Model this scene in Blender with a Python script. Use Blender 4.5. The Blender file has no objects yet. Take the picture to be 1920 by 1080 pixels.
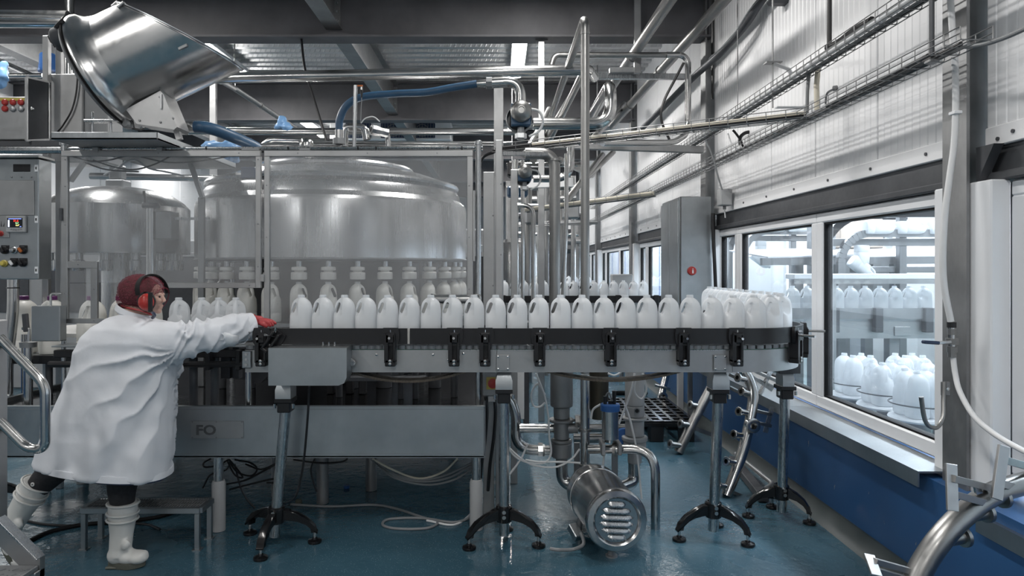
import bpy, bmesh, math, random
from mathutils import Vector, Matrix
from mathutils import noise as mnoise

random.seed(7)
SC = bpy.context.scene
COL = SC.collection
V = Vector
PI = math.pi

# ------------------------------------------------------------------ camera, world, lamps, exposure
F, CX, CY, H = 1280.0, 935.0, 502.0, 1.42      # focal length in pixels, vanishing point, eye height


def P(px, py, y):
    """point of the hall that stands at distance y and shows at pixel (px, py)"""
    return V(((px - CX) * y / F, y, H - (py - CY) * y / F))


cam_data = bpy.data.cameras.new('camera')
cam_data.sensor_width = 36
cam_data.lens = 36 * F / 1920
cam_data.shift_x = (960 - CX) / 1920
cam_data.shift_y = -(540 - CY) / 1920
cam_data.clip_start = 0.05
cam_data.clip_end = 200
cam = bpy.data.objects.new('camera', cam_data)
COL.objects.link(cam)
cam.location = (0, 0, H)
cam.rotation_euler = (PI / 2, 0, 0)
SC.camera = cam

SC.view_settings.view_transform = 'Standard'
SC.view_settings.look = 'None'
SC.view_settings.gamma = 1
SC.view_settings.use_curve_mapping = False
SC.view_settings.exposure = -0.2

world = bpy.data.worlds.new('world')
SC.world = world
world.use_nodes = True
world.node_tree.nodes['Background'].inputs[0].default_value = (0.75, 0.85, 1.0, 1)
world.node_tree.nodes['Background'].inputs[1].default_value = 0.15


def area(name, loc, sx, sy, watts, color=(1, 0.98, 0.95), rot=(0, 0, 0)):
    l = bpy.data.lights.new(name, 'AREA')
    l.shape = 'RECTANGLE'
    l.size, l.size_y = sx, sy
    l.energy = watts
    l.color = color
    o = bpy.data.objects.new(name, l)
    COL.objects.link(o)
    o.location = loc
    o.rotation_euler = rot
    return o


# the hall's two rows of ceiling luminaires (x, y, watts); only those in view get housings
LAMPS = [(0.24, 1.2, 60), (0.24, 4.75, 88), (0.24, 8.3, 95), (0.24, 11.8, 95), (0.24, 15.2, 95), (0.24, 18.7, 95),
         (-3.37, 1.2, 60), (-3.37, 4.75, 70), (-3.37, 8.3, 95), (-3.37, 12.4, 95), (-3.37, 15.8, 95), (-3.37, 19.0, 95),
         (-6.2, 4.75, 40), (-6.2, 9.2, 90), (-6.2, 14.0, 90), (0.24, -2.0, 60), (-3.37, -2.0, 60)]  # last two, unseen behind the camera, added to brighten the front surfaces
LAMP_Z = 3.98
for i, (lx, ly, lw) in enumerate(LAMPS):
    area('ceiling_lamp_light', (lx, ly, LAMP_Z - 0.09), 0.16, 1.25, lw, (1, 0.975, 0.94))
# the bottle hall behind the windows is lit by its own bright lamps
for ly in (3.2, 5.6, 8.6, 11.0, 13.5, 16.5, 20.0):
    area('side_hall_light', (3.9 if ly < 7 else 2.45, ly, 3.3), 0.5, 1.6, 210 if ly < 7 else 330, (0.90, 0.95, 1.0))  # farther ones set close to the windows to light the added blocks

# ------------------------------------------------------------------ helpers
OFF = {}          # object name -> world position of its origin


def ortho(d):
    d = V(d).normalized()
    up = V((0, 0, 1)) if abs(d.z) < 0.95 else V((0, 1, 0))
    x = up.cross(d).normalized()
    y = d.cross(x)
    return x, y, d


def axis(p, d, spin=0):
    x, y, z = ortho(d)
    m = Matrix(((x.x, y.x, z.x, p[0]), (x.y, y.y, z.y, p[1]), (x.z, y.z, z.z, p[2]), (0, 0, 0, 1)))
    return m @ Matrix.Rotation(spin, 4, 'Z') if spin else m


def frame(p, x, y):
    x = V(x).normalized()
    z = x.cross(V(y)).normalized()
    y = z.cross(x)
    return Matrix(((x.x, y.x, z.x, p[0]), (x.y, y.y, z.y, p[1]), (x.z, y.z, z.z, p[2]), (0, 0, 0, 1)))


def fillet(pts, r, n=6, closed=False):
    if not r:
        return [V(p) for p in pts]
    pts = [V(p) for p in pts]
    out = []
    N = len(pts)
    for i in range(N):
        if not closed and i in (0, N - 1):
            out.append(pts[i])
            continue
        a, b, c = pts[i - 1], pts[i], pts[(i + 1) % N]
        d1, d2 = (a - b), (c - b)
        if d1.length < 1e-6 or d2.length < 1e-6 or abs(d1.normalized().dot(d2.normalized())) > 0.999:
            out.append(b)
            continue
        k = min(r, d1.length * 0.49, d2.length * 0.49)
        p1, p2 = b + d1.normalized() * k, b + d2.normalized() * k
        for j in range(n + 1):
            t = j / n
            # blend between quadratic curve and arc: close enough to a round bend
            out.append((1 - t) ** 2 * p1 + 2 * t * (1 - t) * (b * 0.94 + (p1 + p2) * 0.03) + t * t * p2)
    return out


def curve(pts, n=8):
    """Catmull-Rom through the points"""
    pts = [V(p) for p in pts]
    q = [pts[0] * 2 - pts[1]] + pts + [pts[-1] * 2 - pts[-2]]
    out = []
    for i in range(1, len(q) - 2):
        a, b, c, d = q[i - 1:i + 3]
        for j in range(n):
            t = j / n
            out.append(0.5 * ((2 * b) + (c - a) * t + (2 * a - 5 * b + 4 * c - d) * t * t + (3 * b - a - 3 * c + d) * t ** 3))
    out.append(pts[-1])
    return out


class MB:
    def __init__(self):
        self.v, self.f = [], []

    def add(self, vs, fs):
        o = len(self.v)
        self.v += [V(v) for v in vs]
        self.f += [tuple(i + o for i in f) for f in fs]
        return self

    def box(self, x0, x1, y0, y1, z0, z1, M=None, bev=0):
        if bev:
            b = min(bev, abs(x1 - x0) * .45, abs(y1 - y0) * .45, abs(z1 - z0) * .45)
            vs, idx = [], {}
            for cx, sx in ((x0, 1), (x1, -1)):
                for cy, sy in ((y0, 1), (y1, -1)):
                    for cz, sz in ((z0, 1), (z1, -1)):
                        for k, (ax, ay, az) in enumerate(((0, 1, 1), (1, 0, 1), (1, 1, 0))):
                            idx[(sx, sy, sz, k)] = len(vs)
                            vs.append(V((cx + sx * b * ax, cy + sy * b * ay, cz + sz * b * az)))
            fs = []
            for s in (1, -1):
                fs.append([idx[(s, *q, 0)] for q in ((1, 1), (1, -1), (-1, -1), (-1, 1))])
                fs.append([idx[(q[0], s, q[1], 1)] for q in ((1, 1), (1, -1), (-1, -1), (-1, 1))])
                fs.append([idx[(*q, s, 2)] for q in ((1, 1), (1, -1), (-1, -1), (-1, 1))])
            for a in (1, -1):
                for c in (1, -1):
                    fs.append([idx[(a, c, 1, 0)], idx[(a, c, 1, 1)], idx[(a, c, -1, 1)], idx[(a, c, -1, 0)]])
                    fs.append([idx[(a, 1, c, 0)], idx[(a, 1, c, 2)], idx[(a, -1, c, 2)], idx[(a, -1, c, 0)]])
                    fs.append([idx[(1, a, c, 1)], idx[(1, a, c, 2)], idx[(-1, a, c, 2)], idx[(-1, a, c, 1)]])
                    for e in (1, -1):
                        fs.append([idx[(a, c, e, 0)], idx[(a, c, e, 1)], idx[(a, c, e, 2)]])
        else:
            vs = [V((x, y, z)) for x in (x0, x1) for y in (y0, y1) for z in (z0, z1)]
            fs = [(0, 1, 3, 2), (4, 6, 7, 5), (0, 4, 5, 1), (2, 3, 7, 6), (0, 2, 6, 4), (1, 5, 7, 3)]
        if M is not None:
            vs = [M @ v for v in vs]
        return self.add(vs, fs)

    def bar(self, p0, p1, w, h, bev=0, up=None):
        """square bar from p0 to p1, w sideways, h along its own up"""
        p0, p1 = V(p0), V(p1)
        d = p1 - p0
        z = d.normalized()
        u = V(up) if up else (V((0, 0, 1)) if abs(z.z) < 0.9 else V((0, -1, 0)))
        x = u.cross(z).normalized()
        y = z.cross(x)
        M = Matrix(((x.x, y.x, z.x, p0.x), (x.y, y.y, z.y, p0.y), (x.z, y.z, z.z, p0.z), (0, 0, 0, 1)))
        return self.box(-w / 2, w / 2, -h / 2, h / 2, 0, d.length, M, bev)

    def tube(self, pts, r, seg=12, fil=0, cap=True, closed=False, n=6):
        pts = fillet(pts, fil, n, closed)
        N = len(pts)
        rr = r if callable(r) else (lambda t: r)
        vs, fs = [], []
        prev = None
        for i, p in enumerate(pts):
            a = pts[i - 1] if (i or closed) else p
            b = pts[(i + 1) % N] if (i < N - 1 or closed) else p
            t = (b - a)
            t = t.normalized() if t.length > 1e-9 else V((0, 0, 1))
            if prev is None:
                x, y, _ = ortho(t)
            else:
                x = (prev - t * prev.dot(t))
                x = x.normalized() if x.length > 1e-6 else ortho(t)[0]
                y = t.cross(x)
            prev = x
            q = rr(i / max(1, N - 1))
            for k in range(seg):
                th = 2 * PI * k / seg
                vs.append(p + (x * math.cos(th) + y * math.sin(th)) * q)
        rings = N if closed else N - 1
        for i in range(rings):
            j = (i + 1) % N
            for k in range(seg):
                l = (k + 1) % seg
                fs.append((i * seg + k, i * seg + l, j * seg + l, j * seg + k))
        if cap and not closed:
            fs.append(tuple(range(seg))[::-1])
            fs.append(tuple((N - 1) * seg + k for k in range(seg)))
        return self.add(vs, fs)

    def cyl(self, p0, p1, r0, r1=None, seg=16):
        r1 = r0 if r1 is None else r1
        return self.tube([p0, p1], lambda t: r0 + (r1 - r0) * t, seg)

    def lathe(self, prof, M=None, seg=24, a0=0.0, a1=2 * PI):
        """prof: (radius, height) along the local z axis of M"""
        full = abs(a1 - a0 - 2 * PI) < 1e-6
        n = seg if full else seg + 1
        vs, fs = [], []
        for r, z in prof:
            for k in range(n):
                th = a0 + (a1 - a0) * k / seg
                v = V((max(r, 1e-5) * math.cos(th), max(r, 1e-5) * math.sin(th), z))
                vs.append(M @ v if M is not None else v)
        for i in range(len(prof) - 1):
            for k in range(seg):
                l = (k + 1) % n
                fs.append((i * n + k, i * n + l, (i + 1) * n + l, (i + 1) * n + k))
        return self.add(vs, fs)

    def prism(self, poly, M, depth, holes=False):
        n = len(poly)
        vs = [M @ V((x, y, 0)) for x, y in poly] + [M @ V((x, y, depth)) for x, y in poly]
        fs = [tuple(range(n))[::-1], tuple(range(n, 2 * n))]
        fs += [(i, (i + 1) % n, n + (i + 1) % n, n + i) for i in range(n)]
        return self.add(vs, fs)

    def loft(self, rings, cap=True):
        n = len(rings[0])
        vs = [v for r in rings for v in r]
        fs = []
        for i in range(len(rings) - 1):
            for k in range(n):
                l = (k + 1) % n
                fs.append((i * n + k, i * n + l, (i + 1) * n + l, (i + 1) * n + k))
        if cap:
            fs.append(tuple(range(n))[::-1])
            fs.append(tuple((len(rings) - 1) * n + k for k in range(n)))
        return self.add(vs, fs)

    def ball(self, c, rx, ry=None, rz=None, M=None, seg=16, rings=10):
        ry = rx if ry is None else ry
        rz = rx if rz is None else rz
        prof = [(math.sin(PI * i / rings), -math.cos(PI * i / rings)) for i in range(rings + 1)]
        S = Matrix.Translation(V(c)) @ (M if M is not None else Matrix.Identity(4)) @ Matrix.Diagonal((rx, ry, rz, 1))
        return self.lathe(prof, S, seg)

    def mesh(self, name, sharp=35):
        me = bpy.data.meshes.new(name)
        me.from_pydata([tuple(v) for v in self.v], [], self.f)
        bm = bmesh.new()
        bm.from_mesh(me)
        bmesh.ops.remove_doubles(bm, verts=bm.verts, dist=1e-6)
        bmesh.ops.recalc_face_normals(bm, faces=bm.faces)
        bm.to_mesh(me)
        bm.free()
        for p in me.polygons:
            p.use_smooth = True
        me.set_sharp_from_angle(angle=math.radians(sharp))
        return me

    def build(self, name, mat, parent=None, sharp=35, base=None):
        me = self.mesh(name, sharp)
        return link(name, me, mat, parent, base)


def link(name, me, mat, parent=None, base=None):
    o = bpy.data.objects.new(name, me)
    COL.objects.link(o)
    if mat is not None:
        me.materials.clear()
        me.materials.append(mat)
    if parent is not None:
        off = OFF[parent.name]
        o.parent = parent
    else:
        if base is None:
            xs = [v.co for v in me.vertices]
            lo = V((min(c.x for c in xs), min(c.y for c in xs), min(c.z for c in xs)))
            hi = V((max(c.x for c in xs), max(c.y for c in xs), max(c.z for c in xs)))
            base = V(((lo.x + hi.x) / 2, (lo.y + hi.y) / 2, lo.z))
        off = V(base)
        o.location = off
    me.transform(Matrix.Translation(-off))
    OFF[o.name] = off
    return o


def tag(o, label=None, cat=None, group=None, kind=None):
    if label:
        o['label'] = label
    if cat:
        o['category'] = cat
    if group:
        o['group'] = group
    if kind:
        o['kind'] = kind
    return o


def thing(name, label, cat, loc, group=None):
    o = bpy.data.objects.new(name, None)
    o.empty_display_size = 0.05
    COL.objects.link(o)
    o.location = V(loc)
    OFF[o.name] = V(loc)
    return tag(o, label, cat, group)


def struct(name, mb, mat, parent=None, sharp=35):
    o = mb.build(name, mat, parent, sharp)
    if parent is None:
        o['kind'] = 'structure'
    return o


def dup(root, loc, rz=None, label=None, group=None):
    r = root.copy()
    COL.objects.link(r)
    r.location = V(loc)
    if rz is not None:
        r.rotation_euler = (0, 0, rz)
    if label:
        r['label'] = label
    if group:
        r['group'] = group
    OFF[r.name] = V(loc)
    for ch in list(root.children):
        c = ch.copy()
        COL.objects.link(c)
        c.parent = r
        for g in ch.children:
            d = g.copy()
            COL.objects.link(d)
            d.parent = c
    return r


def copy_part(o, parent, delta):
    """another piece like o under the same parent, moved by delta (mesh data shared)"""
    c = o.copy()
    COL.objects.link(c)
    c.parent = parent
    c.location = V(o.location) + V(delta)
    OFF[c.name] = OFF[parent.name]
    return c


ORD = ['', 'first', 'second', 'third', 'fourth', 'fifth', 'sixth', 'seventh', 'eighth', 'ninth', 'tenth', 'eleventh',
       'twelfth', 'thirteenth', 'fourteenth', 'fifteenth', 'sixteenth', 'seventeenth', 'eighteenth', 'nineteenth',
       'twentieth', 'twenty-first', 'twenty-second', 'twenty-third', 'twenty-fourth', 'twenty-fifth', 'twenty-sixth',
       'twenty-seventh', 'twenty-eighth']


# ------------------------------------------------------------------ materials
def mat_new(name):
    m = bpy.data.materials.new(name)
    m.use_nodes = True
    nt = m.node_tree
    return m, nt, nt.nodes['Principled BSDF']


def coords(nt, scale=(1, 1, 1), which='Object'):
    tc = nt.nodes.new('ShaderNodeTexCoord')
    mp = nt.nodes.new('ShaderNodeMapping')
    mp.inputs['Scale'].default_value = scale
    nt.links.new(tc.outputs[which], mp.inputs['Vector'])
    return mp.outputs['Vector']


def noise(nt, vec, scale, detail=3, rough=0.55, dist=0):
    n = nt.nodes.new('ShaderNodeTexNoise')
    n.inputs['Scale'].default_value = scale
    n.inputs['Detail'].default_value = detail
    n.inputs['Roughness'].default_value = rough
    n.inputs['Distortion'].default_value = dist
    nt.links.new(vec, n.inputs['Vector'])
    return n.outputs['Fac']


def ramp(nt, fac, stops):
    r = nt.nodes.new('ShaderNodeValToRGB')
    e = r.color_ramp.elements
    while len(e) < len(stops):
        e.new(0.5)
    for el, (p, c) in zip(e, stops):
        el.position = p
        el.color = (c, c, c, 1) if isinstance(c, (int, float)) else (*c, 1)
    nt.links.new(fac, r.inputs['Fac'])
    return r.outputs['Color']


def bump(nt, bs, height, strength=0.2, dist=0.01):
    b = nt.nodes.new('ShaderNodeBump')
    b.inputs['Strength'].default_value = strength
    b.inputs['Distance'].default_value = dist
    nt.links.new(height, b.inputs['Height'])
    nt.links.new(b.outputs['Normal'], bs.inputs['Normal'])


def metal(name, col, r0, r1, grain=(1, 1, 60), gs=6, bstr=0.04, blotch=0.25, metallic=1.0):
    m, nt, bs = mat_new(name)
    bs.inputs['Metallic'].default_value = metallic
    v = coords(nt, grain)
    g = noise(nt, v, gs, 2)
    v2 = coords(nt)
    b = noise(nt, v2, 3.2, 4, 0.6)
    lo = [c * (1 - blotch) for c in col]
    nt.links.new(ramp(nt, b, [(0.3, lo), (0.7, col)]), bs.inputs['Base Color'])
    mx = nt.nodes.new('ShaderNodeMath')
    mx.operation = 'MULTIPLY_ADD'
    mx.inputs[1].default_value = 0.6
    nt.links.new(g, mx.inputs[0])
    mm = nt.nodes.new('ShaderNodeMath')
    mm.operation = 'MULTIPLY'
    mm.inputs[1].default_value = 0.4
    nt.links.new(b, mm.inputs[0])
    nt.links.new(mm.outputs[0], mx.inputs[2])
    nt.links.new(ramp(nt, mx.outputs[0], [(0.3, r0), (0.7, r1)]), bs.inputs['Roughness'])
    if bstr:
        bump(nt, bs, g, bstr, 0.003)
    return m


def plain(name, col, rough=0.5, metallic=0.0, var=0.12, scale=4.0, bstr=0.0, spec=0.5):
    m, nt, bs = mat_new(name)
    v = coords(nt)
    n = noise(nt, v, scale, 4)
    lo = [c * (1 - var) for c in col]
    nt.links.new(ramp(nt, n, [(0.3, lo), (0.7, col)]), bs.inputs['Base Color'])
    bs.inputs['Roughness'].default_value = rough
    bs.inputs['Metallic'].default_value = metallic
    bs.inputs['Specular IOR Level'].default_value = spec
    if bstr:
        bump(nt, bs, noise(nt, v, scale * 12, 2), bstr, 0.004)
    return m


def emit(name, col, s):
    m, nt, bs = mat_new(name)
    bs.inputs['Base Color'].default_value = (*col, 1)
    bs.inputs['Emission Color'].default_value = (*col, 1)
    bs.inputs['Emission Strength'].default_value = s
    return m


def clear(name, haze=0.0, tint=(0.95, 0.97, 1.0), gloss=0.08, rough=0.03, dirt=0.0, hazecol=(0.75, 0.78, 0.8)):
    """thin sheet of glass or clear plastic: see-through, mirror at a slant, with a film of dried spray"""
    m, nt, bs = mat_new(name)
    nt.nodes.remove(bs)
    out = nt.nodes['Material Output']
    tr = nt.nodes.new('ShaderNodeBsdfTransparent')
    tr.inputs['Color'].default_value = (*tint, 1)
    gl = nt.nodes.new('ShaderNodeBsdfGlossy')
    gl.inputs['Roughness'].default_value = rough
    gl.inputs['Color'].default_value = (1, 1, 1, 1)
    lw = nt.nodes.new('ShaderNodeLayerWeight')      # the same from both faces of the sheet
    lw.inputs['Blend'].default_value = 0.5
    pw = nt.nodes.new('ShaderNodeMath')
    pw.operation = 'POWER'
    pw.inputs[1].default_value = 4.5
    nt.links.new(lw.outputs['Facing'], pw.inputs[0])
    fr = nt.nodes.new('ShaderNodeMath')
    fr.operation = 'MULTIPLY_ADD'
    fr.inputs[1].default_value = 0.9
    fr.inputs[2].default_value = gloss * .5
    nt.links.new(pw.outputs[0], fr.inputs[0])
    mx = nt.nodes.new('ShaderNodeMixShader')
    nt.links.new(fr.outputs[0], mx.inputs[0])
    nt.links.new(tr.outputs[0], mx.inputs[1])
    nt.links.new(gl.outputs[0], mx.inputs[2])
    last = mx.outputs[0]
    if haze or dirt:
        df = nt.nodes.new('ShaderNodeBsdfDiffuse')
        df.inputs['Color'].default_value = (*hazecol, 1)
        v = coords(nt)
        big = noise(nt, v, 1.7, 4, 0.6)
        spots = noise(nt, v, 90, 2, 0.5)
        a = ramp(nt, big, [(0.3, haze * 0.55), (0.7, haze * 1.4)])
        s = ramp(nt, spots, [(0.66, 0.0), (0.74, dirt)])
        ad = nt.nodes.new('ShaderNodeMath')
        ad.operation = 'ADD'
        ad.use_clamp = True
        nt.links.new(a, ad.inputs[0])
        nt.links.new(s, ad.inputs[1])
        m2 = nt.nodes.new('ShaderNodeMixShader')
        nt.links.new(ad.outputs[0], m2.inputs[0])
        nt.links.new(last, m2.inputs[1])
        nt.links.new(df.outputs[0], m2.inputs[2])
        last = m2.outputs[0]
    nt.links.new(last, out.inputs['Surface'])
    return m


def hdpe(name, col=(0.86, 0.88, 0.90), trans=0.45):
    m, nt, bs = mat_new(name)
    out = nt.nodes['Material Output']
    bs.inputs['Base Color'].default_value = (*col, 1)
    bs.inputs['Roughness'].default_value = 0.38
    tl = nt.nodes.new('ShaderNodeBsdfTranslucent')
    tl.inputs['Color'].default_value = (*col, 1)
    v = coords(nt)
    bump(nt, bs, noise(nt, v, 60, 2), 0.05, 0.002)
    mx = nt.nodes.new('ShaderNodeMixShader')
    mx.inputs[0].default_value = trans
    nt.links.new(bs.outputs[0], mx.inputs[1])
    nt.links.new(tl.outputs[0], mx.inputs[2])
    nt.links.new(mx.outputs[0], out.inputs['Surface'])
    return m


def floor_mat():
    m, nt, bs = mat_new('blue_resin_floor')
    v = coords(nt)
    fl = nt.nodes.new('ShaderNodeTexVoronoi')
    fl.inputs['Scale'].default_value = 130
    nt.links.new(v, fl.inputs['Vector'])
    n1 = noise(nt, v, 1.3, 5, 0.6)
    base = ramp(nt, n1, [(0.3, (0.026, 0.068, 0.098)), (0.7, (0.048, 0.112, 0.152))])
    fk = ramp(nt, fl.outputs['Distance'], [(0.10, 1.0), (0.2, 0.0)])
    n3 = noise(nt, v, 30, 2)
    fm = nt.nodes.new('ShaderNodeMath')
    fm.operation = 'MULTIPLY'
    nt.links.new(fk, fm.inputs[0])
    nt.links.new(ramp(nt, n3, [(0.38, 0.0), (0.55, 0.9)]), fm.inputs[1])
    mx = nt.nodes.new('ShaderNodeMix')
    mx.data_type = 'RGBA'
    nt.links.new(fm.outputs[0], mx.inputs['Factor'])
    nt.links.new(base, mx.inputs[6])
    mx.inputs[7].default_value = (0.34, 0.46, 0.52, 1)
    nt.links.new(mx.outputs[2], bs.inputs['Base Color'])
    wet = noise(nt, v, 0.9, 4, 0.65, 0.6)
    nt.links.new(ramp(nt, wet, [(0.40, 0.06), (0.60, 0.30)]), bs.inputs['Roughness'])
    bs.inputs['Specular IOR Level'].default_value = 0.7
    n2 = noise(nt, v, 16, 3, 0.6)
    bump(nt, bs, n2, 0.22, 0.014)
    return m


M = {}
M['steel'] = metal('brushed_steel', (0.56, 0.575, 0.59), 0.22, 0.34, (26, 26, 1.2), 5, 0.015)
M['steel_h'] = metal('brushed_steel_sheet', (0.47, 0.50, 0.52), 0.30, 0.46, (34, 34, 1.5), 5, 0.012)
M['satin'] = metal('satin_drum_steel', (0.60, 0.60, 0.60), 0.17, 0.27, (4, 4, 4), 6, 0.0, 0.12)
M['pipe'] = metal('polished_pipe', (0.62, 0.62, 0.615), 0.14, 0.24, (3, 3, 3), 8, 0.0)
M['pipe_dull'] = metal('weathered_pipe', (0.36, 0.36, 0.355), 0.28, 0.46, (3, 3, 3), 12, 0.03)
M['galv'] = metal('galvanised_steel', (0.34, 0.345, 0.35), 0.40, 0.58, (8, 8, 3), 8, 0.05, 0.35, 0.85)
M['deck'] = metal('roof_deck', (0.62, 0.63, 0.64), 0.32, 0.5, (1, 8, 1), 6, 0.03, 0.2, 0.9)
M['frame'] = metal('satin_frame', (0.47, 0.475, 0.48), 0.38, 0.52, (3, 3, 3), 10, 0.02)
M['tank'] = metal('tank_steel', (0.60, 0.60, 0.60), 0.2, 0.3, (30, 30, 0.6), 4, 0.02, 0.15)
M['cast'] = metal('grey_casting', (0.30, 0.31, 0.32), 0.42, 0.55, (6, 6, 6), 20, 0.06, 0.25, 0.7)
M['dark_steel'] = metal('dark_paint_steel', (0.10, 0.105, 0.115), 0.45, 0.6, (5, 5, 5), 6, 0.04, 0.35, 0.5)
M['beam'] = plain('painted_beam', (0.105, 0.105, 0.115), 0.6, 0.0, 0.35, 3.0, 0.05)
M['black'] = plain('black_plastic', (0.012, 0.012, 0.014), 0.35, 0, 0.3, 9)
M['gloss_black'] = plain('gloss_black_plastic', (0.008, 0.008, 0.009), 0.16, 0, 0.3, 9)
M['rubber'] = plain('black_rubber', (0.012, 0.012, 0.013), 0.6, 0, 0.3, 9, 0.0, 0.15)
M['white_panel'] = plain('white_wall_panel', (0.78, 0.785, 0.80), 0.38, 0, 0.05, 2.5)
M['upvc'] = plain('white_window_plastic', (0.76, 0.775, 0.80), 0.28, 0, 0.05, 3)
M['white_paint'] = plain('white_paint', (0.70, 0.71, 0.72), 0.45, 0, 0.1, 3)
M['grey_paint'] = plain('grey_paint', (0.36, 0.37, 0.38), 0.5, 0, 0.12, 5)
M['kerb'] = plain('grey_green_skirting', (0.045, 0.06, 0.064), 0.55, 0, 0.25, 4, 0.04)
M['conduit'] = plain('cream_conduit', (0.66, 0.61, 0.50), 0.5, 0, 0.1, 6)
M['white_cable'] = plain('white_cable', (0.70, 0.71, 0.72), 0.4, 0, 0.1, 6)
M['grey_cable'] = plain('grey_cable', (0.20, 0.21, 0.22), 0.5, 0, 0.15, 6)
M['blue_hose'] = plain('blue_hose', (0.028, 0.085, 0.165), 0.42, 0, 0.25, 12, 0.05)
M['blue_plastic'] = plain('blue_plastic', (0.03, 0.12, 0.36), 0.35, 0, 0.15, 8)
M['navy'] = plain('navy_plastic', (0.018, 0.035, 0.085), 0.4, 0, 0.15, 8)
M['red'] = plain('red_plastic', (0.42, 0.035, 0.03), 0.32, 0, 0.1, 8)
M['orange'] = plain('amber_plastic', (0.40, 0.12, 0.03), 0.3, 0, 0.1, 8)
M['yellow'] = plain('yellow_plastic', (0.55, 0.45, 0.10), 0.35, 0, 0.1, 8)
M['copper'] = plain('orange_cap', (0.55, 0.16, 0.05), 0.4, 0, 0.1, 8)
M['jug'] = hdpe('milk_bottle_plastic')
M['jug_full'] = hdpe('milk_filled_plastic', (0.84, 0.83, 0.79), 0.15)
M['purple'] = plain('purple_cap', (0.16, 0.03, 0.16), 0.4)
M['nylon'] = plain('white_nylon', (0.74, 0.73, 0.70), 0.35, 0, 0.08, 8)
M['glass'] = clear('window_glass', 0.05, (0.93, 0.96, 0.98), dirt=0.03, hazecol=(0.8, 0.86, 0.95))
M['guard'] = clear('clear_guard_sheet', 0.13, (0.93, 0.94, 0.95), rough=0.08, dirt=0.16, hazecol=(0.68, 0.69, 0.70))
M['floor'] = floor_mat()
M['chain'] = plain('brown_chain', (0.14, 0.115, 0.09), 0.5, 0.3, 0.3, 20)
M['coat'] = plain('white_cotton', (0.66, 0.68, 0.72), 0.85, 0, 0.06, 5, 0.12)
M['trousers'] = plain('charcoal_cloth', (0.03, 0.03, 0.034), 0.9, 0, 0.45, 60, 0.2)
M['boot'] = plain('white_rubber', (0.66, 0.66, 0.64), 0.42, 0, 0.08, 5)
M['sole'] = plain('olive_rubber', (0.10, 0.105, 0.085), 0.6, 0, 0.2, 9)
M['skin'] = plain('skin', (0.52, 0.33, 0.27), 0.5, 0, 0.12, 20)
M['hair'] = plain('dark_hair', (0.06, 0.035, 0.028), 0.7, 0, 0.3, 30)
M['glove'] = plain('red_glove', (0.46, 0.055, 0.06), 0.5, 0, 0.2, 20, 0.1)
M['lamp'] = emit('lamp_diffuser', (1, 0.98, 0.95), 26)
M['label_grey'] = plain('etched_letters', (0.07, 0.075, 0.08), 0.5)
M['screen'] = plain('screen_dark', (0.01, 0.012, 0.018), 0.15)
M['scr_red'] = emit('screen_red', (1, 0.05, 0.03), 1.2)
M['scr_green'] = emit('screen_green', (0.5, 1.0, 0.45), 1.0)
M['scr_yellow'] = emit('screen_yellow', (1, 0.9, 0.35), 1.0)
M['scr_blue'] = emit('screen_blue', (0.25, 0.35, 0.9), 1.0)
M['scr_white'] = emit('screen_white', (0.8, 0.85, 1), 1.0)


def hairnet_mat():
    m, nt, bs = mat_new('red_hairnet')
    nt.nodes.remove(bs)
    out = nt.nodes['Material Output']
    df = nt.nodes.new('ShaderNodeBsdfDiffuse')
    df.inputs['Color'].default_value = (0.20, 0.045, 0.065, 1)
    tr = nt.nodes.new('ShaderNodeBsdfTransparent')
    v = coords(nt)
    w = noise(nt, v, 220, 1)
    f = ramp(nt, w, [(0.42, 0.15), (0.58, 0.75)])
    mx = nt.nodes.new('ShaderNodeMixShader')
    nt.links.new(f, mx.inputs[0])
    nt.links.new(tr.outputs[0], mx.inputs[1])
    nt.links.new(df.outputs[0], mx.inputs[2])
    nt.links.new(mx.outputs[0], out.inputs['Surface'])
    return m


def blue_wall_mat():
    m, nt, bs = mat_new('blue_wall_paint')
    v = coords(nt)
    n1 = noise(nt, v, 1.5, 4)
    base = ramp(nt, n1, [(0.3, (0.018, 0.072, 0.19)), (0.7, (0.025, 0.092, 0.23))])
    chips = noise(nt, coords(nt, (1, 1.6, 0.55)), 22, 3, 0.6)
    cf = ramp(nt, chips, [(0.70, 0.0), (0.72, 1.0)])
    mx = nt.nodes.new('ShaderNodeMix')
    mx.data_type = 'RGBA'
    nt.links.new(cf, mx.inputs['Factor'])
    nt.links.new(base, mx.inputs[6])
    mx.inputs[7].default_value = (0.30, 0.29, 0.27, 1)
    nt.links.new(mx.outputs[2], bs.inputs['Base Color'])
    bs.inputs['Roughness'].default_value = 0.42
    return m


M['hairnet'] = hairnet_mat()
M['blue_wall'] = blue_wall_mat()
# ------------------------------------------------------------------ large structure
XL, XR, Y0, Y1, ZC = -7.0, 1.98, -3.4, 26.0, 4.15

struct('floor', MB().box(XL - .1, 1.86, Y0, Y1, -0.12, 0), M['floor'])


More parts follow.
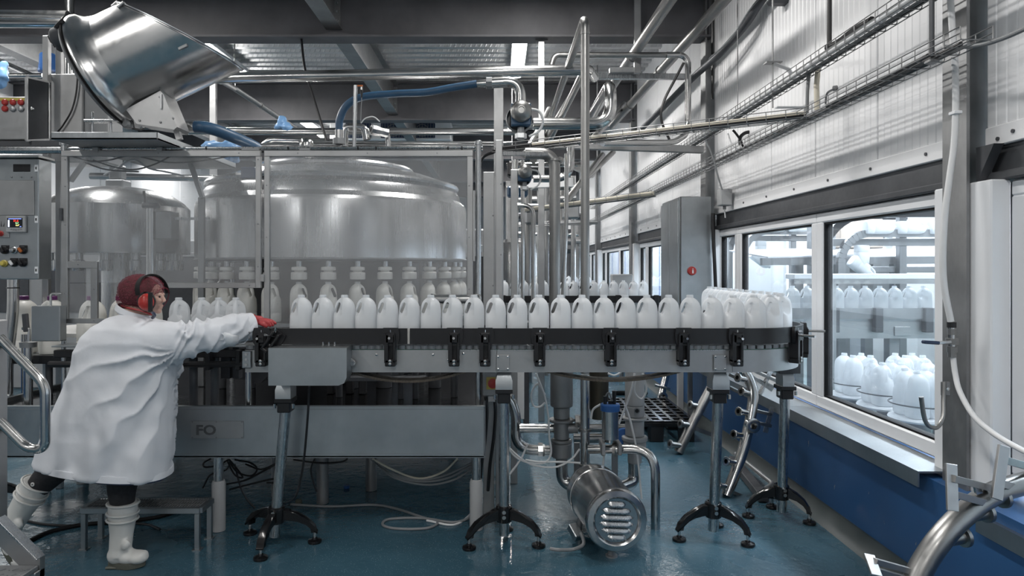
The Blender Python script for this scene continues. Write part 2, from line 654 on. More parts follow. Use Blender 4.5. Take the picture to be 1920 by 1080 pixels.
def deck_mat():
    m = M['deck']
    nt = m.node_tree
    bs = nt.nodes['Principled BSDF']
    tc = nt.nodes.new('ShaderNodeTexCoord')
    mp = nt.nodes.new('ShaderNodeMapping')
    mp.inputs['Rotation'].default_value = (0, 0, math.radians(-50))
    nt.links.new(tc.outputs['Object'], mp.inputs['Vector'])
    w = nt.nodes.new('ShaderNodeTexWave')
    w.inputs['Scale'].default_value = 8.0
    w.inputs['Distortion'].default_value = 0.0
    nt.links.new(mp.outputs['Vector'], w.inputs['Vector'])
    h = ramp(nt, w.outputs['Fac'], [(0.80, 0.0), (0.92, 1.0)])
    b = nt.nodes.new('ShaderNodeBump')
    b.inputs['Strength'].default_value = 0.9
    b.inputs['Distance'].default_value = 0.03
    nt.links.new(h, b.inputs['Height'])
    nt.links.new(b.outputs['Normal'], bs.inputs['Normal'])


deck_mat()
mb = MB()
prof = []
y = Y0
while y < Y1:
    prof += [(y, ZC), (y + .06, ZC), (y + .085, ZC - .055), (y + .165, ZC - .055)]
    y += .19
vs, fs = [], []
for (yy, zz) in prof:
    vs += [(XL, yy, zz), (2.05, yy, zz)]
for i in range(len(prof) - 1):
    fs.append((2 * i, 2 * i + 1, 2 * i + 3, 2 * i + 2))
mb.add(vs, fs)
struct('ceiling', mb, M['deck'], sharp=10)

# left wall: tall white panels, each its own piece; the ends of the hall plain
wl = struct('wall_left', MB().box(XL - .16, XL - .06, Y0, Y1, 0, ZC), M['white_paint'])
pl0 = None
for k in range(20):
    yy = 6.0 + k * 1.0
    if pl0 is None:
        pl0 = MB().box(XL - .06, XL, yy + .006, yy + .994, 0.02, ZC - .06, bev=.008).build('wall_panel', M['white_panel'], wl)
    else:
        copy_part(pl0, wl, (0, k * 1.0, 0))
struct('wall_front', MB().box(XL - .1, 2.1, Y1, Y1 + .1, 0, ZC), M['grey_paint'])
struct('wall_back', MB().box(XL - .1, 2.1, Y0 - .1, Y0, 0, ZC), M['white_paint'])

# frames across the hall: I-beams at each column pair, and one row of joists along it
COLS = [2.84, 6.33, 9.85, 13.35, 16.85, 20.35]
for k, yc in enumerate(COLS[1:]):
    b = MB()
    b.box(XL, 1.95, yc - .10, yc + .10, 3.53, 3.548)
    b.box(XL, 1.95, yc - .10, yc + .10, 4.06, 4.08)
    b.box(XL, 1.95, yc - .007, yc + .007, 3.548, 4.06)
    o = struct('beam', b, M['beam'])
for x in (-1.52, -5.0):
    for k in range(len(COLS) - 1):
        a, e = COLS[k] + .02, COLS[k + 1] - .02
        b = MB()
        b.box(x - .075, x + .075, a, e, 3.62, 3.632)
        b.box(x - .075, x + .075, a, e, 4.05, 4.062)
        b.box(x - .005, x + .005, a, e, 3.632, 4.05)
        o = struct('joist', b, M['galv'])
        for yy, s in ((e, 1),):
            c = MB().box(x + .005, x + .06, yy - .012, yy, 3.66, 4.02)
            p = c.build('end_plate', M['galv'], o)
            for zz in (3.70, 3.78, 3.86, 3.94):
                MB().cyl((x + .033, yy - .026, zz), (x + .033, yy - .012, zz), .011, seg=6).build('bolt', M['steel'], p)

# right wall: blue upstand, skirting, sill, white panels above the window band
wr = struct('wall_right', MB().box(1.85, 2.12, Y0, Y1, 0, 0.515), M['blue_wall'])
sk = MB()
sk.prism([(1.775, 0), (1.85, 0), (1.85, .085), (1.838, .085), (1.815, .03), (1.79, .008)],
         Matrix(((1, 0, 0, 0), (0, 0, 1, Y0), (0, 1, 0, 0), (0, 0, 0, 1))), Y1 - Y0)
struct('baseboard_right', sk, M['kerb'])

yj = [2.905, 3.57, 4.27, 4.96, 5.65, 6.27]
JOINTS = []
for k in range(5):
    o = 3.505 * k
    JOINTS += [(yj[i] + o, yj[i + 1] + o) for i in range(5)]
JOINTS = [(0.70, 1.40), (1.40, 2.10), (2.10, 2.775)] + JOINTS


def panel_mesh(y0, y1, z0, z1, x, pitch=.0575):
    pts = []
    n = max(2, round((y1 - y0 - .012) / pitch))
    w = (y1 - y0 - .012) / n
    for i in range(n):
        a = y0 + .006 + i * w
        pts += [(a, x + .003), (a + .006, x), (a + w - .006, x), (a + w, x + .003)]
    pts = [(y0 + .003, x + .012)] + pts + [(y1 - .003, x + .012)]
    b = MB()
    vs, fs = [], []
    for (yy, xx) in pts:
        vs += [(xx, yy, z0), (xx, yy, z1)]
    for i in range(len(pts) - 1):
        fs.append((2 * i, 2 * i + 1, 2 * i + 3, 2 * i + 2))
    # back skin so that the panel has its real thickness
    k = len(vs)
    vs += [(x + .08, y0 + .003, z0), (x + .08, y0 + .003, z1), (x + .08, y1 - .003, z0), (x + .08, y1 - .003, z1)]
    n2 = 2 * (len(pts) - 1)
    fs += [(k, k + 1, k + 3, k + 2), (0, 1, k + 1, k), (n2, n2 + 1, k + 3, k + 2)]
    fs += [tuple([2 * i for i in range(len(pts))] + [k + 2, k])]
    b.add(vs, fs)
    return b


for (a, e) in JOINTS:
    panel_mesh(a, e, 1.985, ZC - .02, XR).build('wall_panel', M['white_panel'], wr, sharp=20)
for k in range(5):
    a, e = 2.905 + 3.505 * k, 6.27 + 3.505 * k
    MB().box(XR - .004, XR + .07, a, e, 1.905, 1.985, bev=.004).build('flashing_strip', M['white_panel'], wr)
    for i in range(7):
        yy = a + .25 + i * .47
        MB().cyl((XR - .010, yy, 1.945), (XR - .004, yy, 1.945), .008, seg=8).build('screw', M['dark_steel'], wr)
MB().box(XR - .004, XR + .07, 0.7, 2.775, 1.905, 1.985, bev=.004).build('flashing_strip', M['white_panel'], wr)
for yy, zz in ((2.70, 1.93), (2.62, 1.945), (2.69, 2.75)):
    MB().cyl((XR - .010, yy, zz), (XR - .004, yy, zz), .008, seg=8).build('screw', M['dark_steel'], wr)

# columns: galvanised I-sections standing on the upstand
for yc in COLS:
    b = MB()
    b.box(1.895, 1.908, yc - .075, yc + .075, .515, 4.06)
    b.box(1.908, 2.10, yc - .006, yc + .006, .515, 4.06)
    b.box(2.10, 2.113, yc - .075, yc + .075, .515, 4.06)
    struct('column', b, M['galv'])
# dark lintel beams between the columns, over the windows
for k in range(5):
    a, e = COLS[k] + .08, COLS[k + 1] - .08
    b = MB()
    b.box(1.995, 2.10, a, e, 1.80, 1.905)
    b.box(1.965, 2.10, a, e, 1.765, 1.80, bev=.006)
    struct('lintel', b, M['dark_steel'])
    MB().prism([(0, 0), (.12, 0), (0, -.13)], frame((1.985, a, 1.905), (0, 1, 0), (0, 0, 1)), .012).build('gusset', M['dark_steel'], None)['kind'] = 'structure'
b = MB()
b.box(1.995, 2.10, .6, COLS[0] - .08, 1.80, 1.905)
b.box(1.965, 2.10, .6, COLS[0] - .08, 1.765, 1.80, bev=.006)
o = struct('lintel', b, M['dark_steel'])
MB().prism([(0, 0), (-.10, 0), (0, -.15)], frame((1.93, COLS[0] - .08, 1.905), (0, 1, 0), (0, 0, 1)), .04).build('gusset', M['dark_steel'], o)

# windows: white frames with glass, from the sill up to the lintel
wn = [0]


def window(y0, y1, x=1.995, z0=.55, z1=1.762):
    wn[0] += 1
    w = MB()
    t = .075
    w.box(x, x + .07, y0, y1, z0, z0 + t, bev=.008)
    w.box(x, x + .07, y0, y1, z1 - t * .85, z1, bev=.008)
    w.box(x, x + .07, y0, y0 + t, z0 + t * .9, z1 - t * .8, bev=.008)
    w.box(x, x + .07, y1 - t, y1, z0 + t * .9, z1 - t * .8, bev=.008)
    o = struct('window_%d' % wn[0], w, M['upvc'])
    g = MB()
    q = .010
    for (a, b_, c, d) in ((y0 + t, y0 + t + q, z0 + t, z1 - t * .8), (y1 - t - q, y1 - t, z0 + t, z1 - t * .8),
                          (y0 + t, y1 - t, z0 + t, z0 + t + q), (y0 + t, y1 - t, z1 - t * .85 - q, z1 - t * .85)):
        g.box(x + .012, x + .06, a, b_, c, d)
    g.build('gasket', M['rubber'], o)
    MB().box(x + .030, x + .036, y0 + t * .9, y1 - t * .9, z0 + t * .9, z1 - t * .75).build('pane', M['glass'], o)
    return o


for k in range(5):
    o = 3.505 * k
    for (a, e) in ((3.02, 4.285), (4.285, 5.70), (5.70, 6.22)):
        window(a + o, e + o)
window(0.75, 2.66)
# white post covers on both sides of each column
for k in range(5):
    yc = COLS[k]
    b = MB().box(1.925, 1.995, yc + .115, yc + .18, .50, 1.765, bev=.006)
    struct('trim_%d' % (2 * k + 1), b, M['upvc'])
    b = MB().box(1.915, 1.995, yc - .185, yc - .03, .44, 1.765, bev=.006)
    struct('trim_%d' % (2 * k + 2), b, M['upvc'])
# folded steel sills, one length per bay, a joint in the middle
for k in range(5):
    o = 3.505 * k
    for (a, e) in ((2.93, 4.30), (4.305, 6.24)):
        s = MB()
        s.box(1.80, 1.995, a + o, e + o, .538, .546)
        s.box(1.80, 1.806, a + o, e + o, .478, .538)
        t = struct('trim_%d' % (20 + 2 * k + (a > 3)), s, M['steel_h'])
s = MB()
s.box(1.83, 1.995, .6, 2.62, .468, .476)
s.box(1.83, 1.836, .6, 2.62, .408, .468)
struct('trim_40', s, M['steel_h'])

# the bottle hall on the other side of the windows
struct('floor_side', MB().box(2.12, 5.9, 0, Y1, -.12, 0), plain('teal_floor', (0.05, 0.16, 0.17), .3))
struct('wall_side', MB().box(5.8, 5.9, 0, Y1, 0, 3.7), M['white_panel'])
struct('wall_side_end', MB().box(2.12, 5.9, -.1, 0, 0, 3.7), M['white_panel'])
struct('wall_side_front', MB().box(2.12, 5.9, Y1, Y1 + .1, 0, 3.7), M['white_panel'])
struct('ceiling_side', MB().box(2.12, 5.9, -.1, Y1, 3.7, 3.8), M['white_paint'])

# ------------------------------------------------------------------ ceiling luminaires in view
GL = 'fluorescent ceiling lamps'
lab = {(0.24, 8.3): 'bright white fluorescent ceiling lamp above the blue hose and stainless valve',
       (-3.37, 8.3): 'bright fluorescent ceiling lamp just behind the tip of the tilted steel hopper',
       (-3.37, 12.4): 'fluorescent ceiling lamp in the second bay, seen below the second beam'}
for lx, ly, lw in LAMPS:
    if (lx, ly) not in lab:
        continue
    t = thing('ceiling_lamp', lab[(lx, ly)], 'lamp', (lx, ly, LAMP_Z - .07), GL)
    MB().box(lx - .09, lx + .09, ly - .66, ly + .66, LAMP_Z - .01, LAMP_Z + .05, bev=.01).build('housing', M['white_paint'], t)
    d = MB()
    rings = []
    for yy, s in ((ly - .65, .8), (ly - .63, 1), (ly + .63, 1), (ly + .65, .8)):
        rings.append([V((lx + .082 * s * math.cos(PI + PI * i / 10), yy, LAMP_Z - .012 + .068 * s * math.sin(PI + PI * i / 10))) for i in range(11)])
    d.loft(rings)
    d.build('diffuser', M['lamp'], t)
    for s in (-.45, .45):
        MB().cyl((lx, ly + s, LAMP_Z + .05), (lx, ly + s, ZC - .05), .006, seg=6).build('hanger_rod', M['steel'], t)
# ------------------------------------------------------------------ milk bottles
def make_jug():
    prof = [(0, .030), (.002, .047), (.010, .0515), (.03, .0528), (.055, .0528), (.0565, .0518), (.060, .0518), (.0615, .0528), (.10, .0528), (.14, .0528), (.165, .0525), (.18, .0512), (.195, .0488),
            (.208, .0448), (.218, .0392), (.226, .0318), (.232, .0242), (.236, .0182), (.238, .0168)]
    seg = 28
    rings = []
    for z, a in prof:
        ring = []
        for k in range(seg):
            th = 2 * PI * k / seg
            c, s = math.cos(th), math.sin(th)
            e = 0.62 if z < .2 else 0.62 + (z - .2) / .036 * .38
            e = min(1, e)
            x = a * math.copysign(abs(c) ** e, c)
            yy = a * math.copysign(abs(s) ** e, s)
            t = max(0, min(1, (z - .135) / .03)) * max(0, min(1, (-.004 - x) / .016))
            yy *= 1 - .66 * t
            ring.append(V((x, yy, z)))
        rings.append(ring)
    b = MB().loft(rings)
    body = b.mesh('jug_body', 60)
    # the grip opening
    cut = MB()
    p0, p1, r = V((-.0235, .204)), V((-.0395, .163)), .0088
    d = (p1 - p0).normalized()
    n = V((-d.y, d.x))
    poly = []
    for j in range(7):
        a = PI * j / 6
        poly.append(p0 + n * r * math.cos(a) - d * r * math.sin(a))
    for j in range(7):
        a = PI * j / 6
        poly.append(p1 - n * r * math.cos(a) + d * r * math.sin(a))
    cut.prism([(q.x, q.y) for q in poly], frame((0, .08, 0), (1, 0, 0), (0, 0, 1)), .16)
    cm = cut.mesh('cut')
    ob = bpy.data.objects.new('jug_tmp', body)
    oc = bpy.data.objects.new('cut_tmp', cm)
    COL.objects.link(ob)
    COL.objects.link(oc)
    md = ob.modifiers.new('b', 'BOOLEAN')
    md.operation = 'DIFFERENCE'
    md.object = oc
    md.solver = 'EXACT'
    dg = bpy.context.evaluated_depsgraph_get()
    res = bpy.data.meshes.new_from_object(ob.evaluated_get(dg))
    bpy.data.objects.remove(ob)
    bpy.data.objects.remove(oc)
    for p in res.polygons:
        p.use_smooth = True
    res.set_sharp_from_angle(angle=math.radians(50))
    res.name = 'milk_bottle'
    neck = MB().lathe([(.0172, .2365), (.0172, .241), (.0188, .2415), (.0188, .2445), (.0165, .245), (.0165, .25), (.0145, .25), (.0145, .237)], None, 20).mesh('neck')
    return res, neck


JUG, NECK = make_jug()
CAP = MB().lathe([(0, .2365), (.0195, .2365), (.0195, .252), (.017, .254), (0, .254)], None, 18).mesh('cap')
JUG.materials.clear()
JUG.materials.append(M['jug'])
NECK.materials.append(M['jug'])
CAP.materials.append(M['purple'])
JUGF = JUG.copy()
JUGF.materials.clear()
JUGF.materials.append(M['jug_full'])


def jug(loc, rz, label, group, full=False, rot=None, neck=True):
    o = bpy.data.objects.new('milk_bottle', JUGF if full else JUG)
    COL.objects.link(o)
    o.location = V(loc)
    o.rotation_euler = rot if rot else (0, 0, rz)
    tag(o, label, 'bottle', group)
    if neck:
        c = bpy.data.objects.new('cap' if full == 'cap' else 'neck', CAP if full == 'cap' else NECK)
        COL.objects.link(c)
        c.parent = o
    return o


# ------------------------------------------------------------------ bottle conveyor: straight front run, bend, run back along the wall
class Path:
    def __init__(self, pts):
        self.p = pts
        self.s = [0]
        for a, b in zip(pts, pts[1:]):
            self.s.append(self.s[-1] + (b - a).length)
        self.L = self.s[-1]

    def at(self, s):
        s = max(0, min(self.L - 1e-6, s))
        for i in range(len(self.p) - 1):
            if s <= self.s[i + 1]:
                a, b = self.p[i], self.p[i + 1]
                t = (b - a).normalized()
                return a + t * (s - self.s[i]), t
        return self.p[-1], (self.p[-1] - self.p[-2]).normalized()


def strip(path, o0, o1, z0, z1, s0=0, s1=None, mb=None):
    """flat bar that follows the path; o: offset to the outer (right-hand) side"""
    mb = mb or MB()
    s1 = path.L if s1 is None else s1
    ss = [s0] + [s for s in path.s if s0 + 1e-4 < s < s1 - 1e-4] + [s1]
    rings = []
    for i, s in enumerate(ss):
        p, t = path.at(s)
        if 0 < i < len(ss) - 1:
            _, t2 = path.at(s + 1e-4)
            t = (t + t2).normalized()
        n = V((t.y, -t.x, 0))
        rings.append([p + n * o0 + V((0, 0, z0)), p + n * o1 + V((0, 0, z0)), p + n * o1 + V((0, 0, z1)), p + n * o0 + V((0, 0, z1))])
    return mb.loft(rings)


XA, YA, RA, BCX, BCY = -1.27, 3.5, .32, 1.24, 3.82
pp = [V((XA, YA, 0)), V((BCX, YA, 0))]
for i in range(1, 13):
    a = PI / 2 * i / 12
    pp.append(V((BCX + RA * math.sin(a), BCY - RA * math.cos(a), 0)))
pp.append(V((BCX + RA, 5.35, 0)))
TR = Path(pp)

conv = thing('bottle_conveyor', 'long grey conveyor with black side guide carrying the front row of white bottles', 'conveyor', (0, YA, 0))
plates = []
cuts = [0, 1.265, 2.53, TR.L]
for a, e in ((0, 1.26), (1.262, 2.44), (2.442, TR.L)):
    plates.append(strip(TR, .074, .080, .896, 1.008, a, e).build('side_plate', M['frame'], conv))
strip(TR, -.080, -.074, .896, 1.008).build('side_plate', M['frame'], conv)
strip(TR, .055, .0745, 1.000, 1.012, .05).build('wear_strip', plain('green_wear_strip', (0.06, 0.16, 0.13), .4), conv)
strip(TR, -.0745, -.055, 1.000, 1.012, .05).build('wear_strip', M['nylon'], conv)
strip(TR, -.07, .07, .955, .961).build('deck_plate', M['steel_h'], conv)
# bright folded lips along the top of the two right-hand plates
strip(TR, .074, .084, 1.006, 1.0095, 1.03, 1.26).build('edge_lip', M['steel'], conv)
strip(TR, .074, .084, 1.006, 1.0095, 1.264, 2.44).build('edge_lip', M['steel'], conv)
# chain slats
slat = MB()
slat.prism([(-.0185, -.075), (-.006, -.081), (.006, -.081), (.0185, -.075), (.0185, .075), (.006, .070), (-.006, .070), (-.0185, .075)],
           Matrix.Translation((0, 0, 1.012)), .018)
sm = slat.mesh('chain_slat')
sm.materials.append(M['cast'])
s = .02
while s < TR.L - .02:
    p, t = TR.at(s)
    o = bpy.data.objects.new('chain_slat', sm)
    COL.objects.link(o)
    o.parent = conv
    o.location = p - OFF[conv.name]
    o.rotation_euler = (0, 0, math.atan2(t.y, t.x))
    OFF[o.name] = OFF[conv.name]
    s += .0381
# guides
strip(TR, .090, .106, 1.040, 1.118, .055, .815).build('guide_rail', M['black'], conv)
strip(TR, .090, .106, 1.040, 1.118, .828).build('guide_rail', M['black'], conv)
strip(TR, .0885, .0905, 1.040, 1.116, .816, .827).build('rail_joint', M['nylon'], conv)
strip(TR, -.106, -.090, 1.040, 1.118, .35, TR.L).build('guide_rail', M['black'], conv)


def bracket(s, name='guide_bracket', out=0.0, spin=0.0, long=0.0):
    p, t = TR.at(s)
    n = V((t.y, -t.x, 0))
    Mx = Matrix(((t.x, n.x, 0, p.x), (t.y, n.y, 0, p.y), (0, 0, 1, 0), (0, 0, 0, 1)))   # x along, y outward, z up
    b = MB()
    # clamp block that holds the rail, rounded at its shoulders
    poly = [(-.040, 1.048), (-.044, 1.075), (-.043, 1.105), (-.036, 1.122), (.036, 1.122), (.043, 1.105), (.044, 1.075), (.040, 1.048), (.028, 1.034), (-.028, 1.034)]
    b.prism(poly, Mx @ Matrix(((1, 0, 0, 0), (0, 0, 1, .106), (0, 1, 0, 0), (0, 0, 0, 1))), .016)
    # arm down to the side plate: two cheeks with a slot between them
    for sx in (-1, 1):
        b.box(sx * .013, sx * .026, .081, .134, .95, 1.09, Mx, .003)
    b.box(-.014, .014, .081, .100, .95, 1.09, Mx)
    b.box(-.026, .026, .081, .134, .932, .966, Mx, .004)
    b.box(-.026, .026, .106, .134, 1.045, 1.10, Mx, .006)
    o = b.build(name, M['black'], conv)
    q = MB()
    for z in (.945, .960):
        q.lathe([(0, 0), (.0075, 0), (.0075, .004), (.004, .005), (0, .005)], Mx @ axis((0, .134, z), (0, 1, 0)), 8)
        q.build('bolt', M['pipe'], o)
        q = MB()
    q.cyl(Mx @ V((0, .12, 1.075)), Mx @ V((0, .155 + out, 1.075)), .0065, seg=8).build('clamp_screw', M['pipe'], o)
    MB().cyl(Mx @ V((0, .118, 1.085)), Mx @ V((0, .118, 1.112)), .005, seg=8).build('clamp_screw', M['pipe'], o)
    return o


for px in (733, 852, 910, 1012, 1145, 1281, 1381):
    bracket((px - CX) * 3.395 / F - XA, out=.01 + max(0, px - 1100) * .0001)
S_ARC = BCX - XA
bracket(S_ARC + RA * math.radians(42), out=.05)
bracket(S_ARC + RA * math.radians(77), out=.07)
bracket(.095, out=.03)
# the second clamp of the pair at the left end hangs askew
p = V((XA + .165, 3.38, 1.075))
b = MB()
Rz = Matrix.Translation(p) @ Matrix.Rotation(math.radians(35), 4, 'Y')
b.prism([(-.036, -.036), (-.044, 0), (-.036, .034), (.036, .034), (.044, 0), (.036, -.036)], Rz @ Matrix(((1, 0, 0, 0), (0, 0, 1, .0), (0, 1, 0, 0), (0, 0, 0, 1))), .02)
b.box(-.020, -.009, -.05, 0, -.075, .03, Rz, .003)
b.box(.009, .020, -.05, 0, -.075, .03, Rz, .003)
b.box(-.02, .02, -.05, 0, -.078, -.064, Rz, .003)
o = b.build('guide_bracket', M['black'], conv)
MB().cyl(Rz @ V((0, -.01, 0)), Rz @ V((-.03, -.09, .005)), .006, seg=8).build('clamp_screw', M['pipe'], o)
MB().cyl(Rz @ V((-.01, -.02, .02)), Rz @ V((-.02, -.03, .05)), .006, seg=8).build('clamp_screw', M['pipe'], o)

# end bracket plate and screws on the side plates
b = MB().box(-1.282, -1.236, 3.408, 3.416, .918, 1.004, bev=.003)
o = b.build('end_bracket', M['steel_h'], conv)
for z in (.935, .961, .988):
    MB().cyl((-1.26, 3.403, z), (-1.26, 3.41, z), .007, seg=8).build('bolt', M['pipe'], o)
for px, py in ((706, 665), (812, 665), (841, 675), (869, 663)):
    q = P(px, py, 3.418)
    MB().lathe([(0, 0), (.0065, 0), (.0065, .003), (0, .005)], axis(q, (0, -1, 0)), 8).build('screw', M['pipe'], conv)
for px in (943, 1350):
    q = P(px, 668, 3.415)
    o = MB().box(q.x - .033, q.x + .033, q.y - .004, q.y, .905, .985, bev=.002).build('splice_plate', M['frame'], conv)
    for sx in (-.024, .024):
        for z in (.914, .976):
            MB().lathe([(0, 0), (.006, 0), (.006, .003), (0, .005)], axis((q.x + sx, q.y - .004, z), (0, -1, 0)), 8).build('screw', M['pipe'], o)
# drive guard at the left end and the pivot arm beside it
x0, x1 = (503 - CX) * 3.30 / F, (650 - CX) * 3.30 / F
b = MB()
prof = [(x0, .85), (x1 - .04, .85), (x1 - .012, .862), (x1, .89), (x1, 1.032), (x0, 1.032)]
vs = [V((x, 3.30, z)) for x, z in prof] + [V((x, 3.415, z + (.004 if z > 1 else 0))) for x, z in prof]
n = len(prof)
b.add(vs, [tuple(range(n)), tuple(range(2 * n - 1, n - 1, -1))] + [(i, (i + 1) % n, n + (i + 1) % n, n + i) for i in range(n)])
o = b.build('drive_guard', M['steel_h'], conv)
for px in (606, 617, 628):
    q = P(px, 640, 3.39)
    MB().cyl((q.x, 3.39, 1.03), (q.x, 3.39, 1.052), .005, seg=8).build('stud', M['pipe'], o)
b = MB()
q = P(660, 682, 3.40)
b.prism([(-.03, .03), (-.02, .034), (.012, .018), (.02, .004), (.012, -.008), (-.03, -.026)], frame((q.x, 3.405, q.z), (1, 0, 0), (0, 0, 1)), .01)
o = b.build('tension_arm', M['frame'], conv)
MB().cyl((q.x + .006, 3.388, q.z + .004), (q.x + .006, 3.405, q.z + .004), .012, seg=10).build('bolt', M['pipe'], o)
# return chain hanging in two slack bows under the frame
for (pa, pb, sag) in ((648, 884, .062), (1010, 1285, .058)):
    xa, xb = (pa - CX) * 3.5 / F, (pb - CX) * 3.5 / F
    pts = [V((xa + (xb - xa) * i / 14, 3.5, .905 - sag * (1 - (2 * i / 14 - 1) ** 2))) for i in range(15)]
    b = MB()
    path = curve(pts, 3)
    for i in range(len(path) - 1):
        c = (path[i] + path[i + 1]) / 2
        d = (path[i + 1] - path[i])
        b.bar(c - d * .47, c + d * .47, .083, .012)
    tag(b.build('return_chain', M['chain'], conv), kind='stuff')


# support stands
def arm(mb, c, dx, dy, h0=.185):
    L = math.hypot(dx, dy)
    k = L / .19
    prof = [(0, h0), (.05, h0 - .004), (.10, h0 - .025), (.145, h0 - .058), (.178, h0 - .098), (.19, h0 - .135), (.19, .058), (.162, .058), (.158, .078), (.14, .098), (.10, .118), (.05, .128), (0, .128)]
    d = V((dx / L, dy / L, 0))
    side = V((-d.y, d.x, 0))
    rings = []
    for s in (-.019, -.013, .013, .019):
        ring = []
        for (r, z) in prof:
            zz = z - (.005 if (abs(s) > .015 and z > .13) else 0)
            ring.append(V(c) + d * (r * k) + side * s + V((0, 0, zz)))
        rings.append(ring)
    mb.loft(rings)
    return V(c) + d * (.176 * k)


def stand(top, base, arms, capw=.033):
    """top: under the side plate; base: floor point below the post"""
    st = thing_part('support_stand', conv, V((base[0], base[1], 0)))
    t, bp = V(top), V((base[0], base[1], .045))
    cap = MB()
    a = [V((t.x + sx * w, t.y + sy * d, z)) for z, w, d in ((t.z, .028, .03), (t.z - .045, capw * 1.3, .05), (t.z - .09, capw * 1.3, .05)) for sx, sy in ((-1, -1), (1, -1), (1, 1), (-1, 1))]
    cap.loft([a[0:4], a[4:8], a[8:12]])
    cap.build('cap_bracket', M['steel_h'], st)
    z = t.z - .09
    c = MB()
    c.box(t.x - .044, t.x + .044, t.y - .05, t.y + .05, z - .022, z, bev=.003)
    c.box(t.x - .033, t.x + .033, t.y - .04, t.y + .04, z - .072, z - .02, bev=.004)
    c.build('clamp_collar', M['black'], st)
    for sx in (-.047, .047):
        MB().cyl((t.x + sx, t.y - .03, z - .05), (t.x + sx, t.y - .03, z - .028), .008, seg=8).build('bolt', M['pipe'], st)
    MB().cyl(V((t.x, t.y, z - .05)), bp, .027, seg=20).build('post', M['steel'], st)
    f = MB()
    c0 = V((bp.x + (t.x - bp.x) * .15, bp.y, 0))
    f.lathe([(.03, .11), (.040, .115), (.043, .15), (.043, .19), (.036, .197), (.028, .197), (.028, .11)], Matrix.Translation(c0), 20)
    tips = [arm(f, c0, dx, dy) for dx, dy in arms]
    f.build('tripod_foot', M['gloss_black'], st)
    for q in tips:
        MB().cyl(q + V((0, 0, .016)), q + V((0, 0, .066)), .008, seg=10).build('levelling_screw', M['pipe'], st)
        MB().lathe([(0, 0), (.034, 0), (.036, .006), (.034, .014), (.014, .02), (.012, .028), (0, .028)], Matrix.Translation((q.x, q.y, 0)), 18).build('foot_pad', M['gloss_black'], st)
    fx = arms[0]
    for z in (.150, .176):
        MB().cyl(c0 + V((0, -.055, z)), c0 + V((0, -.040, z)), .010, seg=10).build('bolt', M['pipe'], st)
    return st


def thing_part(name, parent, loc):
    """an empty that gathers the pieces of one part"""
    o = bpy.data.objects.new(name, None)
    o.empty_display_size = .05
    COL.objects.link(o)
    o.parent = parent
    o.location = V(loc) - OFF[parent.name]
    OFF[o.name] = V(loc)
    return o


stand((-1.085, 3.48, .85), (-1.150, 3.50), ((-.02, -.19), (.205, .03), (-.20, .15)), .030)
stand((.027, 3.50, .893), (.027, 3.52), ((-.19, -.08), (.19, -.05), (.02, .19)))
stand((1.125, 3.50, .893), (1.125, 3.58), ((-.20, -.03), (.16, -.10), (.08, .18)))
stand((1.585, 3.78, .86), (1.60, 3.86), ((-.19, .03), (.135, -.08), (.02, .19)), .024)
MB().box(1.52, 1.64, 3.70, 3.78, .845, .90, bev=.004).build('corner_bracket', M['dark_steel'], conv)

# bottles on it
G1 = 'empty milk bottles on the front conveyor'
s = (565 - CX) * 3.5 / F - XA
i = 1
while s < TR.L - .22:
    p, t = TR.at(s)
    if s < S_ARC - .02:
        lab = 'empty white plastic milk bottle, %s from the left in the front conveyor row' % ORD[i]
        ns, k0 = i, 0
    else:
        k0 += 1
        lab = 'empty white milk bottle, %s after the row turns the corner by the window' % ORD[k0]
    jug((p.x, p.y + random.uniform(-.004, .004), 1.031), math.atan2(t.y, t.x) + random.uniform(-.06, .06), lab, G1)
    s += .1107
    i += 1
# the one that fell over, under the red glove
jug((-1.322, 3.50, 1.090), 0, 'white milk bottle lying on its side under the red gloved hand', 'milk bottles out of line', rot=(PI / 2, PI / 2, 0))

# infeed table left of it
inf = thing('infeed_table', 'dark infeed bottle track behind the reaching arm, left of the long conveyor', 'conveyor', (-1.85, 3.78, 0.69))
MB().box(-2.36, -1.28, 3.60, 3.75, 1.000, 1.008, bev=.002).build('dead_plate', M['steel_h'], inf)
MB().box(-2.35, -1.29, 3.60, 3.64, .945, .985, bev=.004).build('guide_bar', M['black'], inf)
MB().tube([(-2.35, 3.57, .915), (-1.28, 3.57, .915)], .017, 10).build('guide_bar', M['black'], inf)
for x in (-1.74, -1.52, -1.36):
    MB().box(x - .012, x + .012, 3.555, 3.63, .885, .99, bev=.003).build('guide_clip', M['black'], inf)
for px in (356, 397, 461):
    x = (px - CX) * 3.66 / F
    MB().tube([(x, 3.7, .664), (x, 3.7, 1.0)], .022 if px != 461 else .017, 14).build('post', M['pipe'] if px == 461 else M['dark_steel'], inf)
for px, w in ((412, .03), (435, .05), (455, .04)):
    x = (px - CX) * 3.9 / F
    MB().box(x - w / 2, x + w / 2, 3.80, 3.85, .80, .99, bev=.004).build('hanger_block', M['dark_steel'], inf)
for i, px in enumerate((335, 378, 410, 442)):
    x = (px - CX) * 3.68 / F
    jug((x, 3.68, 1.0095), PI / 2 + .1 * i, 'empty milk bottle behind the reaching arm, %s from the left on the infeed track' % ORD[i + 1], 'bottles on the infeed track')
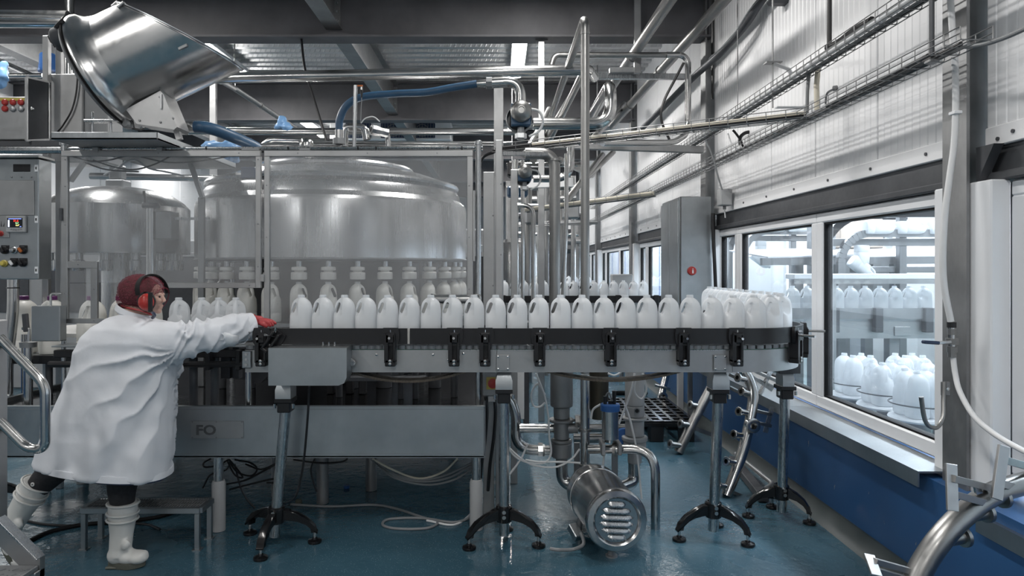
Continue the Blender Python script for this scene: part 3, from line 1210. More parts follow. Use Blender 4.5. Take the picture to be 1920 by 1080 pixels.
# second and third conveyor rows, far back in the hall
for (yy, xa, xb, gname, lname, seen) in ((7.6, -.05, 1.72, 'bottles on the far conveyor', 'far conveyor behind the steel pipes', True), (11.6, -.25, 1.55, 'bottles on the farthest conveyor', 'farthest bluish conveyor row', True)):
    c = thing('bottle_conveyor', ('black-railed conveyor deep in the hall behind the front row of bottles' if yy < 9 else 'farthest bottle conveyor, small and bluish, at the end of the hall'), 'conveyor', ((xa + xb) / 2, yy, 0))
    MB().box(xa - .6, xb + .1, yy - .085, yy - .078, .90, 1.01).build('side_plate', M['frame'], c)
    MB().box(xa - .6, xb + .1, yy + .078, yy + .085, .90, 1.01).build('side_plate', M['frame'], c)
    MB().box(xa - .6, xb + .1, yy - .078, yy + .078, 1.0, 1.028).build('belt', M['steel_h'], c)
    MB().box(xa - .6, xb + .1, yy - .105, yy - .09, 1.035, 1.112).build('guide_rail', M['black'], c)
    for k in range(5):
        x = xa + .1 + k * .42
        MB().box(x - .026, x + .026, yy - .13, yy - .08, .94, 1.12, bev=.004).build('guide_bracket', M['black'], c)
    for x in (xa + .15, xb - .25):
        MB().cyl((x, yy, .02), (x, yy, .9), .027).build('post', M['steel'], c)
        MB().box(x - .19, x + .19, yy - .02, yy + .02, 0, .05, bev=.015).build('foot', M['gloss_black'], c)
    x, i = xa, 1
    while x < xb:
        jug((x, yy, 1.0295), random.uniform(-.1, .1), 'white milk bottle, %s from the left on the %s' % (ORD[i], lname), gname)
        x += .1107
        i += 1
# ------------------------------------------------------------------ blue upstand of the left wall
MB().box(XL, XL + .05, Y0, Y1, 0, .62).build('wall_upstand', M['blue_wall'], wl)

# ------------------------------------------------------------------ filling machine: base trough on legs
def text_mesh(s, size, depth, bold=0.0):
    cu = bpy.data.curves.new('t', 'FONT')
    cu.body = s
    cu.size = size
    cu.extrude = depth
    cu.offset = bold
    cu.align_x = 'CENTER'
    cu.align_y = 'CENTER'
    cu.resolution_u = 3
    o = bpy.data.objects.new('t', cu)
    COL.objects.link(o)
    me = bpy.data.meshes.new_from_object(o.evaluated_get(bpy.context.evaluated_depsgraph_get()))
    bpy.data.objects.remove(o)
    bpy.data.curves.remove(cu)
    return me


def text(name, s, size, Mx, mat, parent, depth=.0008, sx=1.0, bold=0.0):
    me = text_mesh(s, size, depth, bold)
    me.transform(Mx @ Matrix.Diagonal((sx, 1, 1, 1)))
    return link(name, me, mat, parent)


BX0, BX1, BY0, BY1, BZ0, BZ1 = -2.78, -.072, 3.62, 6.3, .41, .69
fb = thing('filling_machine', 'low stainless trough of the filling machine on round legs, with an engraved nameplate', 'machine', ((BX0 + BX1) / 2, 4.9, 0))
b = MB()
b.box(BX0, BX1, BY0, BY0 + .012, BZ0, BZ1, bev=.006)
b.box(BX0, BX1, BY1 - .012, BY1, BZ0, BZ1, bev=.006)
b.box(BX0, BX0 + .012, BY0, BY1, BZ0, BZ1, bev=.006)
b.box(BX1 - .012, BX1, BY0, BY1, BZ0, BZ1, bev=.006)
b.box(BX0, BX1, BY0, BY1, BZ0 + .002, BZ0 + .012)
b.build('trough', M['steel_h'], fb)
MB().box(BX0 + .012, BX1 - .012, BY0 + .012, BY1 - .012, BZ1 - .045, BZ1 - .028).build('wet_pan', metal('wet_pan_steel', (.22, .22, .225), .06, .16, (1, 1, 1), 18, .25), fb)
for z in (BZ0 + .022, BZ1 - .022):
    MB().box(BX0 + .03, BX1 - .01, BY0 - .0012, BY0, z, z + .0015).build('fold_line', M['cast'], fb)
for (px, Y, zs) in ((410, 3.69, .265), (893, 3.71, .265), (605, 4.12, .37), (696, 4.36, .40), (520, 4.25, .3), (155, 4.5, .3), (-60, 3.7, .265), (330, 5.9, .3), (850, 5.9, .3)):
    x = (px - CX) * Y / F
    o = thing_part('leg', fb, V((x, Y, 0)))
    MB().cyl((x, Y, zs), (x, Y, BZ0 + .004), .025).build('upper_tube', M['steel'], o)
    MB().lathe([(0, 0.002), (.036, 0.002), (.036, zs - .01), (.031, zs + .006), (0, zs + .006)], Matrix.Translation((x, Y, 0)), 20).build('lower_sleeve', M['grey_paint'] if Y < 4 else M['galv'], o)
a, c = P(358, 789, BY0), P(457, 822, BY0)
o = MB().box(a.x, c.x, BY0 - .003, BY0, c.z, a.z, bev=.001).build('nameplate', M['frame'], fb)
q = P(386.5, 807, BY0)
text('lettering', 'FO', .072, frame((q.x, BY0 - .0032, q.z), (1, 0, 0), (0, 0, 1)), M['label_grey'], o, .0005, 1.18, .0022)
for px in (361, 406, 454):
    for py in (791, 820):
        s = P(px, py, BY0)
        MB().cyl((s.x, BY0 - .005, s.z), (s.x, BY0 - .003, s.z), .004, seg=8).build('rivet', M['cast'], o)

# rotary bowl with its filling valves
RX, RY = -1.225, 5.15
bowl = thing('filler_bowl', 'large round stainless filling bowl with domed lid behind the clear guard', 'tank', (RX, RY, .69))
T = Matrix.Translation((RX, RY, 0))
MB().lathe([(.90, 1.475), (.975, 1.475), (.98, 1.485), (.98, 1.845), (.972, 1.872), (.94, 1.905)], T, 96).build('bowl_wall', M['tank'], bowl, 25)
MB().lathe([(.94, 1.905), (.925, 1.955), (.90, 1.99), (.885, 2.0)], T, 96).build('shoulder', M['tank'], bowl, 40)
MB().lathe([(.885, 1.99), (.915, 1.995), (.922, 2.01), (.915, 2.025), (.885, 2.032), (.83, 2.05), (.70, 2.095), (.57, 2.125), (.55, 2.128)], T, 96).build('lid', M['tank'], bowl, 40)
MB().lathe([(.555, 2.12), (.575, 2.128), (.58, 2.145), (.57, 2.16), (.54, 2.165), (.44, 2.19), (.25, 2.215), (0, 2.225)], T, 72).build('lid_dome', M['tank'], bowl, 40)
MB().lathe([(.98, 1.472), (.985, 1.474), (.985, 1.482), (.98, 1.484)], T, 96).build('bottom_rim', M['cast'], bowl)
MB().lathe([(.0, 1.46), (.95, 1.46), (.95, 1.474), (.0, 1.474)], T, 64).build('bottom_plate', M['dark_steel'], bowl)
MB().lathe([(.0, .664), (.62, .664), (.62, 1.46), (0, 1.46)], T, 48).build('drum', M['dark_steel'], bowl)
MB().lathe([(.60, 1.062), (1.03, 1.062), (1.03, 1.082), (.60, 1.082)], T, 96).build('carousel_ring', M['steel_h'], bowl)
for r in (.30, .42):
    a = 2 * PI * r
bell = MB().lathe([(.0, 1.347), (.046, 1.347), (.049, 1.352), (.049, 1.388), (.044, 1.392), (.028, 1.394), (.028, 1.402), (.044, 1.404), (.046, 1.41), (.044, 1.424), (.02, 1.428), (.0, 1.428)], None, 18).mesh('valve_bell', 50)
bell.materials.append(M['nylon'])
stem = MB().lathe([(0, 1.42), (.018, 1.42), (.018, 1.462), (0, 1.462)], None, 12).mesh('valve_stem')
stem.materials.append(M['steel'])
NV, RV = 33, .935
G3 = 'full milk bottles under the filling bowl'
jj = 0
angs = []
for k in range(NV):
    a = -PI / 2 + 2 * PI * k / NV + math.asin((594 - 650) / 304 / RV)
    if math.sin(a) < .25:
        angs.append(a)
angs.sort(key=lambda a: math.cos(a))
for a in angs:
    x, y = RX + RV * math.cos(a), RY + RV * math.sin(a)
    o = bpy.data.objects.new('filling_valve', bell)
    COL.objects.link(o)
    o.parent = bowl
    o.location = V((x, y, 0)) - OFF[bowl.name]
    OFF[o.name] = OFF[bowl.name]
    c = bpy.data.objects.new('stem', stem)
    COL.objects.link(c)
    c.parent = o
    jj += 1
    jug((x, y, 1.083), a + PI / 2 + PI + random.uniform(-.15, .15), 'milk bottle being filled under the round bowl, %s valve from the left' % ORD[jj], G3, full=True)

# smaller capping turret at the left, with capped bottles below it
cap = thing('capping_turret', 'smaller round stainless capping drum with a motor on its domed top, left of the bowl', 'tank', (-2.785, 5.0, .69))
T = Matrix.Translation((-2.785, 5.0, 0))
MB().lathe([(.0, 1.52), (.48, 1.52), (.482, 1.53), (.482, 1.855), (.475, 1.862)], T, 64).build('drum_wall', M['tank'], cap, 25)
MB().lathe([(.475, 1.862), (.44, 1.90), (.36, 1.955), (.24, 1.99), (.10, 2.01), (.0, 2.01)], T, 64).build('dome', M['tank'], cap, 40)
MB().box(-2.85, -2.72, 4.94, 5.06, 2.0, 2.06, bev=.008).build('motor_foot', M['cast'], cap)
MB().box(-2.835, -2.745, 4.955, 5.045, 2.06, 2.17, bev=.012).build('motor', M['cast'], cap)
MB().cyl((-2.785, 5, 2.17), (-2.76, 5, 2.22), .02).build('gland', M['dark_steel'], cap)
MB().lathe([(0, .664), (.11, .664), (.11, 1.52), (0, 1.52)], T, 24).build('column', M['steel'], cap)
MB().lathe([(.06, .96), (.50, .96), (.50, .985), (.06, .985)], T, 48).build('star_wheel', M['nylon'], cap)
for k in range(14):
    a = 2 * PI * k / 14 + .1
    x, y = -2.785 + .40 * math.cos(a), 5 + .40 * math.sin(a)
    o = MB().lathe([(0, 1.40), (.035, 1.40), (.038, 1.41), (.038, 1.47), (.03, 1.475), (.03, 1.52), (0, 1.52)], Matrix.Translation((x, y, 0)), 14).build('capping_head', M['steel'], cap)
# bigger filled bottles on the way out
G4 = 'capped bottles leaving the capper'
for i, (px, Y) in enumerate(((45, 4.19), (98, 4.17), (172, 4.15), (226, 4.13), (280, 4.1))):
    x = (px - CX) * Y / F
    o = jug((x, Y, .8975), .5 * i, 'large filled milk bottle with purple cap, %s from the left behind the guard' % ORD[i + 1], G4, full='cap')
    o.scale = (1.38, 1.38, 1.38)
w = thing('outfeed_track', 'outfeed track under the large filled bottles at the left', 'conveyor', (-2.9, 4.25, .69))
MB().box(-3.4, -2.0, 3.99, 4.285, .878, .896, bev=.003).build('track_plate', M['steel_h'], w)
MB().box(-3.4, -2.0, 3.97, 3.99, .86, .91, bev=.003).build('guide_bar', M['black'], w)
for x in (-2.7, -2.2):
    MB().cyl((x, 4.1, .664), (x, 4.1, .88), .02).build('post', M['dark_steel'], w)

# inside the guard: capper column, drives, posts and blocks on the trough
col = thing('lifting_column', 'polished upright column with a hand wheel in front of the capping drum', 'machine', (-2.20, 4.35, .69))
cx = (283 - CX) * 4.35 / F
MB().cyl((cx, 4.35, .664), (cx, 4.35, 1.80), .028).build('column_tube', M['pipe'], col)
MB().lathe([(0, 0), (.05, 0), (.055, .012), (.05, .03), (0, .03)], Matrix.Translation((cx, 4.35, 1.80)), 20).build('hand_wheel', M['dark_steel'], col)
MB().cyl((cx - .035, 4.35, 1.82), (cx - .045, 4.35, 1.91), .008).build('wheel_grip', M['black'], col)
MB().box(cx + .035, cx + .135, 4.33, 4.45, 1.60, 1.78, bev=.006).build('gear_block', M['cast'], col)
MB().bar((cx + .13, 4.38, 1.735), (cx + .36, 4.38, 1.735), .02, .016).build('cross_arm', M['steel'], col)
MB().box(cx - .055, cx + .055, 4.30, 4.40, 1.33, 1.345, bev=.003).build('stop_plate', M['steel'], col)
g = thing('post_group', 'row of dark posts and blocks standing in the wet trough under the bowl', 'machine', (-1.0, 4.1, .69))
for px, Y, z0, z1, r in ((636, 4.0, .664, .95, .02), (752, 3.95, .664, .98, .016), (779, 3.95, .664, .98, .016), (852, 4.0, .664, .98, .022), (415, 4.3, .664, .98, .03), (470, 4.3, .664, .98, .03), (540, 4.32, .664, 1.05, .045), (660, 4.30, .664, 1.05, .04), (720, 4.33, .664, 1.05, .05), (815, 4.32, .664, 1.05, .04)):
    x = (px - CX) * Y / F
    MB().cyl((x, Y, z0), (x, Y, z1), r, seg=14).build('post', M['dark_steel'], g)
b = MB()
x0, x1 = (415 - CX) * 3.95 / F, (505 - CX) * 3.95 / F
b.prism([(x0, .845), (x1, .835), (x1, .80), (x1 - .045, .755), (x0 + .06, .79)], Matrix(((1, 0, 0, 0), (0, 0, 1, 3.93), (0, 1, 0, 0), (0, 0, 0, 1))), .05)
b.build('cam_plate', M['dark_steel'], g)
MB().box((560 - CX) * 3.95 / F, (800 - CX) * 3.95 / F, 3.88, 3.95, .772, .80, bev=.004).build('guide_plate', M['dark_steel'], g)
MB().box((420 - CX) * 3.95 / F, (900 - CX) * 3.95 / F, 3.96, 4.01, .93, .985, bev=.004).build('guide_plate', M['dark_steel'], g)
for px in (620, 655, 680):
    x = (px - CX) * 4.1 / F
    MB().box(x - .02, x + .02, 4.08, 4.14, .664, .79, bev=.003).build('block', M['black'], g)
# ------------------------------------------------------------------ guard around the filler
YG = 3.78
ge = thing('guard_enclosure', 'round steel posts and top rails that frame the clear guard doors', 'machine guard', (-1.2, YG, .69))


def gx(px):
    return (px - CX) * YG / F


def gz(py):
    return H - (py - CY) * YG / F


for px, r in ((119.5, .0125), (897, .0155)):
    MB().tube([(gx(px), YG, .664), (gx(px), YG, gz(272))], r, 14).build('post', M['steel'], ge)
MB().tube([(gx(-60), YG, gz(282)), (gx(118), YG, gz(282))], .019, 14).build('top_rail', M['steel'], ge)
MB().tube([(gx(118), YG + .01, gz(278)), (gx(905), YG + .01, gz(276))], .0075, 10).build('top_rail', M['steel'], ge)
MB().tube([(gx(300), YG + .05, gz(281)), (gx(905), YG + .05, gz(279))], .010, 10).build('top_rail', M['pipe'], ge)
for px in (386, 540, 671, 705, 840, 866):
    MB().lathe([(.0085, -.004), (.0105, -.004), (.0105, .004), (.0085, .004)], axis((gx(px), YG + .01, gz(277)), (1, 0, 0)), 10).build('cable_tie', M['black'], ge)
for px, w in ((470, 16), (572, 10)):
    MB().box(gx(px - w), gx(px + w), YG - .012, YG + .0, gz(283), gz(278), bev=.002).build('hinge', M['cast'], ge)
for px in (119.5, 897):
    MB().lathe([(0, 0), (.022, 0), (.022, .02), (.012, .026), (0, .026)], Matrix.Translation((gx(px), YG, gz(272))), 16).build('post_cap', M['steel'], ge)
MB().tube([(gx(119), YG + 2.4, .664), (gx(119), YG + 2.4, gz(280))], .02, 12).build('post', M['steel'], ge)
MB().tube([(gx(897), YG + 2.4, .664), (gx(897), YG + 2.4, gz(280))], .02, 12).build('post', M['steel'], ge)


def frm(px0, px1, py0, py1, parent, name='frame_bar', d=.022, m='frame'):
    return MB().box(gx(px0), gx(px1), YG - .018, YG - .018 + d, gz(py1), gz(py0), bev=.002).build(name, M[m], parent)


def screws(parent, pts):
    for px, py in pts:
        MB().lathe([(0, 0), (.004, 0), (.004, .002), (0, .003)], axis((gx(px), YG - .018, gz(py)), (0, -1, 0)), 8).build('screw', M['cast'], parent)


gd = thing('guard_door', 'left clear guard door with a stepped lower edge, behind the worker', 'guard door', (gx(305), YG, gz(605)))
frm(118, 490, 283, 294, gd)
frm(118, 130, 294, 605, gd)
frm(481, 491, 294, 540, gd)
frm(300, 481, 530, 540, gd)
frm(130, 185, 490, 503, gd)
frm(173, 185, 503, 597, gd)
frm(120, 200, 597, 606, gd)
screws(gd, [(126, 300), (126, 350), (126, 422), (126, 550), (180, 542), (300, 288), (450, 288), (486, 300), (486, 420), (486, 500), (150, 496), (315, 535), (470, 535), (125, 601), (180, 601)])
MB().box(gx(130), gx(481), YG - .004, YG, gz(530), gz(294)).build('guard_sheet', M['guard'], gd)
MB().box(gx(130), gx(173), YG - .004, YG, gz(597), gz(531)).build('guard_sheet', M['guard'], gd)
MB().tube([(gx(119), YG - .02, gz(550)), (gx(105), YG - .045, gz(550)), (gx(105), YG - .045, gz(591)), (gx(119), YG - .02, gz(591))], .006, 10, fil=.012).build('handle', M['pipe'], gd)
MB().box(gx(117), gx(122), YG - .03, YG - .018, gz(414), gz(391), bev=.001).build('latch', M['dark_steel'], gd)
MB().box(gx(491), gx(498), YG - .03, YG, gz(528), gz(514), bev=.002).build('latch', M['frame'], gd)
gp = thing('guard_screen', 'right clear guard panel in front of the big filling bowl', 'guard door', (gx(692), YG, gz(700)))
frm(497, 887, 283, 294, gp)
frm(497, 507, 294, 640, gp)
frm(876, 887, 294, 640, gp)
frm(497, 887, 640, 650, gp)
screws(gp, [(502, 348), (502, 445), (560, 288), (690, 288), (820, 288), (880, 349), (880, 445), (880, 542)])
MB().box(gx(507), gx(876), YG - .004, YG, gz(640), gz(294)).build('guard_sheet', M['guard'], gp)
MB().tube([(gx(887), YG - .02, gz(553)), (gx(901), YG - .045, gz(553)), (gx(901), YG - .045, gz(590)), (gx(887), YG - .02, gz(590))], .006, 10, fil=.012).build('handle', M['pipe'], gp)
MB().box(gx(887), gx(891), YG - .03, YG - .01, gz(490), gz(358), bev=.001).build('hinge', M['frame'], gp)
# short polished tube that lies across the guard near the bottle row
b = MB().lathe([(0, 0), (.030, 0), (.030, .012), (.026, .016), (.024, .21), (.018, .215), (0, .215)], axis(P(808, 561, 3.70), (1, 0, .0)), 20)
tag(b.build('cross_tube', M['pipe'], None), 'short polished horizontal tube with a flange behind the bottle row, right of the bowl', 'pipe')
# grey channel posts at the right end of the guard
for i, (px0, px1, Y, top, lab) in enumerate(((906, 927, 3.9, 322, 'broad grey channel post right of the clear guard panel'), (929, 942, 3.86, 262, 'narrow grey post that rises above the guard, beside the broad channel post'))):
    x0, x1 = (px0 - CX) * Y / F, (px1 - CX) * Y / F
    z = H - (top - CY) * Y / F
    t = thing('channel_post', lab, 'post', ((x0 + x1) / 2, Y, 0))
    MB().box(x0, x1, Y, Y + .04, .0, z, bev=.003).build('post_body', M['frame'], t)
    for k in range(3):
        MB().lathe([(0, 0), (.005, 0), (.004, .003), (0, .003)], axis((x1 - .008, Y, z - .25 - .4 * k), (0, -1, 0)), 8).build('screw', M['cast'], t)

# ------------------------------------------------------------------ control cabinet at the left edge
YC = 3.86


def cxp(px, Y=YC):
    return (px - CX) * Y / F


def czp(py, Y=YC):
    return H - (py - CY) * Y / F


cc = thing('control_cabinet', 'grey control cabinet with a small lit screen and rows of switches at the left edge', 'control panel', (cxp(10), YC + .06, .69))
b = MB().box(cxp(-62), cxp(72), YC, YC + .115, czp(524), czp(297), bev=.005)
body = b.build('cabinet_body', M['steel_h'], cc)
MB().box(cxp(-64), cxp(75), YC - .012, YC + .13, czp(296), czp(291), bev=.002).build('rain_lip', M['frame'], cc)
MB().box(cxp(-60), cxp(65), YC - .006, YC, czp(404), czp(338), bev=.002).build('blank_plate', M['frame'], cc)
MB().box(cxp(-60), cxp(18), YC - .006, YC, czp(446), czp(404), bev=.002).build('switch_plate', M['frame'], cc)
MB().box(cxp(25), cxp(57), YC - .003, YC, czp(322), czp(308), bev=.001).build('viewing_slot', M['black'], cc)
for px, py in ((22, 332), (40, 332), (59, 332), (17, 342), (62, 342), (34, 382), (62, 393)):
    MB().lathe([(0, 0), (.005, 0), (.004, .004), (0, .005)], axis((cxp(px), YC - .001, czp(py)), (0, -1, 0)), 10).build('screw', M['cast'], cc)
for py in (315, 411, 506):
    MB().box(cxp(66), cxp(72), YC - .006, YC, czp(py + 7), czp(py - 6), bev=.001).build('hinge', M['upvc'], cc)
    MB().box(cxp(68), cxp(70), YC - .008, YC - .005, czp(py + 3), czp(py - 2)).build('hinge_slot', M['black'], cc)
rec = MB().box(cxp(15), cxp(51), YC - .02, YC, czp(436), czp(405), bev=.004).build('recorder', M['grey_paint'], cc)
MB().box(cxp(18), cxp(47), YC - .0215, YC - .019, czp(427), czp(409), bev=.001).build('screen', M['screen'], rec)
for (s, px, py, sz, m) in (('21.6', 35, 414.5, .015, 'scr_red'), ('9.7', 37, 419, .013, 'scr_green'), ('0.6"', 38, 423, .012, 'scr_yellow')):
    text('digits', s, sz, frame((cxp(px), YC - .0222, czp(py)), (1, 0, 0), (0, 0, 1)), M[m], rec, .0003, 1.1, .0004)
MB().box(cxp(21), cxp(45), YC - .0222, YC - .0212, czp(411.5), czp(410)).build('status_bar', M['scr_blue'], rec)
MB().box(cxp(20), cxp(23), YC - .0222, YC - .0212, czp(426), czp(413)).build('status_bar', M['scr_white'], rec)
MB().box(cxp(42), cxp(45), YC - .0222, YC - .0212, czp(426), czp(424.5)).build('status_bar', M['scr_blue'], rec)
for k in range(5):
    px = 24 + 4.6 * k
    MB().box(cxp(px), cxp(px + 3.6), YC - .0215, YC - .019, czp(433 - abs(k - 2) * .7), czp(429.5 - abs(k - 2) * .3), bev=.0006).build('key', M['cast'], rec)


def knob(px, py, m, r=.017, selector=False):
    t = thing_part('switch', cc, V((cxp(px), YC, czp(py))))
    if selector:
        MB().box(cxp(px - 7.5), cxp(px + 7.5), YC - .004, YC, czp(py + 2), czp(py - 9), bev=.001).build('legend_plate', M['black'], t)
        MB().lathe([(0, 0), (.022, 0), (.022, .012), (.018, .02), (0, .02)], axis((cxp(px), YC - .001, czp(py)), (0, -1, 0)), 18).build('bezel', M['black'], t)
        MB().bar((cxp(px) - .010, YC - .028, czp(py) + .012), (cxp(px) + .008, YC - .028, czp(py) - .012), .012, .016, .003).build('lever', M[m], t)
    else:
        MB().lathe([(0, 0), (r * 1.25, 0), (r * 1.25, .008), (r, .010), (r, .018), (r * .7, .026), (0, .028)], axis((cxp(px), YC - .001, czp(py)), (0, -1, 0)), 18).build('button', M[m], t)


knob(3, 438, 'red', .013)
for px, py, m, sel in ((10, 469, 'black', 1), (27, 469, 'steel', 0), (44, 469, 'orange', 1), (9, 494, 'yellow', 0), (27, 493, 'white_cable', 1), (44, 493, 'black', 1)):
    knob(px, py, m, .016, bool(sel))
# small engraved flame and number marks on the switch plate
b = MB()
for dx, h in ((-.012, .02), (0, .032), (.012, .02)):
    b.prism([(dx - .004, -.012), (dx + .004, -.012), (dx * 1.5, h - .012)], frame((cxp(4), YC - .0065, czp(421)), (1, 0, 0), (0, 0, 1)), .0006)
b.build('mark', M['label_grey'], cc)
MB().tube([(cxp(25, 3.92), 3.92, czp(524, 3.92)), (cxp(25, 3.92), 3.92, czp(590, 3.92)), (cxp(14, 3.92), 3.92, czp(665, 3.92)), (cxp(14, 3.92), 3.92, .664)], .0295, 18, fil=.12, n=8).build('stand_pipe', M['pipe'], cc)
MB().lathe([(.030, -.002), (.034, -.002), (.034, .004), (.030, .004)], Matrix.Translation((cxp(25, 3.92), 3.92, czp(540, 3.92))), 18).build('strap', M['black'], cc)
# junction box on a post beside the guard
jb = thing('junction_box', 'plain grey steel box on a short polished post, left of the guard door', 'box', (cxp(86), 3.72, .69))
MB().box(cxp(58, 3.68), cxp(112, 3.68), 3.68, 3.74, czp(640, 3.68), czp(574, 3.68), bev=.004).build('box_body', M['steel_h'], jb)
MB().lathe([(0, 0), (.04, 0), (.042, .028), (0, .03)], Matrix.Translation((cxp(85), 3.72, czp(651, 3.72))), 20).build('post_collar', M['cast'], jb)
MB().cyl((cxp(85), 3.72, .664), (cxp(85), 3.72, czp(650, 3.72)), .022).build('post', M['pipe'], jb)
for px, m in ((45, 'pipe'), (53, 'steel')):
    x = cxp(px, 4.0)
    o = MB().tube([(x, 4.0, .664), (x, 4.0, 1.03)], .015, 12).build('guide_post', M[m], None)
    tag(o, 'thin polished guide post in the trough, %s the plain grey box' % ('well left of' if px < 50 else 'just left of'), 'post', 'guide posts left of the grey box')
cl = thing('clamp_lever', 'small dark clamp lever on a thin rod between the pipe stand and grey box', 'lever', (cxp(53, 3.9), 3.9, 1.0))
MB().bar(P(50, 622, 3.9), P(47, 588, 3.9), .03, .022, .004).build('lever', M['dark_steel'], cl)
MB().tube([P(42, 616, 3.9), P(55, 615, 3.9), P(55, 700, 3.9)], .008, 10, fil=.01).build('rod', M['pipe'], cl)
# ------------------------------------------------------------------ the worker
def remesh(mb, voxel, smooth=3, name='tmp', fac=0.5):
    me = bpy.data.meshes.new(name)
    me.from_pydata([tuple(v) for v in mb.v], [], mb.f)
    bm = bmesh.new()
    bm.from_mesh(me)
    bmesh.ops.recalc_face_normals(bm, faces=bm.faces)
    bm.to_mesh(me)
    bm.free()
    o = bpy.data.objects.new(name, me)
    COL.objects.link(o)
    r = o.modifiers.new('r', 'REMESH')
    r.mode = 'VOXEL'
    r.voxel_size = voxel
    if smooth:
        s = o.modifiers.new('s', 'SMOOTH')
        s.iterations = smooth
        s.factor = fac
    out = bpy.data.meshes.new_from_object(o.evaluated_get(bpy.context.evaluated_depsgraph_get()))
    bpy.data.objects.remove(o)
    for p in out.polygons:
        p.use_smooth = True
    return out


def capsule(mb, pts, seg=14):
    """tapered limb: [(point, radius), ...] with round ends"""
    pts = [(V(p), r) for p, r in pts]
    for p, r in (pts[0], pts[-1]):
        mb.ball(p, r * .99, seg=seg, rings=8)
    for (a, ra), (b, rb) in zip(pts, pts[1:]):
        mb.tube([a, b], (lambda ra, rb: (lambda t: ra + (rb - ra) * t))(ra, rb), seg)
        mb.ball(b, rb * .99, seg=seg, rings=8)


YP = 3.22


def Q(px, py, dy=0.0):
    return P(px, py, YP + dy)


worker = thing('person', 'person in long white coat, red hairnet, ear defenders and white boots leaning over conveyor', 'person', (Q(195, 1000).x, YP, 0))
# body: head, neck, trunk, arms and legs in one skin
b = MB()
HD = 0.03
b.ball(Q(262, 551, HD), .092, .074, .082, Matrix.Rotation(math.radians(14), 4, 'Y'), 20, 14)
b.ball(Q(280, 556, HD), .062, .062, .074, None, 18, 12)
b.ball(Q(286, 569, HD), .040, .050, .048, None, 16, 10)
b.ball(Q(294, 579, HD), .020, .030, .022, None, 14, 10)
b.ball(Q(297, 584, HD), .0135, .020, .012, None, 12, 8)      # chin
b.ball(Q(302.0, 552, HD), .010, .036, .010, None, 12, 8)     # brow
capsule(b, [(Q(303.2, 553, HD), .0075), (Q(307.5, 563.5, HD), .0105)], 10)   # nose
b.ball(Q(306.0, 565.5, HD - .010), .0065, .007, .006, None, 10, 6)
b.ball(Q(306.0, 565.5, HD + .010), .0065, .007, .006, None, 10, 6)
b.ball(Q(302.0, 573.4, HD), .0085, .020, .0048, None, 12, 6)   # lips
b.ball(Q(301.2, 577.4, HD), .0085, .017, .0050, None, 12, 6)
for s in (-1, 1):
    b.ball(Q(294, 564, HD + s * .045), .022, .016, .018, None, 12, 8)   # cheeks
    b.ball(Q(272, 563, HD + s * .078), .016, .010, .028, None, 12, 8)   # ears
capsule(b, [(Q(264, 572, .03), .054), (Q(246, 604, .02), .060)])
capsule(b, [(Q(248, 630, .0), .085), (Q(235, 680, 0), .11), (Q(208, 745, 0), .115)], 18)
capsule(b, [(Q(268, 638, -.075), .055), (Q(268, 638, .10), .055)])
SH = P(298, 638, 3.12)
capsule(b, [(P(285, 645, 3.16), .05), (P(340, 641, 3.19), .048), (P(390, 628, 3.27), .044), (P(440, 613, 3.38), .034), (P(470, 602, 3.445), .026), (P(478, 601, 3.455), .025)])
capsule(b, [(P(285, 645, 3.36), .06), (P(290, 700, 3.42), .048), (P(316, 664, 3.50), .035), (P(322, 655, 3.52), .028)])
capsule(b, [(P(212, 748, 3.20), .095), (P(229, 895, 3.225), .050), (P(229, 960, 3.24), .042), (P(229, 1030, 3.245), .034), (P(252, 1048, 3.245), .026)])
capsule(b, [(P(200, 748, 3.30), .095), (P(112, 873, 3.29), .058), (P(72, 910, 3.29), .046), (P(26, 980, 3.29), .034), (P(17, 1000, 3.29), .03), (P(33, 1048, 3.29), .024)])
me = remesh(b, .0055, 2, 'body')
body = link('body', me, M['skin'], worker)
for s in (-1, 1):
    MB().ball(Q(299.5, 556.5, HD + s * .026), 0.0048, seg=12, rings=8).build('eye', M['screen'], worker)

# hair net, with its band
b = MB()
b.ball(Q(262, 549, HD), .101, .084, .088, Matrix.Rotation(math.radians(14), 4, 'Y'), 24, 16)
b.ball(Q(246, 560, HD), .064, .070, .058, Matrix.Rotation(math.radians(20), 4, 'Y'), 20, 12)
b.ball(Q(238, 568, HD), .036, .052, .032, None, 18, 10)
b.ball(Q(281, 542, HD), .063, .068, .062, None, 18, 12)
me = remesh(b, .006, 5, 'hairnet')
# open the net where the face is, and gather it into fine pleats
bm = bmesh.new()
bm.from_mesh(me)
kill = []
f0, f1 = Q(309.5, 540, HD), Q(292, 584, HD)
nrm = V((-(f1 - f0).z, 0, (f1 - f0).x)).normalized()
if nrm.x < 0:
    nrm = -nrm
for v in bm.verts:
    d = (v.co - f0).dot(nrm)
    if d > 0:
        kill.append(v)
    else:
        c = v.co - Q(262, 551, HD)
        a = math.atan2(c.z, c.x)
        v.co += c.normalized() * (.0022 * math.sin(a * 46 + 6 * mnoise.noise(v.co * 18)) + .003 * mnoise.noise(v.co * 30))
bmesh.ops.delete(bm, geom=kill, context='VERTS')
bm.to_mesh(me)
bm.free()
net = link('hairnet', me, M['hairnet'], worker)
b = MB()
b.ball(Q(263, 549.5, HD), .0985, .080, .0845, Matrix.Rotation(math.radians(14), 4, 'Y'), 20, 14)
me = remesh(b, .008, 2, 'hair')
bm = bmesh.new()
bm.from_mesh(me)
bmesh.ops.delete(bm, geom=[v for v in bm.verts if (v.co - f0).dot(nrm) > -.006], context='VERTS')
bm.to_mesh(me)
bm.free()
link('hair', me, M['hair'], worker)
edge = []
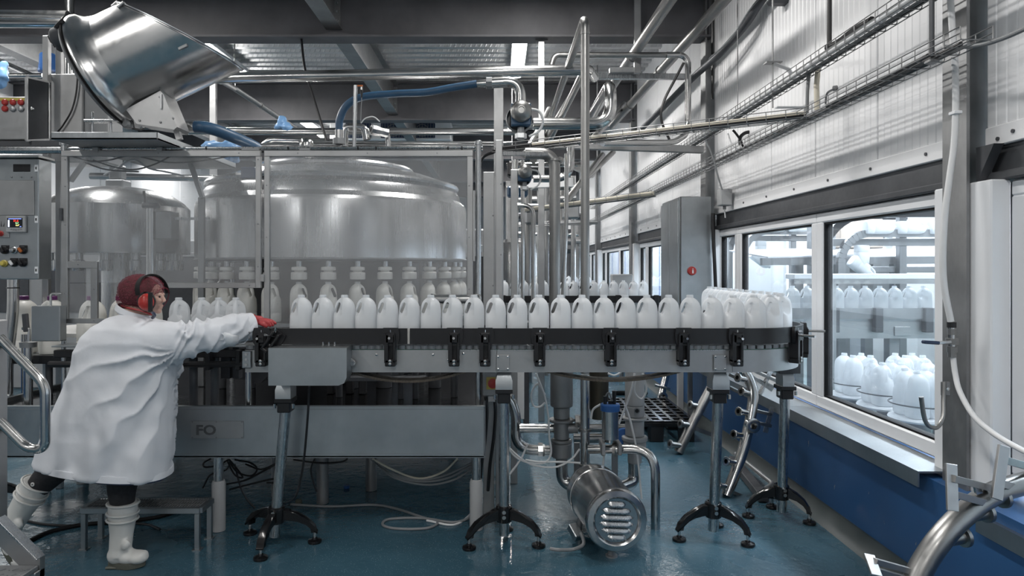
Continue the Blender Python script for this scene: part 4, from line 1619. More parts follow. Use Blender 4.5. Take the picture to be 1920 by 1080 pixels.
for i in range(25):
    t = i / 24
    a = PI * (t - .5)
    p = f0.lerp(f1, .5) + (f0 - f1) * .5 * math.sin(a) * 1.0 - V((.004, 0, 0))
    edge.append(p + V((0, -.080 * math.cos(a), 0)))
edge2 = [V((p.x, 2 * (YP + HD) - p.y, p.z)) for p in edge]
MB().tube(edge + edge2[::-1][1:-1], .0030, 8, closed=True).build('net_band', M['hairnet'], worker)
low = [Q(285, 590, HD - .07), Q(262, 582, HD - .076), Q(240, 577.5, HD - .055), Q(227.5, 573, HD), Q(240, 577, HD + .055), Q(262, 581, HD + .076)]
MB().tube(curve(low, 5), .0045, 8).build('net_band', M['glove'], worker)

# ear defenders
ed = thing_part('ear_defenders', worker, Q(272, 540, HD))
for s in (-1, 1):
    yo = HD + s * .082
    MB().lathe([(0, 0), (.036, 0), (.041, .006), (.041, .018), (.034, .022), (0, .022)], axis(Q(277, 565, yo), (0, s, 0)) @ Matrix.Diagonal((1, 1.12, 1, 1)), 24).build('cushion', M['black'], ed)
    MB().lathe([(.034, .02), (.035, .026), (.031, .040), (.020, .050), (0, .053)], axis(Q(279.5, 566, yo), (0, s, 0)) @ Matrix.Diagonal((1, 1.16, 1, 1)), 24).build('cup', M['red'], ed)
    MB().bar(Q(282, 548, yo + s * .055), Q(282, 585, yo + s * .056), .020, .008, .002, up=(0, s, 0)).build('cup_yoke', M['black'], ed)
band = []
for i in range(17):
    a = PI * i / 16
    yy = -.140 * math.cos(a)
    t = math.sin(a)
    band.append(V((Q(282, 550).x + (Q(275, 517).x - Q(282, 550).x) * t ** .7, YP + HD + yy * (1 if i not in (0, 16) else 1), Q(282, 552).z + (Q(270, 515.5).z - Q(282, 552).z) * t ** .8)))
bb = MB()
rings = []
for i, p in enumerate(band):
    d = (band[min(i + 1, 16)] - band[max(i - 1, 0)]).normalized()
    x = V((1, 0, 0.25)).normalized()
    n = d.cross(x).normalized()
    x = n.cross(d)
    rings.append([p + x * .010 + n * .003, p - x * .010 + n * .003, p - x * .010 - n * .003, p + x * .010 - n * .003])
bb.loft(rings)
bb.build('headband', M['rubber'], ed)
MB().tube(curve([Q(286, 586, HD - .12), Q(290, 591, HD - .09), Q(286, 596, HD - .05)], 4), .007, 8).build('neck_strap', M['navy'], ed)

# coat
lev = [(80, 861, 318, 892, .205), (86, 845, 318.5, 870, .205), (99, 805, 319, 820, .21), (117, 760, 320, 772, .20), (133, 720, 323, 732, .195), (144, 685, 331, 695, .192),
       (153, 655, 335, 665, .192), (165, 630, 330, 636, .188), (183, 611, 318, 615, .17), (203, 599, 305, 604, .135), (222, 590, 292, 600, .095), (236, 585, 286, 597, .066)]
b = MB()
rings = []
for (lx, ly, rx, ry, d) in lev:
    L_, R_ = Q(lx, ly), Q(rx, ry)
    c, h = (L_ + R_) / 2, (R_ - L_) / 2
    ring = []
    for k in range(40):
        th = 2 * PI * k / 40
        e = .85
        cx_, sx_ = math.cos(th), math.sin(th)
        ring.append(c + h * math.copysign(abs(cx_) ** e, cx_) + V((0, d * math.copysign(abs(sx_) ** e, sx_), 0)))
    rings.append(ring)
b.loft(rings)
arm_px = [(275, 646, 3.16, 46), (318, 644, 3.17, 42), (345, 640, 3.19, 36), (372, 633, 3.24, 33), (400, 627, 3.30, 31), (430, 620, 3.36, 29), (455, 614.5, 3.41, 26), (470, 612.5, 3.44, 24.5)]
rings = []
for i, (px, py, Y, r) in enumerate(arm_px):
    a = P(*arm_px[max(0, i - 1)][:3])
    c = P(*arm_px[min(len(arm_px) - 1, i + 1)][:3])
    d = (c - a).normalized()
    p = P(px, py, Y)
    up = (V((0, 0, 1)) - d * d.z).normalized()
    sd = d.cross(up)
    rr = r * Y / F
    rings.append([p + up * rr * math.cos(2 * PI * k / 24) + sd * rr * .92 * math.sin(2 * PI * k / 24) for k in range(24)])
b.loft(rings)
capsule(b, [(P(285, 645, 3.34), .085), (P(288, 690, 3.40), .08), (P(306, 668, 3.46), .055)])
me = remesh(b, .0075, 4, 'coat')
ax, ay = 338, 655
normals = [V(v.normal) for v in me.vertices]
for v, n in zip(me.vertices, normals):
    p = v.co
    px, py = CX + F * p.x / p.y, CY - F * (p.z - H) / p.y
    q = V((px / 60, py / 60, p.y * 6))
    nz = mnoise.noise(q)
    nz2 = mnoise.noise(q * 2.3 + V((7, 3, 1)))
    d = 0.0
    # sleeve: slanting creases, deepest at the bend of the shoulder
    ws = max(0, min(1, (px - 318) / 25))
    if ws > 0:
        s = math.sin((px * .95 + (py - 630) * (.6 + .5 * nz2)) / 7.2 + 4.2 * nz)
        s2 = math.sin((px * .35 - (py - 630) * .8) / 9.5 + 4 * nz2)
        am = .0055 + .0095 * max(0, 1 - abs(px - 352) / 75)
        d += ws * am * (1 - 1.5 * abs(s) ** .8 + .6 * s2)
    # back: folds that fan out from the armpit down to the left
    dx, dy = px - ax, py - ay
    r = math.hypot(dx, dy)
    th = math.atan2(dy, -dx)
    fan = math.sin(th * 9.5 + 2.0 * nz + .4)
    wf = (1 - ws) * max(0, min(1, (316 - px) / 22 if py > 690 else 1)) * min(1, r / 40) * max(0, 1 - r / 260) * max(0, min(1, (th + .15) / .3))
    d += wf * .024 * (1 - 1.8 * abs(fan) ** .7)
    # shallow bowls under the collar
    ring = math.sin(math.hypot((px - 262) * .8, py - 585) / 6.5 + 1.5 * nz)
    wr_ = (1 - ws) * max(0, min(1, (640 - py) / 25)) * max(0, min(1, (px - 175) / 30))
    d += wr_ * .0035 * ring
    # skirt: long soft drapes
    wk = (1 - ws) * max(0, min(1, (py - 735) / 90))
    sk_ = math.sin((px + (py - 800) * .42) / 17.0 + 1.6 * nz + 2)
    d += wk * .012 * sk_ + .003 * nz2
    # hem stays a crisp edge
    v.co = p + n * d
coat = link('lab_coat', me, M['coat'], worker)
# hem band, cuff and placket stitching as raised strips
hem = []
L_, R_ = Q(80, 861), Q(318, 892)
c, h = (L_ + R_) / 2, (R_ - L_) / 2
for k in range(48):
    th = 2 * PI * k / 48
    cx_, sx_ = math.cos(th), math.sin(th)
    hem.append(c + h * .985 * math.copysign(abs(cx_) ** .85, cx_) + V((0, .204 * math.copysign(abs(sx_) ** .85, sx_), 0)))
b = MB()
b.loft([[p + V((0, 0, .030)) for p in hem], [c + (p - c) * 1.004 + V((0, 0, .026)) for p in hem], [c + (p - c) * 1.006 for p in hem], [c + (p - c) * .985 + V((0, 0, -.001)) for p in hem]])
b.build('hem', M['coat'], worker)
p, Y, rr = P(465, 613, 3.43), 3.43, .0675
d = (P(470, 612.5, 3.44) - P(455, 614.5, 3.41)).normalized()
up = (V((0, 0, 1)) - d * d.z).normalized()
sd = d.cross(up)


def ringat(t, r):
    return [p + d * t + up * r * math.cos(2 * PI * k / 28) + sd * r * .93 * math.sin(2 * PI * k / 28) for k in range(28)]


cf = MB().loft([ringat(-.022, .066), ringat(-.019, .0700), ringat(.020, .0690), ringat(.023, .065), ringat(.018, .058)]).build('cuff', M['coat'], worker)
for k in (.6, 1.5):
    q = p + d * .012 - up * .069 * math.cos(k) - sd * .064 * math.sin(k)
MB().ball(P(467, 634, 3.37), .005, seg=8, rings=6).build('cuff_stud', M['cast'], worker)
MB().ball(P(468, 623, 3.365), .005, seg=8, rings=6).build('cuff_stud', M['cast'], worker)
# collar
col_ = MB()
rings = []
for s, z in ((1.0, 0), (1.12, .012), (1.05, .035), (.96, .036)):
    rings.append([Q(254, 594, .02) + V((.078 * s * math.cos(2 * PI * k / 24), .078 * s * math.sin(2 * PI * k / 24), z - .03 * math.cos(2 * PI * k / 24))) for k in range(24)])
col_.loft(rings, cap=False)
col_.build('collar', M['coat'], worker)
# dark blue garment that shows below the coat, and the trousers
b = MB()
b.loft([[c + (q - c) * .90 + V((0.015, 0, .05)) for q in hem], [c + (q - c) * .90 + V((.02, 0, -.014)) for q in hem]])
b.build('under_coat', M['navy'], worker)


def legcloth(pts, name='trouser_leg'):
    m = MB()
    m.tube(curve([P(*q[:3]) for q in pts], 6), lambda t: pts[0][3] + (pts[-1][3] - pts[0][3]) * t, 24)
    me = m.mesh(name, 60)
    ns = [V(v.normal) for v in me.vertices]
    for v, n in zip(me.vertices, ns):
        v.co += n * (.004 * mnoise.noise(v.co * 24))
    return link(name, me, M['trousers'], worker)


legcloth([(222, 800, 3.21, .085), (229, 880, 3.225, .06), (229, 915, 3.235, .055), (229, 952, 3.24, .051)])
legcloth([(168, 790, 3.29, .09), (112, 866, 3.29, .066), (90, 893, 3.29, .060), (66, 918, 3.29, .052)])


def boot(name, shaft, foot, heel_dir, label=None):
    """shaft: [(px, py, Y, r)] from top to ankle; foot: [(px, py, Y, rx, rz)]"""
    t = thing_part(name, worker, P(*shaft[-1][:3]))
    m = MB()
    pts = curve([P(*q[:3]) for q in shaft], 5)
    rs = [q[3] for q in shaft]

    def rad(u):
        x = u * (len(rs) - 1)
        i = min(int(x), len(rs) - 2)
        return rs[i] + (rs[i + 1] - rs[i]) * (x - i)
    m.tube(pts, rad, 24)
    for (px, py, Y, rx, ry, rz, tilt) in foot:
        m.ball(P(px, py, Y), rx, ry, rz, Matrix.Rotation(tilt, 4, 'Y'), 18, 12)
    me = remesh(m, .0055, 5, name)
    link('boot_body', me, M['boot'], t)
    top = pts[0]
    d = (pts[1] - pts[0]).normalized()
    x, y, _ = ortho(d)
    for off, r in ((0, rs[0] + .003), (.045, rs[0] + .0025), (.075, rs[0] + .002)):
        q = top + d * (off + .004)
        MB().tube([q + (x * math.cos(2 * PI * k / 24) + y * math.sin(2 * PI * k / 24)) * r for k in range(24)], .0055, 8, closed=True).build('rib', M['boot'], t)
    return t, top, d


# front boot, flat on the floor
t, top, d = boot('rubber_boot', [(231, 941, 3.24, .065), (230, 965, 3.24, .063), (228, 1000, 3.24, .051), (226, 1025, 3.243, .049), (225, 1040, 3.243, .050)],
                 [(221, 1040, 3.243, .048, .046, .044, 0), (240, 1043, 3.243, .062, .045, .036, .15), (258, 1044, 3.243, .050, .048, .030, .1), (266, 1042, 3.243, .026, .040, .024, 0),
                  (236, 1022, 3.20, .020, .016, .026, .5)], 0)
b = MB()
rings = []
fc = V((P(238, 1050, 3.243).x, 3.243, 0))
outl = []
for k in range(28):
    a = 2 * PI * k / 28
    x = .089 * math.cos(a)
    w = .040 if x > 0 else .035
    outl.append((x - .0, w * math.sin(a) * (1 - .12 * math.cos(2 * a))))
for z, s in ((.001, .97), (.016, 1.0), (.026, .985)):
    rings.append([fc + V((x * s, y * s, z + (.006 * max(0, x / .095) ** 2))) for x, y in outl])
b.loft(rings)
b.build('sole', M['sole'], t)
MB().box(fc.x - .086, fc.x - .03, fc.y - .036, fc.y + .036, .0, .012, bev=.004).build('heel', M['sole'], t)
# rear boot, heel lifted, with three press studs on the shaft
t, top, d = boot('rubber_boot', [(71, 905, 3.29, .066), (58, 927, 3.29, .064), (38, 958, 3.29, .054), (22, 985, 3.29, .050), (16, 1000, 3.29, .050)],
                 [(14, 1003, 3.29, .046, .046, .048, .9), (24, 1030, 3.29, .060, .045, .036, 1.0), (36, 1050, 3.29, .048, .046, .030, .6), (35, 982, 3.245, .026, .016, .02, .9)], 0)
for px, py in ((62, 908), (53.5, 921), (45.5, 934)):
    q = P(px, py, 3.232)
    MB().lathe([(.0035, 0), (.009, 0), (.010, .004), (.008, .006), (.0035, .006)], axis(q, (0, -1, 0)), 14).build('press_stud', M['boot'], t)
b = MB()
q0, q1 = P(6, 1016, 3.29), P(40, 1066, 3.29)
dd = (q1 - q0).normalized()
up = V((-dd.z, 0, dd.x))
if up.z < 0:
    up = -up
b.loft([[q0 + dd * (.085 + .09 * math.cos(2 * PI * k / 20)) + V((0, .044 * math.sin(2 * PI * k / 20), 0)) + up * z for k in range(20)] for z in (.0, .02)])
b.build('sole', M['sole'], t)

# the red glove on the fallen bottle: palm, four fingers, thumb
b = MB()
wr_p = P(475, 600.5, 3.455)


def hp(px, py, Y):
    return P(px, py, Y)


b.ball(hp(487, 600.5, 3.465), .036, .038, .0165, Matrix.Rotation(math.radians(12), 4, 'Y'), 18, 12)
capsule(b, [(hp(477, 600.5, 3.455), .026), (hp(487, 601, 3.465), .024)])
fing = [  # knuckle, middle, tip (nearest finger first)
    [(496, 601.5, 3.432, .0105), (503, 605, 3.428, .0095), (506.5, 610.5, 3.432, .0082)],
    [(498, 600.5, 3.455, .0110), (507, 603.5, 3.455, .0098), (511.5, 609.5, 3.457, .0084)],
    [(498, 600.0, 3.478, .0108), (509, 602.0, 3.480, .0096), (516, 606.0, 3.484, .0080)],
    [(496, 600.0, 3.500, .0095), (505, 601.5, 3.506, .0084), (512, 604.5, 3.510, .0072)]]
for f in fing:
    capsule(b, [(hp(*q[:3]), q[3]) for q in [(488, 600.5, f[0][2], .011)] + f], 10)
capsule(b, [(hp(484, 603.5, 3.440), .013), (hp(492, 607.5, 3.420), .0115), (hp(499, 611.5, 3.424), .0092)], 10)
me = remesh(b, .0028, 2, 'glove')
gl = link('red_glove', me, M['glove'], worker)
MB().tube([wr_p + V((0, .031 * math.cos(2 * PI * k / 20), .029 * math.sin(2 * PI * k / 20))) for k in range(20)], .004, 8, closed=True).build('glove_cuff', M['glove'], worker)
# ------------------------------------------------------------------ hopper and its platform over the guard
pf = thing('hopper_platform', 'shallow steel tray platform above the left guard door, under the tilted hopper', 'platform', P(200, 255, 4.0))
TZ = H + (CY - 262) * 3.54 / F
TX0, TX1, TY0, TY1 = (95 - CX) * 3.54 / F, (295 - CX) * 3.54 / F, 3.54, 4.60
MB().box(TX0, TX1, TY0, TY1, TZ + .002, TZ + .010).build('tray_floor', M['cast'], pf)
for q in ((TX0, TX1, TY0, TY0 + .006), (TX0, TX1, TY1 - .006, TY1), (TX0, TX0 + .006, TY0, TY1), (TX1 - .006, TX1, TY0, TY1)):
    MB().box(*q, TZ, TZ + .040, bev=.002).build('tray_lip', M['steel_h'], pf)
for x in (TX0 + .1, TX1 - .1):
    MB().box(x - .015, x + .015, 3.76, 3.80, TZ - .03, TZ).build('tray_foot', M['frame'], pf)
cb = thing('hopper_gearbox', 'tall plain steel box standing on the tray behind the hopper rim', 'box', P(130, 247, 4.45))
z0 = TZ + .011
MB().box((93 - CX) * 4.38 / F, (155 - CX) * 4.38 / F, 4.38, 4.58, z0, H + (CY - 138) * 4.38 / F, bev=.006).build('box_body', M['frame'], cb)
MB().box((156 - CX) * 4.40 / F, (202 - CX) * 4.40 / F, 4.40, 4.58, z0, H + (CY - 146) * 4.40 / F, bev=.006).build('side_box', M['grey_paint'], cb)
MB().tube(curve([P(146, 110, 4.36), P(144, 165, 4.36), P(135, 205, 4.36), P(118, 235, 4.36), P(108, 247, 4.36)], 6), .0055, 8).build('black_cable', M['black'], cb)

AX = V((.91, .0, .43)).normalized()
HC = P(204, 137, 4.0)
ho = thing('cap_hopper', 'big tilted stainless hopper, a slanted drum with a dished rim at the upper left', 'hopper', HC)
MA = axis(HC, AX)
lip = .336
MB().lathe([(lip - .01, -.012), (lip + .012, -.012), (lip + .014, 0), (lip + .008, .016), (.335, .03), (.318, .045), (.306, .075), (.300, .10), (.296, .12)], MA, 64).build('dished_rim', M['satin'], ho, 50)
MB().lathe([(0, -.02), (lip + .004, -.02), (lip + .010, -.030), (lip + .0, -.042), (.0, -.05)], MA, 64).build('back_plate', M['cast'], ho)
MB().lathe([(lip + .014, -.02), (lip + .020, -.018), (lip + .020, -.010), (lip + .014, -.008)], MA, 64).build('seal_band', M['rubber'], ho)
# slanted drum: short along the top, long along the bottom
x, y, z = MA.col[0].to_3d(), MA.col[1].to_3d(), MA.col[2].to_3d()
upv = (V((0, 0, 1)) - z * z.z).normalized()
sd = z.cross(upv)
N = 64
r0, r1, r2 = [], [], []
for k in range(N):
    a = 2 * PI * k / N
    d = upv * math.cos(a) + sd * math.sin(a)
    L = .115 + .120 + .235 * (1 - math.cos(a))
    r0.append(HC + d * .2965 + z * .115)
    r1.append(HC + d * .2965 + z * L)
    r2.append(HC + d * .292 + z * (L - .002))
r3 = [HC + d_ for d_ in [(p - HC) * 1 for p in r2]]
inner = []
for k in range(N):
    a = 2 * PI * k / N
    d = upv * math.cos(a) + sd * math.sin(a)
    inner.append(HC + d * .292 + z * .02)
MB().loft([r0, r1, r2, inner], cap=False).build('drum_wall', M['satin'], ho, 40)
MB().tube([p for p in r1], .0055, 6, closed=True).build('drum_edge', M['pipe'], ho)
# flat lid hinged on the slanted mouth, with its toggle clasps
cen = sum(r1, V()) / N
lidn = (r1[0] - cen).cross(r1[N // 4] - cen).normalized()
if lidn.dot(z) < 0:
    lidn = -lidn
MB().loft([[cen + (p - cen) * 1.02 + lidn * .006 for p in r1], [cen + (p - cen) * 1.02 + lidn * .012 for p in r1]]).build('lid', M['steel_h'], ho)
for k in (4, 9, N - 8):
    q = r1[k]
    MB().bar(q - z * .03, q + lidn * .02, .025, .014, .003).build('clasp', M['cast'], ho)
q = HC + z * .50 + (-upv * .55 - V((0, 1, 0)) * .8).normalized() * .30
MB().bar(q, q + z * .055, .014, .018, .003).build('drum_catch', M['cast'], ho)
# motor behind the back plate
mo = thing_part('drive_motor', ho, HC)
mp = axis(HC - z * .05 + upv * .285 + V((0, -.02, 0)), -z)
MB().lathe([(0, 0), (.070, 0), (.072, .01), (.072, .125), (.062, .14), (0, .145)], mp, 24).build('motor_body', M['dark_steel'], mo)
for k in range(-3, 4):
    w = math.sqrt(max(.0, .058 ** 2 - (k * .018) ** 2))
    MB().box(k * .018 - .002, k * .018 + .002, -w, w, .141, .149, mp).build('grille_bar', M['black'], mo)
    MB().box(-w, w, k * .018 - .002, k * .018 + .002, .141, .149, mp).build('grille_bar', M['black'], mo)
q0 = HC + upv * (lip + .0)
MB().bar(HC - z * .045 + upv * .20 - V((0, .29, 0)), HC - z * .0 + upv * .24 - V((0, .26, 0)), .02, .02, .003).build('rim_clamp', M['black'], ho)
MB().lathe([(0, 0), (.028, 0), (.026, .03), (.015, .04), (0, .04)], axis(HC - upv * .35 + z * .0 + V((0, -.06, 0)), (0, -1, 0)), 14).build('hinge_boss', M['cast'], ho)
# chute under the drum, and the trestle that carries it
ch = thing('cap_chute', 'grey bolted chute box that hangs below the tilted hopper drum', 'chute', P(285, 225, 3.9))
a = [P(236, 205, 3.88), P(300, 170, 3.88), P(306, 176, 3.88), P(332, 238, 3.88), P(326, 243, 3.88), P(256, 232, 3.88)]
vs = a + [p + V((0, .16, 0)) for p in a]
n = len(a)
MB().add(vs, [tuple(range(n)), tuple(range(2 * n - 1, n - 1, -1))] + [(i, (i + 1) % n, n + (i + 1) % n, n + i) for i in range(n)]).build('chute_box', M['frame'], ch, 20)
for px, py in ((262, 226), (301, 229), (325, 222), (300, 182)):
    MB().lathe([(0, 0), (.007, 0), (.006, .006), (0, .007)], axis(P(px, py, 3.88), (0, -1, 0)), 8).build('bolt', M['cast'], ch)
MB().bar(P(302, 176, 3.875), P(302, 204, 3.875), .010, .008).build('strap', M['steel'], ch)
MB().bar(P(248, 240, 3.95), P(242, 205, 3.95), .02, .02).build('strut', M['dark_steel'], ch)
MB().bar(P(330, 238, 3.95), P(337, 262, 3.95), .03, .03).build('strut', M['frame'], ch)
MB().box(P(160, 226, 3.9).x, P(228, 226, 3.9).x, 3.88, 3.94, P(0, 229, 3.9).z, P(0, 225, 3.9).z, bev=.002).build('support_bar', M['steel'], ch)
for px in (173, 208):
    MB().cyl(P(px, 210, 3.91), V((P(px, 0, 3.91).x, 3.91, TZ + .011)), .006).build('threaded_rod', M['steel'], ch)

# red button box and open black door at the far left
rb = thing('button_box', 'pale grey box with five round lamps and red buttons, far upper left', 'control panel', P(10, 262, 3.95))
MB().box((-50 - CX) * 3.95 / F, (49 - CX) * 3.95 / F, 3.95, 4.1, H + (CY - 262) * 3.95 / F, H + (CY - 181) * 3.95 / F, bev=.005).build('box_body', M['frame'], rb)
MB().box((-50 - CX) * 3.95 / F, (48 - CX) * 3.95 / F, 3.945, 3.95, H + (CY - 189) * 3.95 / F, H + (CY - 184) * 3.95 / F).build('label_strip', M['yellow'], rb)
for px, py, m in ((10, 192, 'red'), (25, 192, 'red'), (40, 192, 'red'), (10, 204, 'red'), (25, 204, 'frame'), (40, 204, 'frame')):
    MB().lathe([(0, 0), (.018, 0), (.018, .008), (.013, .014), (0, .016)], axis(P(px, py, 3.95), (0, -1, 0)), 16).build('button', M[m], rb)
MB().box((-55 - CX) * 3.95 / F, (112 - CX) * 3.95 / F, 3.96, 4.06, H + (CY - 274) * 3.95 / F, H + (CY - 263) * 3.95 / F, bev=.002).build('mount_bar', M['dark_steel'], rb)
od = thing('cabinet_door', 'dark open cabinet door with a round lock, right of the red buttons', 'door', P(70, 265, 3.95))
q = [P(50, 145, 3.94), P(91, 154, 4.10), P(91, 262, 4.10), P(50, 264, 3.94)]
b = MB()
b.loft([q, [p + V((.008, .012, 0)) for p in q]])
b.build('door_leaf', M['dark_steel'], od)
for i in range(4):
    MB().bar(q[i] + V((.002, -.004, 0)), q[(i + 1) % 4] + V((.002, -.004, 0)), .012, .012).build('door_edge', M['frame'], od)
MB().lathe([(0, 0), (.012, 0), (.010, .012), (0, .014)], axis(P(60, 204, 3.97), (.2, -1, 0)), 12).build('lock', M['pipe'], od)

# ------------------------------------------------------------------ pipework overhead
G5 = 'overhead stainless pipes'


def pipe(label, pts, r, m='pipe', fil=.1, seg=18, flanges=(), group=G5, name='pipe', cat='pipe', fr=1.22):
    pts = [P(*p) for p in pts]
    path = fillet(pts, fil, 8)
    if not flanges:
        o = MB().tube(path, r, seg).build(name, M[m])
        return tag(o, label, cat, group)
    t = thing(name, label, cat, pts[0], group)
    MB().tube(path, r, seg).build('pipe_run', M[m], t)
    for (a, b_, f) in flanges:
        q = pts[a].lerp(pts[b_], f)
        d = (pts[b_] - pts[a]).normalized()
        MB().lathe([(r, -.008), (r * fr, -.007), (r * fr, .007), (r, .008)], axis(q, d), seg).build('weld_collar', M['pipe_dull'], t)
    return t


pipe('long horizontal warm-toned steel pipe that crosses from the hopper to the tall vertical pipe', [(330, 148, 4.9), (1103, 131, 4.9), (1113, 145, 5.4)], .039, 'pipe', .06, 20)
pipe('long grey horizontal pipe low above the guard, behind the blue hoses', [(338, 246, 5.9), (985, 247, 5.9)], .031, 'pipe', 0)
pipe('thin twin pipe running left to right just over the guard, upper one', [(560, 266, 5.05), (960, 268, 5.05)], .011, 'pipe', 0)
pipe('thin twin pipe running left to right just over the guard, lower one', [(480, 271, 5.0), (940, 273, 5.0)], .011, 'pipe', 0)
pipe('pipe with an upturned bend at its left end, just above the guard top', [(488, 275, 5.5), (505, 262, 5.5), (640, 265, 5.5)], .020, 'pipe', .08)
pipe('tall vertical pipe that rises past everything and bends back at the top', [(1097, 700, 3.92), (1097, 33, 3.92), (1036, 210, 6.4), (1012, 283, 8.6)], .0255, 'pipe_dull', .07, 20, ((0, 1, .955), (2, 3, .05)), fr=1.1)
pipe('straight diagonal pipe running back from the upper right, nearest the wall', [(1395, -42, 4.72), (1147, 236, 9.4)], .046, 'pipe_dull', 0, 20, ((0, 1, .46), (0, 1, .75)))
pipe('straight diagonal pipe running back from the upper edge, second from the wall', [(1290, -52, 4.4), (1108, 222, 9.0)], .046, 'pipe_dull', 0, 20, ((0, 1, .40), (0, 1, .65)))
pipe('bright pipe with a broad S-bend that joins the big valve', [(1000, 232, 4.9), (1145, 232, 4.9), (1145, 158, 4.9), (1098, 236, 7.6)], .043, 'pipe', .13, 22)
pipe('slim dark horizontal pipe below the roof deck, right of the lamp', [(1034, 122, 6.0), (1040, 103, 6.0), (1265, 103, 6.0)], .024, 'pipe_dull', .08)
pipe('vertical pipe hooked at the top beside the wall column', [(1250, 103, 5.9), (1290, 103, 5.9), (1290, 250, 5.9), (1262, 268, 5.6), (1130, 268, 5.0)], .026, 'pipe', .12)
pipe('thick upright pipe with a bend at its top, right of the small valve', [(985, 288, 4.4), (1040, 288, 4.4), (1040, 700, 4.4)], .036, 'pipe_dull', .12, 22, ((1, 2, .03),))
pipe('slim bright upright pipe between the two thicker vertical pipes', [(1062, 288, 4.9), (1062, 410, 4.9), (1054, 600, 4.9)], .0155, 'pipe', 0)
pipe('pipe with an upward bend behind the thick upright pipe', [(1000, 335, 5.4), (1070, 335, 5.4), (1070, 275, 5.4)], .030, 'pipe', .14)
pipe('slim pipe that bends down beside the grey posts, ending behind the bottles', [(960, 385, 4.6), (1000, 385, 4.6), (1000, 640, 4.6)], .0155, 'pipe', .07)
pipe('upright dark pipe with a bend, left of the slim pair', [(980, 300, 5.0), (980, 640, 5.0)], .014, 'pipe', 0)
pipe('slanting pipe behind the thin rods, left of the tall vertical pipe', [(1092, 140, 6.2), (1045, 235, 9.0), (1000, 330, 12)], .034, 'pipe_dull', 0)
pipe('slanting thin pipe that falls to the right below the ceiling joist', [(415, 152, 6.5), (440, 166, 6.5), (530, 225, 7.4), (570, 250, 7.9)], .027, 'galv', 0, 14, ((0, 3, .0), (1, 2, .5)))
SLP = bpy.data.objects[[o.name for o in bpy.data.objects if o.get('label', '').startswith('slanting thin pipe that falls')][0]]
q = P(440, 166, 6.6)
MB().cyl(q, V((q.x, q.y, 4.09)), .006, seg=8).build('hanger_rod', M['steel'], SLP)
for i, (px, Y) in enumerate(((400, 6.6), (1015, 6.33), (935, 5.0), (1195, 6.2), (964, 4.5))):
    lab = ('square steel upright behind the left guard, under the long pipe', 'square steel hanger with a top plate, right of the ceiling lamp', 'flat steel upright left of the big valve', 'square steel hanger under the first beam between the diagonal pipes', 'flat strap upright left of the small blue valve')[i]
    rng = ((150, 285), (66, 640), (165, 300), (-30, 138), (318, 440))[i]
    w = (.030, .028, .035, .03, .022)[i]
    a, c = P(px, rng[0], Y), P(px, rng[1], Y)
    if i == 1:
        a.z = 3.516
    if i != 3:
        c.z = 0
    else:
        a.z = 4.09
    t = thing('hanger_post', lab, 'post', c)
    MB().box(a.x - w, a.x + w, Y - .02, Y + .02, c.z, a.z, bev=.003).build('post_body', M['frame'], t)
    if i == 1:
        MB().box(a.x - w * 2, a.x + w * 2, Y - .04, Y + .04, a.z, a.z + .012).build('top_plate', M['dark_steel'], t)
# thin dark purlins, support arms and cross bars
for lab, p0, p1, w, h, m in (('square crossbar carrying the two diagonal pipes under the first beam', (1102, 143, 6.3), (1284, 144, 6.3), .05, .05, 'steel'),
                             ('long dark crossbar between the upright pipes and the wall column', (1040, 272, 6.0), (1318, 281, 6.0), .06, .06, 'galv'),
                             ('short square bar at the small valve, pointing right from the grey posts', (942, 288, 4.0), (1026, 289, 4.3), .025, .025, 'steel'),
                             ('short flat bar above the dark crossbar', (1110, 266, 5.6), (1244, 268, 5.6), .03, .03, 'steel'),
                             ('pale bar behind the thick upright pipe, below the small valve', (975, 345, 6.0), (1075, 342, 6.0), .05, .08, 'white_paint')):
    a, c = P(*p0), P(*p1)
    o = MB().bar(a, c, w, h, .003).build('support_bar', M[m])
    tag(o, lab, 'bar', 'support bars of the pipework')
for px in (1155, 1178):
    q = P(px, 132, 6.25)
    tag(MB().box(q.x - .06, q.x + .06, q.y - .03, q.y + .03, q.z - .03, q.z + .025, bev=.006).build('pipe_saddle', M['cast']), 'small steel pipe saddle on the crossbar, %s of the two' % ('left' if px < 1160 else 'right'), 'bracket', 'pipe saddles')

# blue hoses
pts = [P(636, 248, 4.3), P(637, 225, 4.3), P(650, 198, 4.3), P(680, 182, 4.3), P(740, 176, 4.3), P(800, 173, 4.3), P(850, 164, 4.3), P(896, 157, 4.3)]
hz = thing('blue_hose', 'blue rubber hose that arches from the guard top up to the bend by the valve', 'hose', pts[0], 'blue hoses')
MB().tube(curve(pts, 8), .0235, 18).build('hose', M['blue_hose'], hz)
MB().cyl(P(894, 157.4, 4.3), P(912, 156.5, 4.3), .026).build('hose_clamp', M['pipe'], hz)
MB().lathe([(.026, -.02), (.038, -.018), (.038, .018), (.026, .02)], axis(P(917, 156, 4.3), (1, 0, 0)), 8).build('union_nut', M['cast'], hz)
MB().cyl(P(636, 244, 4.3), P(636, 262, 4.3), .026).build('hose_clamp', M['pipe'], hz)
MB().lathe([(.026, -.02), (.040, -.018), (.040, .018), (.026, .02)], axis(P(636, 265, 4.3), (0, 0, 1)), 8).build('union_nut', M['cast'], hz)
pipe('light bent steel pipe from the blue hose down into the big round valve', [(918, 156, 4.3), (976, 152, 4.3), (976, 215, 4.3)], .034, 'pipe', .16, 20)
pts = [P(366, 238, 4.1), P(385, 239, 4.1), P(410, 246, 4.15), P(440, 258, 4.25), P(468, 270, 4.4), P(480, 276, 4.5)]
hz = thing('blue_hose', 'thick dark blue hose that leaves the chute and sinks behind the guard', 'hose', pts[0], 'blue hoses')
